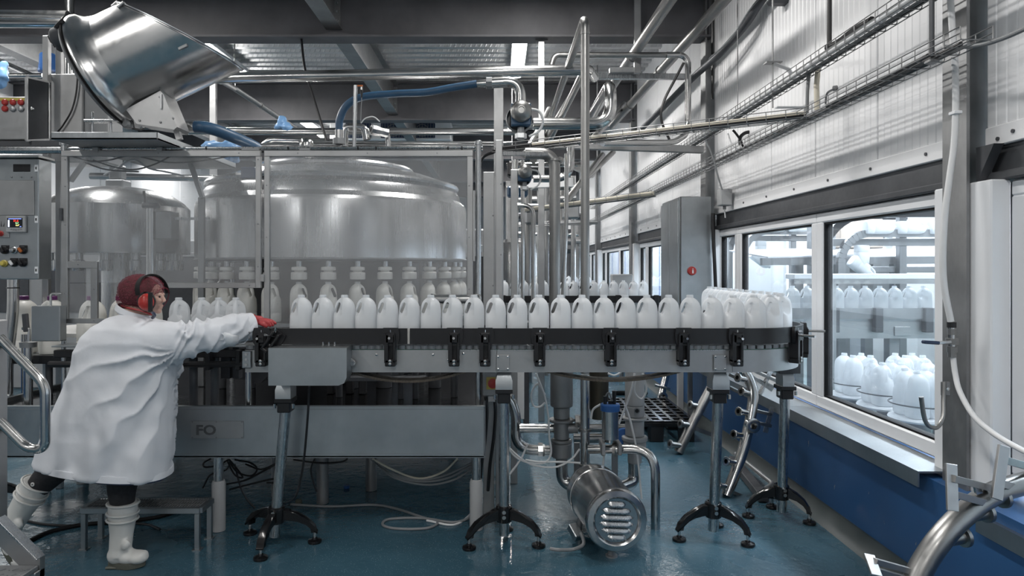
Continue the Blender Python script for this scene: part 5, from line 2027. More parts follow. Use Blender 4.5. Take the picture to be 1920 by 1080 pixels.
MB().tube(curve(pts, 8), .036, 18).build('hose', M['blue_hose'], hz)
MB().cyl(P(338, 237, 4.1), P(368, 238, 4.1), .034).build('hose_spigot', M['pipe'], hz)
MB().lathe([(.03, -.01), (.046, -.008), (.046, .008), (.03, .01)], axis(P(338, 237, 4.1), (1, 0, 0)), 16).build('flange', M['cast'], hz)


# valves with round steel heads on blue blocks
def valve(px, py, Y, s, lab):
    c = P(px, py, Y)
    t = thing('seat_valve', lab, 'valve', c, 'valves with round steel heads')
    MB().box(c.x - .062 * s, c.x + .062 * s, Y + .0, Y + .07 * s, c.z - .075 * s, c.z + .065 * s, axis((0, 0, 0), (0, 0, 1)) if 0 else None, .006).build('blue_block', M['blue_hose'], t)
    MB().lathe([(0, 0), (.066 * s, 0), (.067 * s, .02 * s), (.060 * s, .042 * s), (.040 * s, .060 * s), (.024 * s, .066 * s), (.020 * s, .066 * s), (.018 * s, .058 * s), (0, .058 * s)], axis((c.x, Y, c.z + .008), (0, -1, 0)), 32).build('round_head', M['pipe_dull'], t)
    MB().lathe([(.08 * s, 0), (.085 * s, .01), (.085 * s, .05 * s), (.06 * s, .06 * s), (0, .06 * s)], axis((c.x - .01, Y + .06 * s, c.z - .02), (0, 1, 0)), 24).build('valve_body', M['cast'], t)
    MB().cyl((c.x, Y + .05, c.z - .08 * s), (c.x, Y + .05, c.z - .16 * s), .022 * s).build('spindle', M['cast'], t)
    MB().lathe([(0, 0), (.038 * s, 0), (.038 * s, .03 * s), (0, .03 * s)], axis((c.x, Y + .05, c.z - .15 * s), (0, 0, 1)), 6).build('hex_nut', M['steel'], t)
    MB().tube(curve([P(px + 17 * s, py - 8 * s, Y), P(px + 34 * s, py - 3 * s, Y), P(px + 41 * s, py + 16 * s, Y), P(px + 33 * s, py + 34 * s, Y), P(px + 15 * s, py + 44 * s, Y)], 6), .008 * s, 8).build('white_air_hose', M['white_cable'], t)
    return t


valve(977, 212, 4.28, 1.0, 'big round-headed valve on a blue block at the end of the bent pipe')
valve(984, 324, 4.6, .72, 'small round-headed valve on a blue block below the cable tray')
vv = thing('level_sensor', 'steel sensor head with an open round cap, on a short pipe above the guard', 'sensor', P(730, 275, 4.6))
MB().lathe([(0, 0), (.036, 0), (.036, .035), (.030, .06), (.030, .11), (0, .11)], axis(P(697, 243, 4.5), (.85, .45, -.12)), 8).build('sensor_head', M['pipe'], vv)
MB().lathe([(.020, -.006), (.030, -.006), (.030, 0), (.020, 0)], axis(P(697, 243, 4.5), (.85, .45, -.12)), 20).build('open_cap', M['cast'], vv)
MB().tube([P(716, 250, 4.6), P(727, 252, 4.6), P(728, 276, 4.6)], .017, 14, fil=.05).build('neck_pipe', M['pipe'], vv)
MB().tube(curve([P(712, 228, 4.55), P(700, 219, 4.55), P(685, 222, 4.55), P(677, 231, 4.55)], 6), .004, 8).build('white_lead', M['white_cable'], vv)
gb = pipe('round-backed gooseneck pipe on top of the guard, left of the sensor', [(646, 275, 4.6), (646, 238, 4.6), (668, 238, 4.6), (684, 240, 4.6), (688, 262, 4.6)], .026, 'pipe', .07, 16)
pr = thing('probe_rod', 'upright steel tube with an orange cap and a black probe above the guard', 'sensor', P(663, 276, 4.2))
MB().tube([P(664, 276, 4.2), P(667, 160, 4.2)], .012, 12).build('upright_tube', M['steel'], pr)
MB().tube([P(668, 161, 4.2), P(680, 161, 4.2)], .005, 8).build('orange_cap', M['copper'], pr)
MB().cyl(P(678, 163, 4.2), P(678, 170, 4.2), .007).build('probe_nut', M['pipe'], pr)
MB().cyl(P(678, 169, 4.2), P(678, 183, 4.2), .009, .005).build('probe', M['black'], pr)
MB().cyl(P(678, 183, 4.2), P(676, 231, 4.2), .0028, seg=8).build('lead', M['grey_cable'], pr)
tag(MB().tube(curve([P(565, 72, 6.33), P(572, 130, 5.8), P(590, 190, 5.6), P(617, 280, 5.4)], 8), .011, 10).build('power_cable', M['black']), 'single black cable hanging in a slant from the first beam', 'cable')
sp = thing('dome_light', 'small clear dome fitting on top of the guard, left of the blue hose foot', 'fitting', P(575, 278, 4.6))
MB().lathe([(.045, 0), (.045, .02), (.038, .045), (.02, .06), (0, .063)], Matrix.Translation(P(575, 275, 4.6)), 20).build('dome', M['pipe'], sp)
MB().lathe([(0, -.012), (.052, -.012), (.052, 0), (0, 0)], Matrix.Translation(P(575, 275, 4.6)), 20).build('foot_ring', M['cast'], sp)

# fan coil unit under the second beam
fu = thing('air_cooler', 'long white air cooler with three dark fan grilles under the second beam', 'air cooler', P(735, 262, 12.5))
Y = 12.5
a, c = P(618, 228, Y), P(846, 262, Y)
MB().box(a.x, c.x, Y, Y + .5, c.z, a.z, bev=.02).build('cooler_casing', M['white_paint'], fu)
for px in (672, 738, 792):
    q, s = P(px - 24, 231, Y), P(px + 24, 259, Y)
    g = MB().box(q.x, s.x, Y - .02, Y, s.z, q.z, bev=.01).build('fan_panel', M['navy'], fu)
    m = (q + s) / 2
    for r in (.06, .11):
        MB().tube([V((m.x + r * math.cos(2 * PI * k / 20), Y - .03, m.z + r * math.sin(2 * PI * k / 20))) for k in range(20)], .006, 6, closed=True).build('guard_ring', M['grey_cable'], g)
    for k in range(9):
        x = q.x + .03 + k * (s.x - q.x - .06) / 8
        MB().box(x - .004, x + .004, Y - .028, Y - .02, s.z + .01, q.z - .01).build('grille_bar', M['grey_cable'], g)
for px in (640, 822):
    q = P(px, 228, Y + .2)
    MB().cyl(q, V((q.x, q.y, ZC - .05)), .01, seg=6).build('hanger_rod', M['steel'], fu)
# pipework and shapes far upper left, in front of the bright wall
for i, (lab, pts, r) in enumerate((('wide twin pipe entering at the top left corner, upper one', [(-60, 28, 5.2), (128, 31, 5.2)], .042), ('wide twin pipe entering at the top left corner, lower one', [(-60, 43, 5.1), (120, 44, 5.1)], .034),
                                   ('slim pipe on the bright wall at the left edge, low', [(-40, 142, 6.5), (80, 141, 6.5)], .02), ('slim slanting pipe on the bright wall at the left edge', [(-20, 105, 7.0), (75, 148, 6.6)], .025))):
    pipe(lab, pts, r, 'pipe', 0, 14)
tag(MB().tube([P(131, -20, 5.3), P(131, 140, 5.3)], .035, 14).build('pipe', M['pipe']), 'upright pipe behind the hopper motor', 'pipe', G5)
for px, Y, lab in ((88, 4.3, 'square upright post left of the blue drum'), (112, 4.4, 'square upright post right of the blue drum')):
    q, s = P(px, 68, Y), P(px, 245, Y)
    tag(MB().box(q.x - .018, q.x + .018, Y - .018, Y + .018, 0, q.z, bev=.003).build('upright_post', M['frame']), lab, 'post', 'posts beside the blue drum')
bd = thing('blue_beacon', 'small blue ribbed drum between two square posts, upper left', 'lamp', P(92, 136, 4.6))
q = P(90, 136, 4.6)
MB().lathe([(0, 0), (.058, 0), (.058, .02), (.055, .025), (.055, .045), (.052, .05), (.050, .115), (.044, .125), (0, .125)], Matrix.Translation(q), 20).build('drum', M['blue_plastic'], bd)
tag(MB().cyl(P(88, 142, 4.3), P(118, 142, 4.9), .01).build('beacon_bracket', M['steel']), 'thin bracket bar under the blue drum', 'bracket')
# crumpled blue plastic covers seen over and through the guard
for lab, px, py, Y, rx, rz in (('crumpled pale blue plastic bag poking above the pipe', 530, 237, 5.9, .07, .07), ('blue plastic cover behind the top of the left guard door', 428, 283, 4.9, .13, .07), ('blue wrapped sheet at the far left edge', 0, 135, 5.0, .05, .10)):
    m = MB().ball(P(px, py, Y), rx, rx * .8, rz, None, 28, 20)
    me = m.mesh('c', 15)
    for v in me.vertices:
        v.co += (v.co - P(px, py, Y)) * (.75 * mnoise.noise(v.co * 13) + .4 * mnoise.noise(v.co * 31))
    tag(link('plastic_cover', me, plain('pale_blue_film', (0.22, 0.42, 0.72), .3)), lab, 'cover', 'blue plastic covers')
# cables and bars seen through the left guard door
cg = thing('cable_bundle', 'thin dark cables that sag across the top of the left guard door', 'cable', P(250, 300, 4.1))
for pts in ([(135, 293), (170, 302), (205, 300), (240, 292), (300, 287)], [(175, 300), (210, 312), (250, 318), (290, 308), (325, 290)], [(260, 293), (320, 305), (390, 300), (440, 290)], [(160, 305), (200, 318), (260, 322)]):
    MB().tube(curve([P(a, c, 4.1) for a, c in pts], 6), .005, 6).build('cable', M['black'], cg)
MB().tube(curve([P(195, 328, 4.15), P(215, 318, 4.15), P(250, 300, 4.15), P(280, 316, 4.15), P(310, 322, 4.15), P(345, 330, 4.15)], 6), .006, 6).build('white_cable', M['white_cable'], cg)
for lab, p0, p1, w in (('grey slanting brace in the upper left corner of the guard door', (132, 340, 4.3), (168, 290, 4.3), .04), ('tall slanting ladder-like cable duct behind the guard door', (352, 292, 4.3), (380, 372, 4.3), .03)):
    tag(MB().bar(P(*p0), P(*p1), w, .02, .003).build('brace', M['cast']), lab, 'brace')
tag(MB().box(P(372, 0, 4.35).x, P(383, 0, 4.35).x, 4.34, 4.37, .664, P(0, 370, 4.35).z, bev=.003).build('duct_post', M['cast']), 'grey upright duct behind the guard door, left of the big bowl', 'post')
pipe('steel pipe seen through the guard above the capping drum', [(170, 330, 6.2), (470, 336, 6.2)], .03, 'pipe', 0)
tag(MB().box(P(451, 0, 4.1).x, P(478, 0, 4.1).x, 4.1, 4.16, P(0, 334, 4.1).z, P(0, 313, 4.1).z, bev=.004).build('sensor_block', M['navy']), 'small dark blue block at the top right of the left guard door', 'sensor')
# ------------------------------------------------------------------ wire cable trays along the right wall
def wire_tray(label, p0, p1, w, h, pitch, sidevec=None, n_bottom=4, r=.0026, name='cable_tray'):
    """p0, p1: middle of the tray bottom at both ends"""
    p0, p1 = V(p0), V(p1)
    d = (p1 - p0).normalized()
    sd = V((0, 0, 1)).cross(d).normalized()
    up = d.cross(sd)
    if up.z < 0:
        up = -up
    t = thing(name, label, 'cable tray', p0, 'wire cable trays')
    L = (p1 - p0).length
    b = MB()
    for i in range(n_bottom):
        o = sd * (w * (i / (n_bottom - 1) - .5))
        b.tube([p0 + o, p1 + o], r, 5)
    for s in (-1, 1):
        for k in (.5, 1.0):
            b.tube([p0 + sd * s * w / 2 + up * h * k, p1 + sd * s * w / 2 + up * h * k], r, 5)
    tag(b.build('long_wires', M['galv'], t), kind='stuff')
    b = MB()
    n = int(L / pitch)
    for i in range(n + 1):
        q = p0 + d * (i * pitch)
        b.tube([q - sd * w / 2 + up * h, q - sd * w / 2, q + sd * w / 2, q + sd * w / 2 + up * h], r, 5, fil=.008, n=2)
    tag(b.build('cross_wires', M['galv'], t), kind='stuff')
    return t, d, sd, up


tA, d, sd, up = wire_tray('upper wire cable tray that runs back along the white wall, holding pale conduits', (1.775, 2.3, 2.535), (1.775, 13.0, 2.535), .10, .06, .092)
MB().tube([(1.745, 2.3, 2.556), (1.745, 9, 2.556)], .017, 12).build('pale_conduit', M['white_cable'], tA)
MB().tube([(1.785, 2.3, 2.548), (1.785, 11, 2.548)], .009, 8).build('cable', M['grey_cable'], tA)
MB().tube([(1.805, 2.3, 2.547), (1.805, 11, 2.547)], .008, 8).build('cable', M['black'], tA)
MB().tube(curve([(1.75, 3.2, 2.58), (1.748, 3.35, 2.586), (1.752, 3.5, 2.58), (1.745, 3.62, 2.585)], 5), .019, 10).build('black_wrap', M['black'], tA)
for yy in (2.6, 3.1, 3.8, 4.3):
    MB().cyl((1.745, yy, 2.556), (1.745, yy + .03, 2.556), .0195, seg=12).build('conduit_joint', M['upvc'], tA)
tB, d, sd, up = wire_tray('lower wire cable tray that runs back along the white wall from the near column', (1.765, 2.52, 2.262), (1.765, 14.0, 2.262), .12, .05, .092)
MB().tube(curve([(1.76, 2.6, 2.272), (1.77, 3.4, 2.272), (1.75, 5, 2.272), (1.77, 8, 2.272), (1.76, 11, 2.272)], 6), .010, 8).build('cable', M['black'], tB)
MB().tube(curve([(1.79, 2.6, 2.272), (1.78, 4, 2.272), (1.80, 6, 2.272), (1.78, 11, 2.272)], 6), .008, 8).build('cable', M['grey_cable'], tB)
MB().tube(curve([(1.73, 2.75, 2.275), (1.735, 3.0, 2.272), (1.75, 3.25, 2.285), (1.73, 3.6, 2.272)], 6), .009, 8).build('cable', M['black'], tB)
a, c = P(1512, 222, 3.88), P(928, 287, 4.72)
tC, d, sd, up = wire_tray('wire cable tray with a cream conduit that crosses to the left toward the grey posts', a, c, .10, .05, .105)
MB().tube([a + up * .03 - sd * .02, a.lerp(c, .86) + up * .03 - sd * .02], .0165, 10).build('cream_conduit', M['conduit'], tC)
for k, rr in ((-.01, .007), (.005, .006), (.02, .008), (.032, .006)):
    MB().tube([a + up * .012 + sd * k, c + up * .012 + sd * k], rr, 6).build('cable', M['grey_cable' if k < .01 else 'black'], tC)
MB().tube([a.lerp(c, .86) + up * .03 - sd * .02, c + up * .03 - sd * .02], .017, 10).build('black_conduit_end', M['black'], tC)
MB().tube(curve([c + up * .012, c + d * .10 - up * .03, c + d * .14 - up * .2, c + d * .15 - up * .9], 8), .012, 8).build('cable', M['black'], tC)
a, c = P(1226, 368, 6.6), P(985, 398, 7.4)
tD, d, sd, up = wire_tray('smaller wire cable tray with pale conduits deeper in the hall behind the tall pipe', a, c, .10, .05, .12)
MB().tube([a + up * .03, c + up * .03], .02, 10).build('cream_conduit', M['conduit'], tD)
MB().tube([a + up * .012 - sd * .03, c + up * .012 - sd * .03], .016, 8).build('cable', M['grey_cable'], tD)
a, c = P(1120, 420, 9.0), P(960, 425, 9.0)
tE, d, sd, up = wire_tray('farthest wire cable tray, a thin line behind the tall vertical pipe', a, c, .12, .05, .15)
MB().tube([a + up * .02, c + up * .02], .02, 8).build('cable', M['grey_cable'], tE)
for q in (a, c):
    MB().cyl(q, V((q.x, q.y, 4.09)), .008, seg=6).build('hanger_rod', M['galv'], tE)
# pieces between the trays: drops, hanger rods and brackets
tag(MB().tube([P(1534, 128, 3.92), P(1531, 160, 3.92), P(1532, 206, 3.92)], .015, 10).build('conduit_drop', M['conduit']), 'short cream conduit that drops from the upper tray to the lower tray', 'conduit')
tag(MB().tube([P(1517, 135, 3.95), P(1514, 170, 3.95), P(1513, 212, 3.95)], .010, 10).build('cable_drop', M['grey_cable']), 'short grey cable beside the cream conduit between the trays', 'cable')
hr = thing('tray_bracket', 'thin hanger rod with a bent pale wall bracket under the upper wire tray', 'bracket', P(1449, 190, 4.55))
q = P(1449, 118, 4.4)
MB().cyl(V((q.x, q.y, 4.09)), V((q.x, q.y, 2.45)), .005, seg=8).build('rod', M['galv'], hr)
MB().box(q.x - .05, q.x + .05, q.y - .03, q.y + .03, q.z - .004, q.z + .004).build('clip_plate', M['galv'], hr)
MB().bar(q + V((.0, 0, 0)), q + V((.10, 0, -.04)), .045, .006).build('bent_arm', M['white_cable'], hr)
MB().bar(q + V((.10, 0, -.04)), q + V((.15, 0, -.12)), .045, .006).build('bent_arm', M['white_cable'], hr)
MB().box(q.x + .02, q.x + .21, q.y - .02, q.y + .02, 2.45, 2.456).build('tray_shelf', M['steel_h'], hr)
for lab, px, Y, z0, r, m in (('thick black hanger rod above the upper wire tray', 1555, 3.7, 2.60, .013, 'black'), ('dark hanger rod that drops to the lower tray near the column', 1747, 2.75, 2.27, .010, 'dark_steel'), ('thin hanger rod pair far along the upper wall, left one', 1383, 5.2, 2.6, .004, 'galv'), ('thin black rod on the wall just right of the second column', 1336, 6.0, 2.9, .012, 'black')):
    x = (px - CX) * Y / F
    tag(MB().cyl((x, Y, 4.09), (x, Y, z0), r, seg=10).build('hanger_rod', M[m]), lab, 'rod')
q = P(1747, 112, 2.75)
tag(MB().box(q.x - .02, q.x + .02, 2.73, 2.77, q.z - .015, q.z + .0, bev=.003).build('rod_foot', M['galv']), 'small foot clip of the dark rod near the column', 'clip')
# thick sleeved cables that climb the wall beside the second column
pts = [P(1460, -40, 4.75), P(1420, 12, 5.0), P(1395, 50, 5.2), P(1345, 105, 5.7), P(1300, 145, 6.2), P(1250, 195, 6.8), P(1205, 240, 7.5)]
tag(MB().tube(curve(pts, 6), .030, 12).build('sleeved_cable', M['dark_steel']), 'thick dark sleeved cable that climbs the wall to the upper right', 'cable')
pts = [P(1462, -40, 4.7), P(1412, 10, 4.95), P(1372, 70, 5.3), P(1330, 110, 5.7)]
tag(MB().tube(curve(pts, 6), .006, 8).build('thin_cable', M['grey_cable']), 'thin grey cable twined along the thick dark sleeved cable', 'cable')
tag(MB().tube(curve([P(1282, 118, 5.6), P(1265, 150, 5.6), P(1245, 190, 5.6), P(1240, 225, 5.6), P(1258, 268, 5.6)], 6), .011, 8).build('black_cable', M['black']), 'slack black cable that hangs in a bow left of the second column', 'cable')
b = MB().bar(P(1440, 2, 4.7), P(1492, 2, 4.7), .10, .05, .02)
tag(b.build('cable_clamp', M['dark_steel']), 'dark clamp block at the top edge holding the thick cables', 'clamp')
for lab, pts, r, m in (('short black cable loop that rises out of the lower wire tray', [(1395, 280), (1388, 262), (1378, 248), (1374, 244)], .010, 'black'),
                       ('black hose with a white end, bent out of the lower wire tray', [(1388, 272), (1388, 258), (1398, 249), (1412, 247)], .014, 'black'),
                       ('grey cable that falls from the upper tray to the wall box', [(1322, 262), (1335, 290), (1346, 330), (1354, 356)], .007, 'grey_cable'),
                       ('white cable that curves from the crossbar toward the wall box', [(1365, 250), (1372, 270), (1385, 280), (1398, 285)], .006, 'white_cable')):
    tag(MB().tube(curve([P(a, c, 5.4) for a, c in pts], 6), r, 8).build('wall_cable', M[m]), lab, 'cable')
tag(MB().tube([P(1412, 247, 5.4), P(1432, 248, 5.4)], .013, 10).build('hose_end', M['upvc']), 'white end of the black hose beside the lower wire tray', 'hose')
tag(MB().tube([P(1563, 166, 4.0), P(1600, 160, 4.0), P(1612, 164, 4.0)], .016, 10).build('hose_end', M['galv']), 'short grey pipe stub on the wall above the lower wire tray', 'pipe')
tag(MB().tube(curve([P(1548, 195, 4.0), P(1551, 175, 4.0), P(1565, 166, 4.0)], 5), .006, 8).build('wall_cable', M['grey_cable']), 'thin grey cable that bends into the grey wall stub', 'cable')
jbx = thing('wall_box', 'small pale grey junction box on the white wall beside the steel cabinet', 'box', P(1360, 385, 5.75))
q = P(1360, 370, 5.75)
MB().box(q.x - .05, q.x + .05, 5.72, 5.82, q.z - .07, q.z + .07, bev=.008).build('box_body', M['grey_paint'], jbx)
MB().cyl((q.x, 5.77, q.z - .07), (q.x, 5.77, q.z - .10), .014).build('gland', M['grey_cable'], jbx)
MB().tube([(q.x, 5.77, q.z - .1), (q.x + .01, 5.78, q.z - .17)], .006, 8).build('lead', M['white_cable'], jbx)
# near column: white hose, valve, hook
YV = 2.775
wh = thing('white_hose', 'white plastic hose that hangs down the near column and off to the lower right', 'hose', P(1785, 600, YV))
pts = [(1781, -20), (1786, 60), (1791, 130), (1792, 200), (1789, 270), (1781, 330), (1772, 400), (1768, 480), (1771, 540), (1783, 603)]
MB().tube(curve([P(a, c, YV) for a, c in pts], 8), .0125, 14).build('upper_hose', M['white_cable'], wh)
pts = [(1787, 668), (1791, 700), (1800, 735), (1826, 780), (1862, 812), (1905, 838), (1960, 865)]
MB().tube(curve([P(a, c, (2.775, 2.76, 2.72, 2.64, 2.55, 2.44, 2.31)[i]) for i, (a, c) in enumerate(pts)], 8), .0105, 14).build('lower_hose', M['white_cable'], wh)
MB().box(P(1784, 0, YV).x, P(1799, 0, YV).x, YV - .02, YV + .02, P(0, 215, YV).z, P(0, 209, YV).z, bev=.002).build('hose_clip', M['upvc'], wh)
bv = thing('ball_valve', 'small steel ball valve with a blue lever on the near column', 'valve', P(1785, 668, YV))
MB().cyl(P(1784, 604, YV), P(1784, 614, YV), .0175).build('hose_clamp', M['black'], bv)
MB().cyl(P(1784, 613, YV), P(1786, 668, YV), .013).build('valve_tube', M['pipe'], bv)
for py, r in ((622, .017), (640, .024), (655, .020), (664, .016)):
    MB().lathe([(0, -.012), (r, -.012), (r, .012), (0, .012)], axis(P(1785, py, YV), (0, 0, 1)), 8).build('valve_nut', M['pipe_dull'], bv)
MB().bar(P(1782, 641, YV - .02), P(1757, 643, YV - .03), .016, .012, .002).build('lever_neck', M['pipe'], bv)
MB().bar(P(1760, 643, YV - .03), P(1730, 641, YV - .04), .022, .014, .004).build('blue_grip', M['navy'], bv)
hk = thing('steel_hook', 'bent steel rod hook on a small plate on the near column, before the window', 'hook', P(1772, 740, 2.80))
MB().box(P(1766, 0, 2.8).x, P(1782, 0, 2.8).x, 2.80, 2.81, P(0, 742, 2.8).z, P(0, 716, 2.8).z, bev=.002).build('hook_plate', M['galv'], hk)
MB().tube(curve([P(1770, 716, 2.79), P(1769, 750, 2.78), P(1768, 782, 2.76), P(1757, 801, 2.74), P(1742, 799, 2.72), P(1733, 783, 2.71), P(1727, 744, 2.70)], 6), .0085, 12).build('hook_rod', M['pipe_dull'], hk)
MB().lathe([(0, 0), (.008, 0), (.007, .006), (0, .007)], axis(P(1776, 729, 2.80), (0, -1, 0)), 8).build('bolt', M['pipe'], hk)
tag(MB().tube(curve([P(1772, 88, 2.72), P(1830, 86, 2.60), P(1880, 72, 2.45), P(1935, 48, 2.3)], 8), .0085, 10).build('grey_cable', M['grey_cable']), 'single grey cable that leaves the lower tray to the upper right corner', 'cable')

# steel cabinet on the wall
sc_ = thing('steel_cabinet', 'tall brushed steel cabinet with a red call point, on the right wall', 'cabinet', (1.75, 6.4, .62))
MB().box(1.615, 1.895, 6.08, 6.75, .62, 2.055, bev=.006).build('cabinet_body', M['steel_h'], sc_)
MB().box(1.618, 1.625, 6.078, 6.082, .63, 2.05).build('door_seam', M['black'], sc_)
MB().box(1.60, 1.616, 6.10, 6.40, .65, 2.03, bev=.003).build('side_door', M['steel_h'], sc_)
MB().box(1.60, 1.616, 6.405, 6.73, .65, 2.03, bev=.003).build('side_door', M['steel_h'], sc_)
q = P(1297, 508, 6.08)
cp = MB().lathe([(0, 0), (.040, 0), (.040, .012), (.035, .02), (0, .022)], axis((q.x, 6.08, q.z), (0, -1, 0)), 24).build('call_point', M['red'], sc_)
MB().ball((q.x + .004, 6.056, q.z + .017), .005, .003, .005, seg=10, rings=6).build('call_mark', M['upvc'], cp)
MB().box(q.x - .002, q.x + .010, 6.055, 6.059, q.z - .022, q.z + .008, bev=.002).build('call_mark', M['upvc'], cp)
for x, w, m in ((1.655, .025, 'grey_paint'), (1.745, .018, 'galv')):
    MB().box(x - w, x + w, 6.2, 6.25, .0, .62, bev=.003).build('cabinet_leg', M[m], sc_)
tag(MB().tube(curve([P(1337, 400, 6.0), P(1338, 450, 6.0), P(1341, 520, 6.0), P(1343, 570, 6.0)], 5), .016, 8).build('black_cable', M['black']), 'black cable that falls beside the steel cabinet to the window', 'cable')
bx = thing('control_box', 'small pale control box with red and orange buttons, far back between the windows', 'box', P(1165, 560, 8.6))
q = P(1167, 535, 8.6)
MB().box(q.x - .13, q.x + .13, 8.6, 8.75, q.z - .14, q.z + .14, bev=.01).build('box_body', M['grey_paint'], bx)
MB().cyl((q.x, 8.68, 0), (q.x, 8.68, q.z - .14), .03).build('stand_post', M['galv'], bx)
for dx, m in ((-.09, 'orange'), (.04, 'red'), (.08, 'red')):
    MB().lathe([(0, 0), (.03, 0), (.025, .02), (0, .02)], axis((q.x + dx, 8.6, q.z - .06), (0, -1, 0)), 12).build('button', M[m], bx)

# ------------------------------------------------------------------ pump and valves below the conveyor
G6 = 'pipework of the pump'
pm = thing('pump_motor', 'large drum-shaped stainless pump motor with six louvres on the blue floor', 'pump', (.54, 3.45, 0))
c0, c1 = V((.520, 3.74, .195)), V((.566, 3.27, .208))
dm = (c1 - c0).normalized()
L = (c1 - c0).length
MM = axis(c0, dm)
MB().lathe([(0, -.03), (.11, -.03), (.145, -.012), (.149, 0), (.149, .02), (.1465, .03), (.1455, L - .045), (.150, L - .038), (.150, L - .006), (.142, L + .006), (.118, L + .010), (.108, L + .002), (.104, L - .006), (0, L - .006)], MM, 64).build('motor_cover', M['satin'], pm, 40)
MB().lathe([(.1475, .085), (.152, .087), (.152, .10), (.1475, .102)], MM, 48).build('cover_band', M['pipe'], pm)
# louvres across the front cover
X_ = V((1, 0, 0)) - dm * dm.x
X_.normalize()
Z_ = dm.cross(X_) * -1
if Z_.z < 0:
    Z_ = -Z_
tilt = math.radians(-4)
for i in range(6):
    k = (i - 2.5) * .031
    w = math.sqrt(.092 ** 2 - k * k) * .92
    o = c0 + dm * (L - .006) + Z_ * k
    b = MB()
    sl = X_ * math.cos(tilt) + Z_ * math.sin(tilt)
    n = 10
    rings = []
    for j in range(n + 1):
        t = -1 + 2 * j / n
        e = max(.05, 1 - abs(t) ** 8)
        q = o + sl * (w * t)
        rings.append([q - Z_ * .011 * e, q + dm * .018 * e - Z_ * .012 * e, q + dm * .020 * e - Z_ * .004 * e, q + dm * .004 * e + Z_ * .012 * e])
    b.loft(rings)
    b.build('louvre', M['steel'], pm, 60)
for y_, dx in ((3.36, .0),):
    MB().cyl((.556 + dx, y_, 0), (.556 + dx, y_, .08), .018).build('foot', M['cast'], pm)
    MB().lathe([(0, 0), (.03, 0), (.03, .008), (0, .01)], Matrix.Translation((.556 + dx, y_, 0)), 14).build('foot_plate', M['cast'], pm)
for dx in (-.10, .10):
    MB().cyl((.53 + dx, 3.68, 0), (.53 + dx * .8, 3.68, .11), .016).build('foot', M['cast'], pm)
MB().lathe([(0, -.17), (.075, -.17), (.10, -.15), (.10, -.05), (.07, -.03), (0, -.03)], MM, 32).build('pump_head', M['pipe'], pm)
MB().bar(P(1072, 985, 3.52), P(1086, 1010, 3.46), .05, .04, .004).build('terminal_box', M['steel_h'], pm)
MB().tube(curve([P(1090, 1000, 3.42), P(1094, 1020, 3.36), P(1075, 1030, 3.38), P(1048, 1031, 3.36), P(1032, 1029, 3.38)], 6), .009, 8).build('motor_cable', M['grey_cable'], pm)

YS = 4.0


def stack(label, prof, px, Y, m='cast'):
    t = thing('process_valve', label, 'valve', P(px, prof[-1][1], Y), 'floor valves')
    for (a, b_, r, name) in prof:
        z0, z1 = H - (b_ - CY) * Y / F, H - (a - CY) * Y / F
        rr = r * Y / F
        x = (px - CX) * Y / F
        e = min(.006, (z1 - z0) * .3)
        MB().lathe([(0, z0), (rr - e, z0), (rr, z0 + e), (rr, z1 - e), (rr - e, z1), (0, z1)], Matrix.Translation((x, Y, 0)), 28).build(name, M[m], t)
    return t


st1 = stack('stout dark grey valve column left of the tall vertical pipe, under the conveyor', [(640, 762, 21, 'actuator'), (762, 785, 15, 'spacer'), (785, 790, 24, 'flange'), (790, 823, 14.5, 'valve_body'), (823, 829, 20, 'flange'), (829, 857, 19, 'lower_cup'), (857, 870, 11, 'neck')], 1053, YS)
MB().cyl(P(1062, 803, YS), P(1083, 803, YS), .030).build('side_branch', M['cast'], st1)
MB().lathe([(0, 0), (.038, 0), (.038, .03), (0, .03)], axis(P(1078, 789, YS - .03), (1, 0, 0)), 6).build('clamp_nut', M['pipe'], st1)
st2 = stack('pale grey valve column right of the tall vertical pipe, beside the pallet', [(640, 760, 18, 'actuator'), (760, 781, 18, 'spacer'), (781, 786, 23, 'flange'), (786, 817, 17.5, 'valve_body'), (817, 826, 24, 'flange'), (826, 845, 21, 'lower_cup'), (845, 868, 13, 'neck')], 1190, 4.15, 'grey_paint')
MB().lathe([(.012, 0), (.018, 0), (.018, .006), (.012, .006)], axis(P(1194, 770, 4.15 - .06), (0, -1, 0)), 16).build('port_ring', M['cast'], st2)
MB().lathe([(0, 0), (.013, 0), (.013, .003), (0, .003)], axis(P(1194, 770, 4.15 - .058), (0, -1, 0)), 16).build('port_hole', M['black'], st2)
pipe('polished elbow from the stout valve column down to the pump', [(1053, 868, 4.0), (1055, 908, 4.0), (1106, 910, 3.92)], .036, 'pipe', .14, 20, (), G6)
pipe('polished elbow from the pale valve column down to the pump', [(1189, 868, 4.15), (1189, 905, 4.15), (1150, 920, 3.98)], .036, 'pipe', .14, 20, (), G6)
pipe('polished S-shaped pipe left of the stout valve column', [(920, 735, 4.1), (952, 740, 4.1), (968, 775, 4.1), (966, 842, 4.1), (1036, 845, 4.1)], .031, 'pipe', .12, 20, ((4, 3, .25),), G6, fr=1.15)
tag(MB().lathe([(.028, -.016), (.042, -.014), (.042, .014), (.028, .016)], axis(P(1013, 843, 4.1), (1, 0, 0)), 8).build('union_nut', M['pipe']), 'bright union nut on the low pipe, left of the stout valve column', 'nut')
pipe('straight polished pipe between the S-shaped pipe and the stout valve', [(974, 803, 4.05), (1040, 803, 4.05)], .027, 'pipe', 0, 18, (), G6)
pipe('low pipe behind the tall vertical pipe at the valve columns, upper', [(1075, 803, 4.3), (1180, 803, 4.3)], .026, 'pipe', 0, 16, (), G6)
pipe('low pipe behind the tall vertical pipe at the valve columns, lower', [(1075, 822, 4.35), (1130, 822, 4.35)], .03, 'pipe', 0, 16, (), G6)
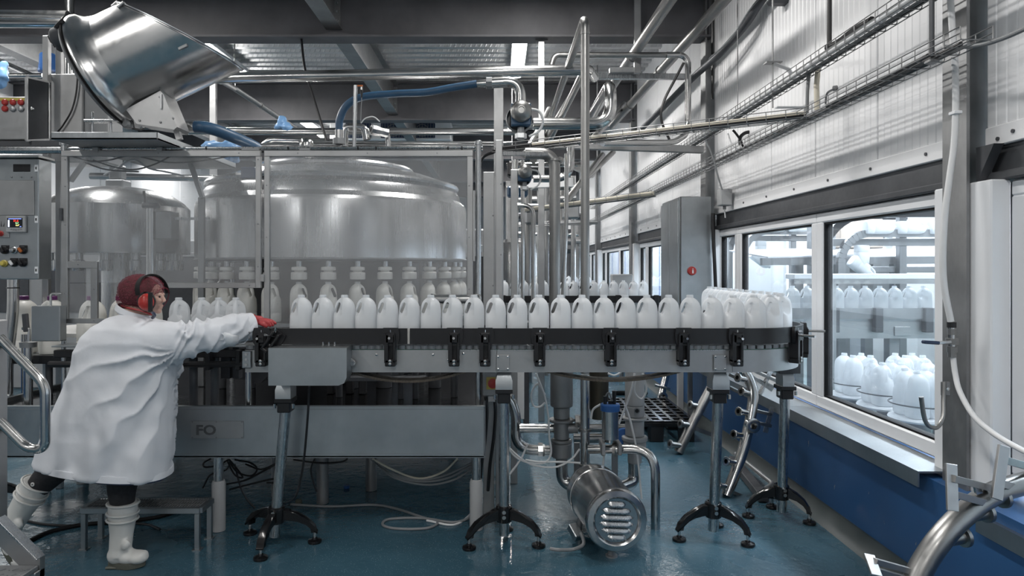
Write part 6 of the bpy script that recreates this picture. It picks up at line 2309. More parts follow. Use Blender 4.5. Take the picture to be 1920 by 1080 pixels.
pipe('lower part of the tall vertical pipe that goes down to the pump', [(1097, 702, 3.92), (1097, 885, 3.92)], .0265, 'pipe', 0, 18, ((0, 1, .57), (0, 1, .93)), G6, fr=1.35)
pipe('polished pipe that turns down to the floor right of the pump motor', [(1104, 842, 3.86), (1229, 842, 3.72), (1229, 991, 3.72)], .0255, 'pipe', .13, 20, ((0, 1, .22), (0, 1, .40)), G6, fr=1.5)
sn = thing('inline_sensor', 'polished steel sensor with a blue ring cap and black plugs above the pump', 'sensor', P(1144, 830, 3.80))
q = P(1144, 795, 3.80)
MB().lathe([(0, -.10), (.030, -.10), (.034, -.085), (.046, -.08), (.046, .075), (0, .075)], Matrix.Translation(q), 28).build('sensor_body', M['pipe'], sn)
MB().lathe([(0, .075), (.053, .075), (.054, .085), (.054, .108), (.050, .113), (0, .113)], Matrix.Translation(q), 28).build('blue_cap', M['blue_plastic'], sn)
for dx, h, m in ((-.028, .045, 'black'), (.022, .075, 'black'), (0.0, .02, 'black')):
    MB().cyl(q + V((dx, 0, .11)), q + V((dx, 0, .11 + h)), .011, seg=10).build('plug', M[m], sn)
MB().tube(curve([q + V((-.028, 0, .15)), q + V((-.01, -.01, .175)), q + V((.01, -.01, .13))], 6), .005, 8).build('lead', M['grey_cable'], sn)
for dx in (-.045, .045):
    MB().box(q.x + dx - .010, q.x + dx + .010, 3.74, 3.86, q.z - .16, q.z - .095, bev=.003).build('saddle', M['cast'], sn)
tag(MB().lathe([(0, 0), (.052, 0), (.055, .006), (.052, .03), (0, .034)], axis(P(1169, 818, 4.2), (0, -1, 0)), 28).build('blue_blank', M['blue_plastic']), 'round dark blue blanking cap leaning between the valve columns', 'cap')
tag(MB().lathe([(0, H - (785 - CY) * 4.6 / F), (.045, H - (785 - CY) * 4.6 / F), (.055, H - (770 - CY) * 4.6 / F), (.068, H - (760 - CY) * 4.6 / F), (.068, 1.0), (0, 1.0)], Matrix.Translation((P(1122, 0, 4.6).x, 4.6, 0)), 24).build('brown_actuator', metal('brown_steel', (.16, .14, .11), .35, .5, (4, 4, 1), 8, .05)), 'brownish vertical actuator behind the tall pipe under the conveyor', 'valve')
for lab, px, Y, w in (('flat steel foot strap behind the pump, left of the tall pipe', 1082, 4.1, .018), ('flat steel foot strap behind the pump, under the blue-capped sensor', 1153, 3.95, .018)):
    x = (px - CX) * Y / F
    tag(MB().box(x - w, x + w, Y, Y + .012, 0, H - (830 - CY) * Y / F, bev=.002).build('foot_strap', M['cast']), lab, 'bracket')
# white air hoses round the valve columns
ah = thing('air_hose_bundle', 'loose white air hoses looping round the stout valve column', 'hose', P(1010, 880, 3.9))
for pts in ([(1005, 700), (1015, 725), (1022, 745), (1028, 780), (1030, 820), (1033, 850), (1020, 868), (985, 866), (960, 850), (948, 825), (935, 800)],
            [(1022, 740), (1008, 720), (996, 740), (1000, 760), (1012, 763), (1022, 755)],
            [(1087, 842), (1070, 862), (1040, 876), (1000, 872), (975, 858), (955, 840)],
            [(1088, 868), (1050, 866), (1010, 866), (985, 862)], [(990, 832), (984, 845), (976, 862), (955, 890)]):
    MB().tube(curve([P(a, c, 3.88) for a, c in pts], 6), .0055, 8).build('air_hose', M['white_cable'], ah)
ah = thing('air_hose_bundle', 'pale air hoses crossing the pale valve column beside the sensor', 'hose', P(1185, 860, 3.95))
for pts in ([(1190, 700), (1184, 730), (1172, 765), (1160, 795)], [(1205, 700), (1212, 730), (1203, 748), (1190, 735), (1192, 705)], [(1172, 760), (1182, 790), (1192, 835), (1198, 880), (1203, 935)], [(1133, 820), (1132, 860), (1129, 885)], [(1140, 700), (1152, 704), (1165, 698)], [(1108, 785), (1112, 768), (1126, 758)]):
    MB().tube(curve([P(a, c, 3.90) for a, c in pts], 6), .006, 8).build('air_hose', M['white_cable'], ah)
# isolator switch on the filler end, its cables
iso = thing('isolator_switch', 'small grey switch box with a red and yellow rotary handle under the conveyor', 'switch', P(917, 752, 3.75))
x0, x1 = P(905, 0, 3.75).x, P(936, 0, 3.75).x
MB().box(x0, x1, 3.75, 3.83, P(0, 742, 3.75).z, P(0, 690, 3.75).z, bev=.005).build('switch_body', M['grey_paint'], iso)
MB().box(P(912, 0, 3.75).x, P(933, 0, 3.75).x, 3.745, 3.75, P(0, 730, 3.75).z, P(0, 707, 3.75).z).build('yellow_plate', M['yellow'], iso)
MB().lathe([(0, 0), (.027, 0), (.026, .014), (0, .016)], axis(P(924, 719, 3.745), (0, -1, 0)), 20).build('red_handle', M['red'], iso)
MB().box(P(915, 0, 3.76).x, P(929, 0, 3.76).x, 3.76, 3.82, P(0, 754, 3.76).z, P(0, 742, 3.76).z, bev=.003).build('gland_box', M['grey_paint'], iso)
for px in (911, 927):
    MB().tube(curve([P(px, 744, 3.78), P(px + 2, 775, 3.78), P(px - 1, 820, 3.8), P(px - 8, 870, 3.82), P(px - 12, 920, 3.85)], 6), .009, 8).build('cable', M['black'], iso)
for px, w, m, Y, lab in ((975, .032, 'white_paint', 5.2, 'narrow white speckled panel behind the S-shaped pipe'), (987, .022, 'dark_steel', 5.25, 'dark post just right of the narrow white panel')):
    x = (px - CX) * Y / F
    tag(MB().box(x - w, x + w, Y, Y + .3, H - (786 - CY) * Y / F - (.05 if m != 'white_paint' else 0), 1.0, bev=.003).build('narrow_casing', M[m]), lab, 'panel')

# black plastic pallet
pl = thing('plastic_pallet', 'black plastic pallet with an open grid deck on the floor by the wall', 'pallet', (1.30, 6.0, 0))
x0, x1, y0, y1, zt = .98, 1.60, 5.55, 6.55, .175
nb = 8
for i in range(nb):
    xx = x0 + (x1 - x0) * i / (nb - 1)
    MB().box(xx - .014, xx + .014, y0, y1, zt - .02, zt, bev=.002).build('deck_slat', M['gloss_black'], pl)
for i in range(9):
    yy = y0 + .02 + (y1 - y0 - .04) * i / 8
    MB().box(x0, x1, yy - .018, yy + .018, zt - .022, zt - .002, bev=.002).build('cross_slat', M['gloss_black'], pl)
MB().box(x0, x1, y0, y0 + .03, zt - .05, zt - .02, bev=.003).build('edge_beam', M['gloss_black'], pl)
for xx in (x0 + .06, (x0 + x1) / 2, x1 - .06):
    for yy in (y0 + .06, (y0 + y1) / 2, y1 - .06):
        MB().box(xx - .055, xx + .055, yy - .055, yy + .055, 0, zt - .022, bev=.006).build('block_foot', M['black'], pl)


# ------------------------------------------------------------------ manifolds with stubs, leaning on the wall
def stub(parent, p, d, r, L, m='pipe'):
    d = V(d).normalized()
    MB().lathe([(r * .72, 0), (r, 0), (r, L - .008), (r * 1.5, L - .006), (r * 1.55, L), (r * 1.55, L + .006), (r * 1.4, L + .008), (r * .75, L + .008), (r * .7, L - .02)], axis(p, d), 18).build('ferrule_stub', M[m], parent)


mf = thing('pipe_manifold', 'bright curved steel manifold with six stubs leaning by the rightmost conveyor leg', 'manifold', P(1362, 932, 4.23), 'pipe manifolds')
mp_ = [P(1362, 930, 4.23), P(1388, 860, 4.30), P(1404, 800, 4.37), P(1412, 745, 4.44), P(1406, 715, 4.48), P(1394, 694, 4.5)]
MB().tube(curve(mp_, 8), .034, 20).build('manifold_pipe', M['pipe'], mf)
dl = V((-1, -.45, .25))
for px, py, Y in ((1366, 913, 4.25), (1382, 868, 4.29), (1395, 818, 4.35), (1404, 775, 4.40), (1409, 738, 4.45), (1402, 712, 4.48)):
    stub(mf, P(px, py, Y), dl, .019, .085)
stub(mf, P(1404, 795, 4.36), (.1, -1, .05), .030, .06)
ld = V((1, .35, -.28)).normalized()
for py in (768, 790):
    MB().bar(P(1408, py, 4.4), P(1408, py, 4.4) + ld * .16, .028, .022, .002).build('bracket_bar', M['frame'], mf)
MB().bar(P(1408, 768, 4.4) + ld * .15 + V((0.02, 0, .045)), P(1408, 790, 4.4) + ld * .13 + V((-.01, 0, -.05)), .03, .008).build('bracket_plate', M['steel'], mf)
for a, c in (((1388, 712), (1368, 702)), ((1385, 735), (1368, 726))):
    MB().bar(P(*a, 4.5), P(*c, 4.55), .02, .02).build('bracket_bar', M['pipe'], mf)
MB().bar(P(1372, 922, 4.25), P(1396, 932, 4.3), .022, .02).build('bracket_bar', M['cast'], mf)
mf = thing('pipe_manifold', 'dark steel manifold with three stubs leaning beside the black pallet', 'manifold', P(1272, 850, 5.2), 'pipe manifolds')
MB().tube([P(1272, 848, 5.2), P(1302, 786, 5.25), P(1336, 722, 5.35)], .036, 18).build('manifold_pipe', M['pipe_dull'], mf)
for px, py, Y in ((1278, 836, 5.2), (1297, 798, 5.24), (1315, 763, 5.3)):
    stub(mf, P(px, py, Y), (-1, -.3, .22), .022, .10, 'pipe_dull')
MB().bar(P(1303, 803, 5.25), P(1336, 816, 5.3), .03, .03).build('bracket_bar', M['frame'], mf)
mf = thing('pipe_manifold', 'short bright leaning pipe with a round open end far behind the pallet', 'manifold', P(1238, 752, 6.8), 'pipe manifolds')
MB().tube([P(1238, 750, 6.8), P(1252, 690, 6.9)], .036, 16).build('manifold_pipe', M['pipe'], mf)
stub(mf, P(1240, 742, 6.8), (.1, -1, 0), .030, .05)
MB().tube([P(1228, 722, 6.8), P(1256, 730, 6.8)], .014, 10).build('bracket_bar', M['pipe'], mf)
# rack pieces on the sill behind the rightmost leg
rk = thing('sill_rack', 'small bright steel rack frame lying on the window sill behind the conveyor end', 'rack', P(1425, 735, 4.6))
for a, c in (((1415, 696), (1460, 716)), ((1422, 712), (1452, 726)), ((1445, 696), (1424, 740)), ((1408, 704), (1448, 732))):
    MB().bar(P(*a, 4.55), P(*c, 4.5), .022, .018).build('rack_bar', M['steel'], rk)
# flat steel channel on the floor at the skirting
tr = thing('floor_channel', 'dark flat steel channel with a bent rod lying on the floor by the skirting', 'channel', (1.6, 4.6, 0))
MB().bar((1.70, 4.95, .03), (1.60, 4.12, .03), .06, .05, .004).build('channel_bar', M['dark_steel'], tr)
MB().tube([(1.70, 4.9, .085), (1.69, 4.2, .09), (1.62, 4.16, .07)], .014, 10, fil=.04).build('bent_rod', M['cast'], tr)

# big dark manifold in the near right corner
mf = thing('pipe_manifold', 'thick dark curved manifold with stubs and ladder-like brackets in the near right corner', 'manifold', P(1715, 1100, 2.05), 'pipe manifolds')
mpts = [P(1700, 1130, 2.12), P(1730, 1060, 2.14), P(1772, 1000, 2.16), P(1825, 950, 2.20), P(1875, 920, 2.24), P(1945, 900, 2.30)]
MB().tube(curve(mpts, 8), .036, 22).build('manifold_pipe', M['pipe_dull'], mf)
for px, py, Y, k in ((1775, 1012, 2.18, 1), (1818, 966, 2.2, 1), (1852, 938, 2.22, .9)):
    stub(mf, P(px, py, Y), (1, .25, -.05 + .12), .022, .065 * k, 'pipe_dull')
A1, A2 = P(1783, 870, 2.14), P(1786, 958, 2.10)
MB().bar(A1, A2, .035, .010, .001, up=(0, 1, 0)).build('bracket_plate', M['frame'], mf)
for (a, c) in (((1786, 897), (1853, 914)), ((1788, 926), (1856, 946))):
    MB().bar(P(*a, 2.12), P(*c, 2.2), .020, .022, .001).build('bracket_bar', M['pipe_dull'], mf)
A1, A2 = P(1882, 836, 2.20), P(1868, 936, 2.16)
MB().bar(A1, A2, .035, .012, .001, up=(0, 1, 0)).build('bracket_plate', M['frame'], mf)
for (a, c) in (((1882, 862), (1945, 880)), ((1874, 906), (1945, 924))):
    MB().bar(P(*a, 2.2), P(*c, 2.3), .020, .024, .001).build('bracket_bar', M['frame'], mf)
MB().bar(P(1832, 912, 2.2), P(1838, 940, 2.2), .02, .012).build('bracket_plate', M['steel'], mf)
A1, A2 = P(1629, 1040, 2.12), P(1644, 1080, 2.06)
MB().bar(A1, A2, .034, .008, .001, up=(0, 1, 0)).build('bracket_plate', M['frame'], mf)
for (a, c) in (((1640, 1052), (1712, 1072)), ((1644, 1070), (1720, 1092))):
    MB().bar(P(*a, 2.1), P(*c, 2.14), .018, .018, .001).build('bracket_bar', M['frame'], mf)
# ------------------------------------------------------------------ near left: stair with handrail, step, floor cables
hr_ = thing('stair', 'end of a steel stair with a bent tubular handrail at the near left', 'stair', P(40, 1100, 2.75))
YH = 2.75
MB().tube([P(-60, 572, YH), P(76, 712, YH), P(85, 730, YH), P(85, 842, YH), P(52, 842, YH), P(-60, 730, YH)], .0188, 18, fil=.075, n=10).build('handrail', M['pipe'], hr_)
MB().box(P(-14, 0, YH).x, P(5, 0, YH).x, YH - .02, YH + .03, P(0, 975, YH).z, P(0, 600, YH).z, bev=.004).build('newel_post', M['frame'], hr_)
q = [P(-40, 932, YH), P(75, 1047, YH), P(75, 1085, YH), P(60, 1085, YH), P(-40, 985, YH)]
MB().add(q + [p + V((0, .03, 0)) for p in q], [(0, 1, 2, 3, 4), (9, 8, 7, 6, 5)] + [(i, (i + 1) % 5, 5 + (i + 1) % 5, 5 + i) for i in range(5)]).build('stringer', M['frame'], hr_)
MB().bar(P(-40, 930, YH - .01), P(76, 1046, YH - .01), .05, .008, .001).build('stringer_edge', M['steel'], hr_)
z = P(0, 1050, YH).z
tr_ = MB().box(P(-40, 0, YH).x, P(72, 0, YH).x, YH - .24, YH, z - .04, z - .02, bev=.003).build('tread', M['cast'], hr_)
for i in range(10):
    for j in range(5):
        x = P(-35, 0, YH).x + i * .024
        yy = YH - .225 + j * .045
        s = 1 if (i + j) % 2 else -1
        MB().bar((x - .006, yy - .008 * s, z - .019), (x + .006, yy + .008 * s, z - .019), .005, .004).build('tread_lug', M['cast'], tr_)
MB().box(P(48, 0, YH).x, P(75, 0, YH).x, YH - .03, YH + .03, .001, z - .04, bev=.003).build('stair_leg', M['frame'], hr_)
# low step with a grating top
st = thing('step_stool', 'low steel step with a dark grating top behind the worker', 'step', (-1.81, 3.58, 0))
sx0, sx1, sy0, sy1, sz = -2.10, -1.505, 3.44, 3.585, .212
for p in (((sx0, sy0), (sx1, sy0)), ((sx1, sy0), (sx1, sy1)), ((sx1, sy1), (sx0, sy1)), ((sx0, sy1), (sx0, sy0))):
    MB().bar((*p[0], sz - .015), (*p[1], sz - .015), .024, .028, .002).build('top_frame', M['steel_h'], st)
b = MB()
n = 42
for i in range(n):
    x = sx0 + .015 + (sx1 - sx0 - .03) * i / (n - 1)
    MB().box(x - .0022, x + .0022, sy0 + .012, sy1 - .012, sz - .02, sz).build('grating_bar', M['cast'], st)
for yy in (sy0 + .05, sy0 + .095):
    MB().box(sx0, sx1, yy - .002, yy + .002, sz - .012, sz - .001).build('grating_rod', M['cast'], st)
for x in (sx0 + .012, sx1 - .012):
    for yy in (sy0, sy1):
        MB().box(x - .012, x + .012, yy - .012, yy + .012, .004, sz - .03, bev=.002).build('leg', M['steel_h'], st)
        MB().box(x - .022, x + .022, yy - .02, yy + .02, .0, .005).build('foot_plate', M['steel_h'], st)
# cables on the floor and under the trough


def fp(px, py):
    Y = H * F / (py - CY)
    return V(((px - CX) * Y / F, Y, .0))


def floor_cable(label, pts, r, m, extra=()):
    q = [fp(a, c) + V((0, 0, r * 1.02)) for a, c in pts] + [P(*e) for e in extra]
    return tag(MB().tube(curve(q, 8), r, 8).build('floor_cable', M[m]), label, 'cable')


floor_cable('long pale cable that crosses the floor and coils by the rear trough leg', [(545, 948), (620, 952), (700, 949), (745, 957), (790, 972), (820, 982), (800, 993), (745, 994), (718, 987), (730, 976), (790, 974), (850, 982), (885, 972)], .0075, 'grey_cable')
floor_cable('pale cable that rises from the floor coil to the channel posts', [(800, 978), (850, 986), (880, 968)], .006, 'white_cable', ((905, 930, 4.0), (928, 905, 4.0), (940, 880, 4.0)))
floor_cable('dark hose that lies across the floor behind the worker', [(55, 1018), (90, 1002), (140, 990), (180, 985), (230, 982), (300, 972), (345, 955)], .011, 'rubber')
floor_cable('dark cable behind the step in the shade of the trough', [(35, 975), (80, 985), (140, 988), (200, 983), (270, 985), (300, 995)], .007, 'black')
ct = thing('cable_tangle', 'tangle of dark cables hanging under the trough above the step', 'cable', P(460, 870, 3.9))
for pts in ([(395, 860), (382, 868), (385, 876), (410, 872), (430, 862), (425, 880), (395, 890), (380, 915)], [(430, 862), (445, 880), (455, 895), (440, 890), (425, 862)], [(440, 862), (470, 868), (482, 880), (470, 892), (445, 885), (430, 866)],
            [(425, 908), (460, 900), (500, 880), (520, 868), (490, 880), (460, 870)], [(430, 918), (480, 905), (515, 898), (530, 905), (500, 905)], [(440, 870), (450, 910), (462, 935), (478, 953)], [(590, 860), (583, 880), (588, 905), (594, 922)], [(550, 862), (600, 868), (640, 866), (652, 860)]):
    MB().tube(curve([P(a, c, 3.95) for a, c in pts], 6), .0055, 7).build('cable', M['black'], ct)
ct = thing('cable_swag', 'pale and olive cables that swag under the right half of the trough', 'cable', P(780, 900, 4.0))
for i, pts in enumerate(([(695, 860), (730, 885), (780, 899), (830, 893), (885, 868)], [(700, 862), (740, 892), (790, 903), (840, 896), (885, 872)], [(698, 860), (735, 880), (785, 897), (830, 885), (858, 860)], [(703, 866), (740, 896), (800, 909), (850, 900), (883, 880)])):
    MB().tube(curve([P(a, c, 3.95) for a, c in pts], 6), .006, 7).build('cable', M['grey_cable' if i != 2 else 'conduit'], ct)
tag(MB().tube(curve([P(580, 724, 3.44), P(577, 780, 3.44), P(570, 860, 3.46), P(562, 905, 3.5), P(552, 935, 3.55)] + [fp(530, 947) + V((0, 0, .008))], 8), .006, 8).build('drive_cable', M['black']), 'black cable that hangs from the drive guard to the floor', 'cable')
for px, py, m, lab in ((650, 915, 'blue_plastic', 'tiny blue bottle cap on the floor under the trough'), (560, 943, 'sole', 'tiny green bottle cap on the floor by the left stand')):
    q = fp(px, py)
    tag(MB().lathe([(0, .001), (.02, .001), (.02, .016), (.018, .018), (0, .018)], Matrix.Translation(q), 14).build('stopper', M[m]), lab, 'cap')
# black foot of another stand at the left edge, behind the stair
b = MB()
c0 = P(-20, 965, 3.9)
arm(b, V((-2.93, 3.95, 0)), .22, .02)
tag(b.build('tripod_foot_arm', M['gloss_black']), 'glossy black arched foot at the left edge behind the rear boot', 'stand')
# ------------------------------------------------------------------ bottle hall seen through the windows
sc1 = thing('bottle_conveyor', 'dark-railed bottle conveyor in the bright hall behind the largest window pane', 'conveyor', (3.0, 5.3, 0))
xa, xb, yy = 2.2, 5.2, 5.3
MB().box(xa, xb, yy - .085, yy - .078, .88, 1.01).build('side_plate', M['frame'], sc1)
MB().box(xa, xb, yy + .078, yy + .085, .88, 1.01).build('side_plate', M['frame'], sc1)
MB().box(xa, xb, yy - .078, yy + .078, 1.0, 1.028).build('belt', M['steel_h'], sc1)
MB().box(xa, xb, yy - .105, yy - .09, 1.03, 1.112).build('guide_rail', M['cast'], sc1)
for x in (2.55, 2.88, 3.26, 3.9):
    MB().box(x - .03, x + .03, yy - .14, yy - .08, .93, 1.115, bev=.004).build('guide_bracket', M['dark_steel'], sc1)
for x in (2.45, 3.05, 4.2):
    MB().box(x - .04, x + .04, yy - .04, yy + .04, 0, .88, bev=.004).build('post', M['cast'], sc1)
MB().box(3.02, 3.14, yy - .095, yy - .085, .90, .97, bev=.002).build('splice_plate', M['frame'], sc1)
x, i = 2.28, 1
while x < 3.30:
    jug((x, yy, 1.0295), random.uniform(-.15, .15), 'white milk bottle behind the window glass, %s from the left on that conveyor' % ORD[i], 'bottles behind the window')
    x += .113
    i += 1
lp = thing('white_cover_strip', 'long white cover strip just above the bottles behind the window', 'cover', (3.2, 5.15, 1.33))
MB().box(2.2, 5.2, 5.08, 5.24, 1.335, 1.375, bev=.004).build('cover', M['upvc'], lp)
MB().box(2.2, 5.2, 5.08, 5.10, 1.30, 1.335).build('cover_edge', M['frame'], lp)
for x in (2.5, 3.6, 4.8):
    MB().box(x - .015, x + .015, 5.085, 5.115, 0, 1.30).build('post', M['frame'], lp)
ss = thing('sheet_canopy', 'large sloping white sheet canopy in the hall behind the windows', 'canopy', (3.5, 6.2, 0))
for (a, e) in ((2.25, 2.98), (3.0, 4.2), (4.22, 5.5)):
    q = [V((a, 5.7, 1.50)), V((e, 5.7, 1.52)), V((e, 6.7, 1.60)), V((a, 6.7, 1.58))]
    MB().loft([q, [p + V((0, 0, .012)) for p in q]]).build('sheet', M['upvc'], ss)
MB().bar((2.2, 5.72, 1.47), (5.5, 5.72, 1.50), .05, .06).build('edge_beam', M['cast'], ss)
for x in (2.6, 3.2, 3.45, 4.4):
    MB().box(x - .035, x + .035, 5.9, 5.97, 0, 1.52).build('post', M['cast'], ss)
ch_ = M['dark_steel']


def gooseneck(label, xc, y, top, r=.38, right=2.0):
    t = thing('gooseneck_conveyor', label, 'conveyor', (xc, y, 0), 'curved overhead chain conveyors')
    for o, m in ((0, 'black'), (.16, 'cast')):
        rr = r - o
        pts = [V((xc - r + o, y, .25)), V((xc - r + o, y, top - r))]
        pts += [V((xc - rr * math.cos(PI / 2 * i / 10), y, top - r + rr * math.sin(PI / 2 * i / 10))) for i in range(1, 11)]
        pts += [V((xc + right, y, top - o))]
        b = MB()
        for k in range(len(pts) - 1):
            b.bar(pts[k], pts[k + 1], .06, .045, 0, up=(0, 1, 0))
        b.build('chain_track', M[m], t)
    for x in (xc + .3, xc + 1.0):
        MB().box(x - .03, x + .03, y + .05, y + .11, 0, top, bev=.003).build('post', M['cast'], t)
    MB().box(xc - r, xc + right, y + .04, y + .07, top - .26, top - .20, bev=.003).build('cross_beam', M['cast'], t)
    MB().box(xc - .1, xc + .7, y + .1, y + .13, top - .48, top - .43, bev=.003).build('cross_beam', M['cast'], t)
    n = 0
    for i in range(6):
        x = xc - .05 + i * .26
        if x > xc + right - .28:
            break
        n += 1
        o = jug((x, y - .01, top - .115), 0, 'milk bottle lying flat, %s under the %s overhead track' % (ORD[n], 'near' if y < 6 else 'far'), 'bottles on the overhead tracks', rot=(0, PI / 2, 0))
    for k, a in enumerate((.15, 1.1)):
        n += 1
        rr = r - .2
        jug((xc - (rr - .04) * math.cos(a), y - .01, top - r + (rr - .04) * math.sin(a)), 0, 'white milk bottle inside the bend of the %s overhead track, %s from the bottom' % ('near' if y < 6 else 'far', ORD[k + 1]), 'bottles on the overhead tracks', rot=(0, PI / 2 + .5 + a, 0))


gooseneck('dark curved chain conveyor that carries bottles overhead behind the large pane', 3.02, 5.55, 1.86, .40, 1.5)
gooseneck('dark curved chain conveyor behind the second, narrower pane', 2.92, 7.4, 1.97, .42, 1.5)
# columns and boards in the hall
for i, (x, y, w, m, lab) in enumerate(((3.05, 6.6, .05, 'cast', 'grey post behind the second window pane, left'), (3.22, 6.75, .09, 'cast', 'wide grey post behind the second window pane, right'))):
    tag(MB().box(x - w, x + w, y - .05, y + .05, 0, 3.7, bev=.004).build('hall_post', M[m]), lab, 'post', 'posts in the bottle hall')
for x, y, w, h, z, lab in ((3.45, 6.0, .5, .87, 0, 'white board under the conveyor behind the large pane'), (4.6, 7.2, 1.1, 1.54, 0, 'stack of pale bags behind the large pane, lower'), (4.7, 7.25, 1.0, .34, 1.541, 'stack of pale bags behind the large pane, upper'), (4.9, 9.0, 1.3, 1.6, 0.0, 'pale sheeted load far behind the window')):
    tag(MB().box(x - w / 2, x + w / 2, y, y + .25, z, z + h, bev=.03).build('pale_load', M['white_panel']), lab, 'load')
cx_ = thing('cardboard_load', 'brownish carton stack above the sheet canopy behind the large pane', 'load', (3.72, 7.1, 0))
MB().box(3.5, 3.95, 7.0, 7.3, 1.62, 1.92, bev=.01).build('carton', plain('carton', (.5, .42, .36), .7), cx_)
MB().box(3.4, 4.05, 6.98, 7.32, .0, 1.61, bev=.01).build('stand', M['cast'], cx_)
# bottles gathered on round discs right behind the glass, two rows of three
NM = ('leftmost', 'middle', 'rightmost')
for row, x0 in (('front', 2.295), ('rear', 2.625)):
    for k, Y in enumerate((4.37, 4.04, 3.71)):
        zb, R, cx = .615, .155, x0
        t = thing('ring_tray', 'round white bottle tray with a wire ring, %s in the %s row behind the glass' % (NM[k], row), 'tray', (cx, Y, 0), 'round bottle trays')
        MB().lathe([(0, zb - .02), (R, zb - .02), (R + .006, zb - .01), (R, zb), (0, zb)], Matrix.Translation((cx, Y, 0)), 40).build('disc', M['upvc'], t)
        MB().tube([V((cx + (R + .001) * math.cos(2 * PI * j / 40), Y + (R + .001) * math.sin(2 * PI * j / 40), zb + .07)) for j in range(40)], .004, 6, closed=True).build('wire_ring', M['dark_steel'], t)
        MB().cyl((cx, Y, 0), (cx, Y, zb - .02), .05).build('column', M['cast'], t)
        for m, (dx, dy) in enumerate(((-.055, -.055), (.055, -.055), (-.055, .055), (.055, .055))):
            jug((cx + dx, Y + dy, zb + .0015), random.choice((0, PI / 2, PI, -PI / 2)), 'white milk bottle, %s of four in the ring of the %s %s-row tray' % (('near left', 'near right', 'far left', 'far right')[m], NM[k], row), 'bottles on the %s round tray, %s row' % (NM[k], row))
# far pane on the right edge: dark curved track and a small box behind the near window
nt_ = thing('near_track', 'dark curved rail loop seen through the window at the right edge', 'conveyor', (2.75, 3.2, 0))
b = MB()
b.tube([(2.70, 3.3, .9), (2.70, 3.3, 1.75), (3.05, 3.3, 1.82)], .02, 10, fil=.2)
b.build('curved_rail', M['cast'], nt_)
MB().tube([(2.62, 3.32, .3), (2.62, 3.32, 1.70), (3.0, 3.32, 1.90)], .012, 10, fil=.2).build('curved_rail', M['dark_steel'], nt_)
MB().box(2.60, 2.95, 3.25, 3.35, .30, .36).build('rail_foot', M['cast'], nt_)
MB().box(2.55, 2.62, 3.2, 3.3, 0, .3).build('post', M['cast'], nt_)
MB().box(2.62, 2.9, 3.0, 3.1, .72, .86, bev=.01).build('sensor_box', M['grey_paint'], nt_)

# pale blocks added in the side hall so that the far windows look bright
for k in range(4):
    y = 8.6 + 3.4 * k
    ld_ = thing('window_brightener', 'pale block added in the side hall to brighten the %s window bay' % ('second', 'third', 'fourth', 'fifth')[k], 'load', (3.3, y + 1.3, 0), 'added pale blocks in the side hall')
    MB().box(2.95, 3.65, y, y + 2.9, .15, 2.3, bev=.06).build('pale_block', M['upvc'], ld_)
    MB().box(2.93, 3.67, y - .02, y + 2.92, 0, .15, bev=.01).build('block_base', M['cast'], ld_)
    for j in range(3):
        MB().box(2.942, 3.658, y + .5 + .9 * j, y + .53 + .9 * j, .16, 2.306, bev=.004).build('strap', M['blue_plastic'], ld_)
# ------------------------------------------------------------------ tangle of far process pipework
pk = thing('pipe_rack', 'tangle of far steel pipes and posts behind the tall vertical pipe', 'pipe rack', (0.4, 10.0, 0))
rnd = random.Random(4)
for px, top, Y, r, m in ((966, 300, 7.0, .035, 'pipe'), (990, 330, 8.5, .05, 'pipe_dull'), (1012, 300, 9.5, .04, 'pipe'), (1025, 340, 9.0, .03, 'galv'), (1052, 350, 10.5, .05, 'pipe_dull'), (1075, 330, 10.5, .04, 'pipe'), (1085, 400, 12.5, .06, 'galv'), (955, 340, 9.5, .05, 'galv'), (1003, 420, 12.0, .04, 'pipe'), (1068, 430, 14.0, .06, 'dark_steel'), (1100, 330, 13.0, .04, 'dark_steel')):
    a = P(px, top, Y)
    MB().cyl((a.x, Y, 0), a, r, seg=12).build('upright_pipe', M[m], pk)
for py, x0, x1, Y, r, m in ((310, 950, 1090, 8.0, .03, 'pipe'), (352, 950, 1085, 9.5, .04, 'pipe_dull'), (375, 955, 1080, 10.0, .05, 'galv'), (404, 950, 1100, 11.0, .05, 'dark_steel'), (438, 960, 1085, 11.0, .03, 'pipe'), (452, 960, 1090, 12.5, .05, 'galv'), (470, 965, 1075, 13.0, .08, 'dark_steel'), (492, 950, 1030, 12.0, .03, 'pipe'), (318, 955, 1030, 7.5, .05, 'dark_steel')):
    MB().tube([P(x0, py, Y), P(x1, py + rnd.uniform(-4, 4), Y + rnd.uniform(-.3, .3))], r, 10).build('cross_pipe', M[m], pk)
for pts in ([(1000, 300, 6.5), (1035, 240, 8), (1070, 180, 9)], [(1110, 262, 6.8), (1170, 195, 9)], [(985, 290, 6), (1010, 245, 7.5), (1030, 205, 8.5)], [(1050, 300, 7), (1110, 330, 9.5), (1125, 300, 11)], [(1060, 380, 7.5), (1130, 290, 8.5)], [(1072, 360, 8), (1150, 285, 9)]):
    MB().tube([P(*p) for p in pts], .035, 12, fil=.15).build('slanting_pipe', M['pipe_dull'], pk)
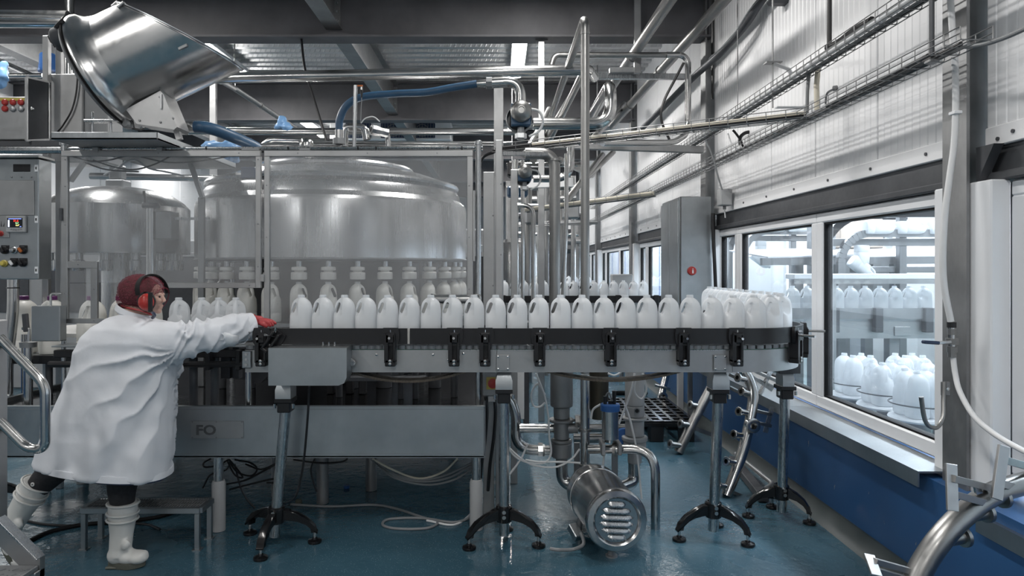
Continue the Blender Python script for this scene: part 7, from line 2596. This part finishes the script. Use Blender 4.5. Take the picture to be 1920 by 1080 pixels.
for px, py, Y, w, h, m in ((1000, 402, 8.2, .10, .12, 'cast'), (1030, 420, 9.8, .12, .10, 'dark_steel'), (970, 360, 8.0, .12, .06, 'blue_hose'), (1070, 395, 10.0, .12, .12, 'cast'), (960, 318, 7.2, .05, .08, 'black'), (975, 318, 7.2, .05, .08, 'black')):
    q = P(px, py, Y)
    MB().box(q.x - w, q.x + w, Y - .1, Y + .1, q.z - h, q.z + h, bev=.02).build('pump_block', M[m], pk)
MB().lathe([(0, .4), (.28, .5), (.30, .6), (.30, 1.6), (.26, 1.75), (0, 1.82)], Matrix.Translation(V((P(962, 0, 9.0).x, 9.0, 0))), 32).build('small_tank', M['tank'], pk)
# bright machine casing that fills the far left behind the filler
mc = thing('machine_casing', 'pale machine casing with a band of dark openings behind the capping drum', 'machine', (-4.6, 8.0, 0))
MB().box(-6.2, -3.4, 8.0, 8.6, 0, 1.75, bev=.02).build('casing', M['grey_paint'], mc)
for k in range(4):
    MB().box(-6.0 + k * .66, -5.5 + k * .66, 7.98, 8.0, .9, 1.5, bev=.004).build('opening', M['dark_steel'], mc)
mc = thing('machine_casing', 'tall dark grey machine casing in the hall behind the big bowl', 'machine', (-1.4, 8.4, 0))
MB().box(-2.9, .0, 8.4, 9.2, 0, 1.9, bev=.02).build('casing', M['cast'], mc)
for k in range(3):
    MB().box(-2.7 + k * .9, -2.0 + k * .9, 8.38, 8.4, 1.0, 1.7, bev=.004).build('hatch', M['steel_h'], mc)

bp = thing('darkening_screen', 'dark sheet added behind the filling machine to darken the background', 'panel', (-1.7, 6.25, .69))  # added screen that darkens the gaps beside and below the bowl
for k in range(5):
    MB().box(-3.4 + k * .68, -2.725 + k * .68, 6.32, 6.34, .69, 1.52, bev=.004).build('panel_sheet', M['dark_steel'], bp)
MB().box(-3.42, .02, 6.31, 6.35, 1.52, 1.56, bev=.004).build('top_angle', M['frame'], bp)
for x in (-3.35, -1.7, -.05):
    MB().box(x - .02, x + .02, 6.345, 6.385, 0, 1.52, bev=.003).build('post', M['frame'], bp)
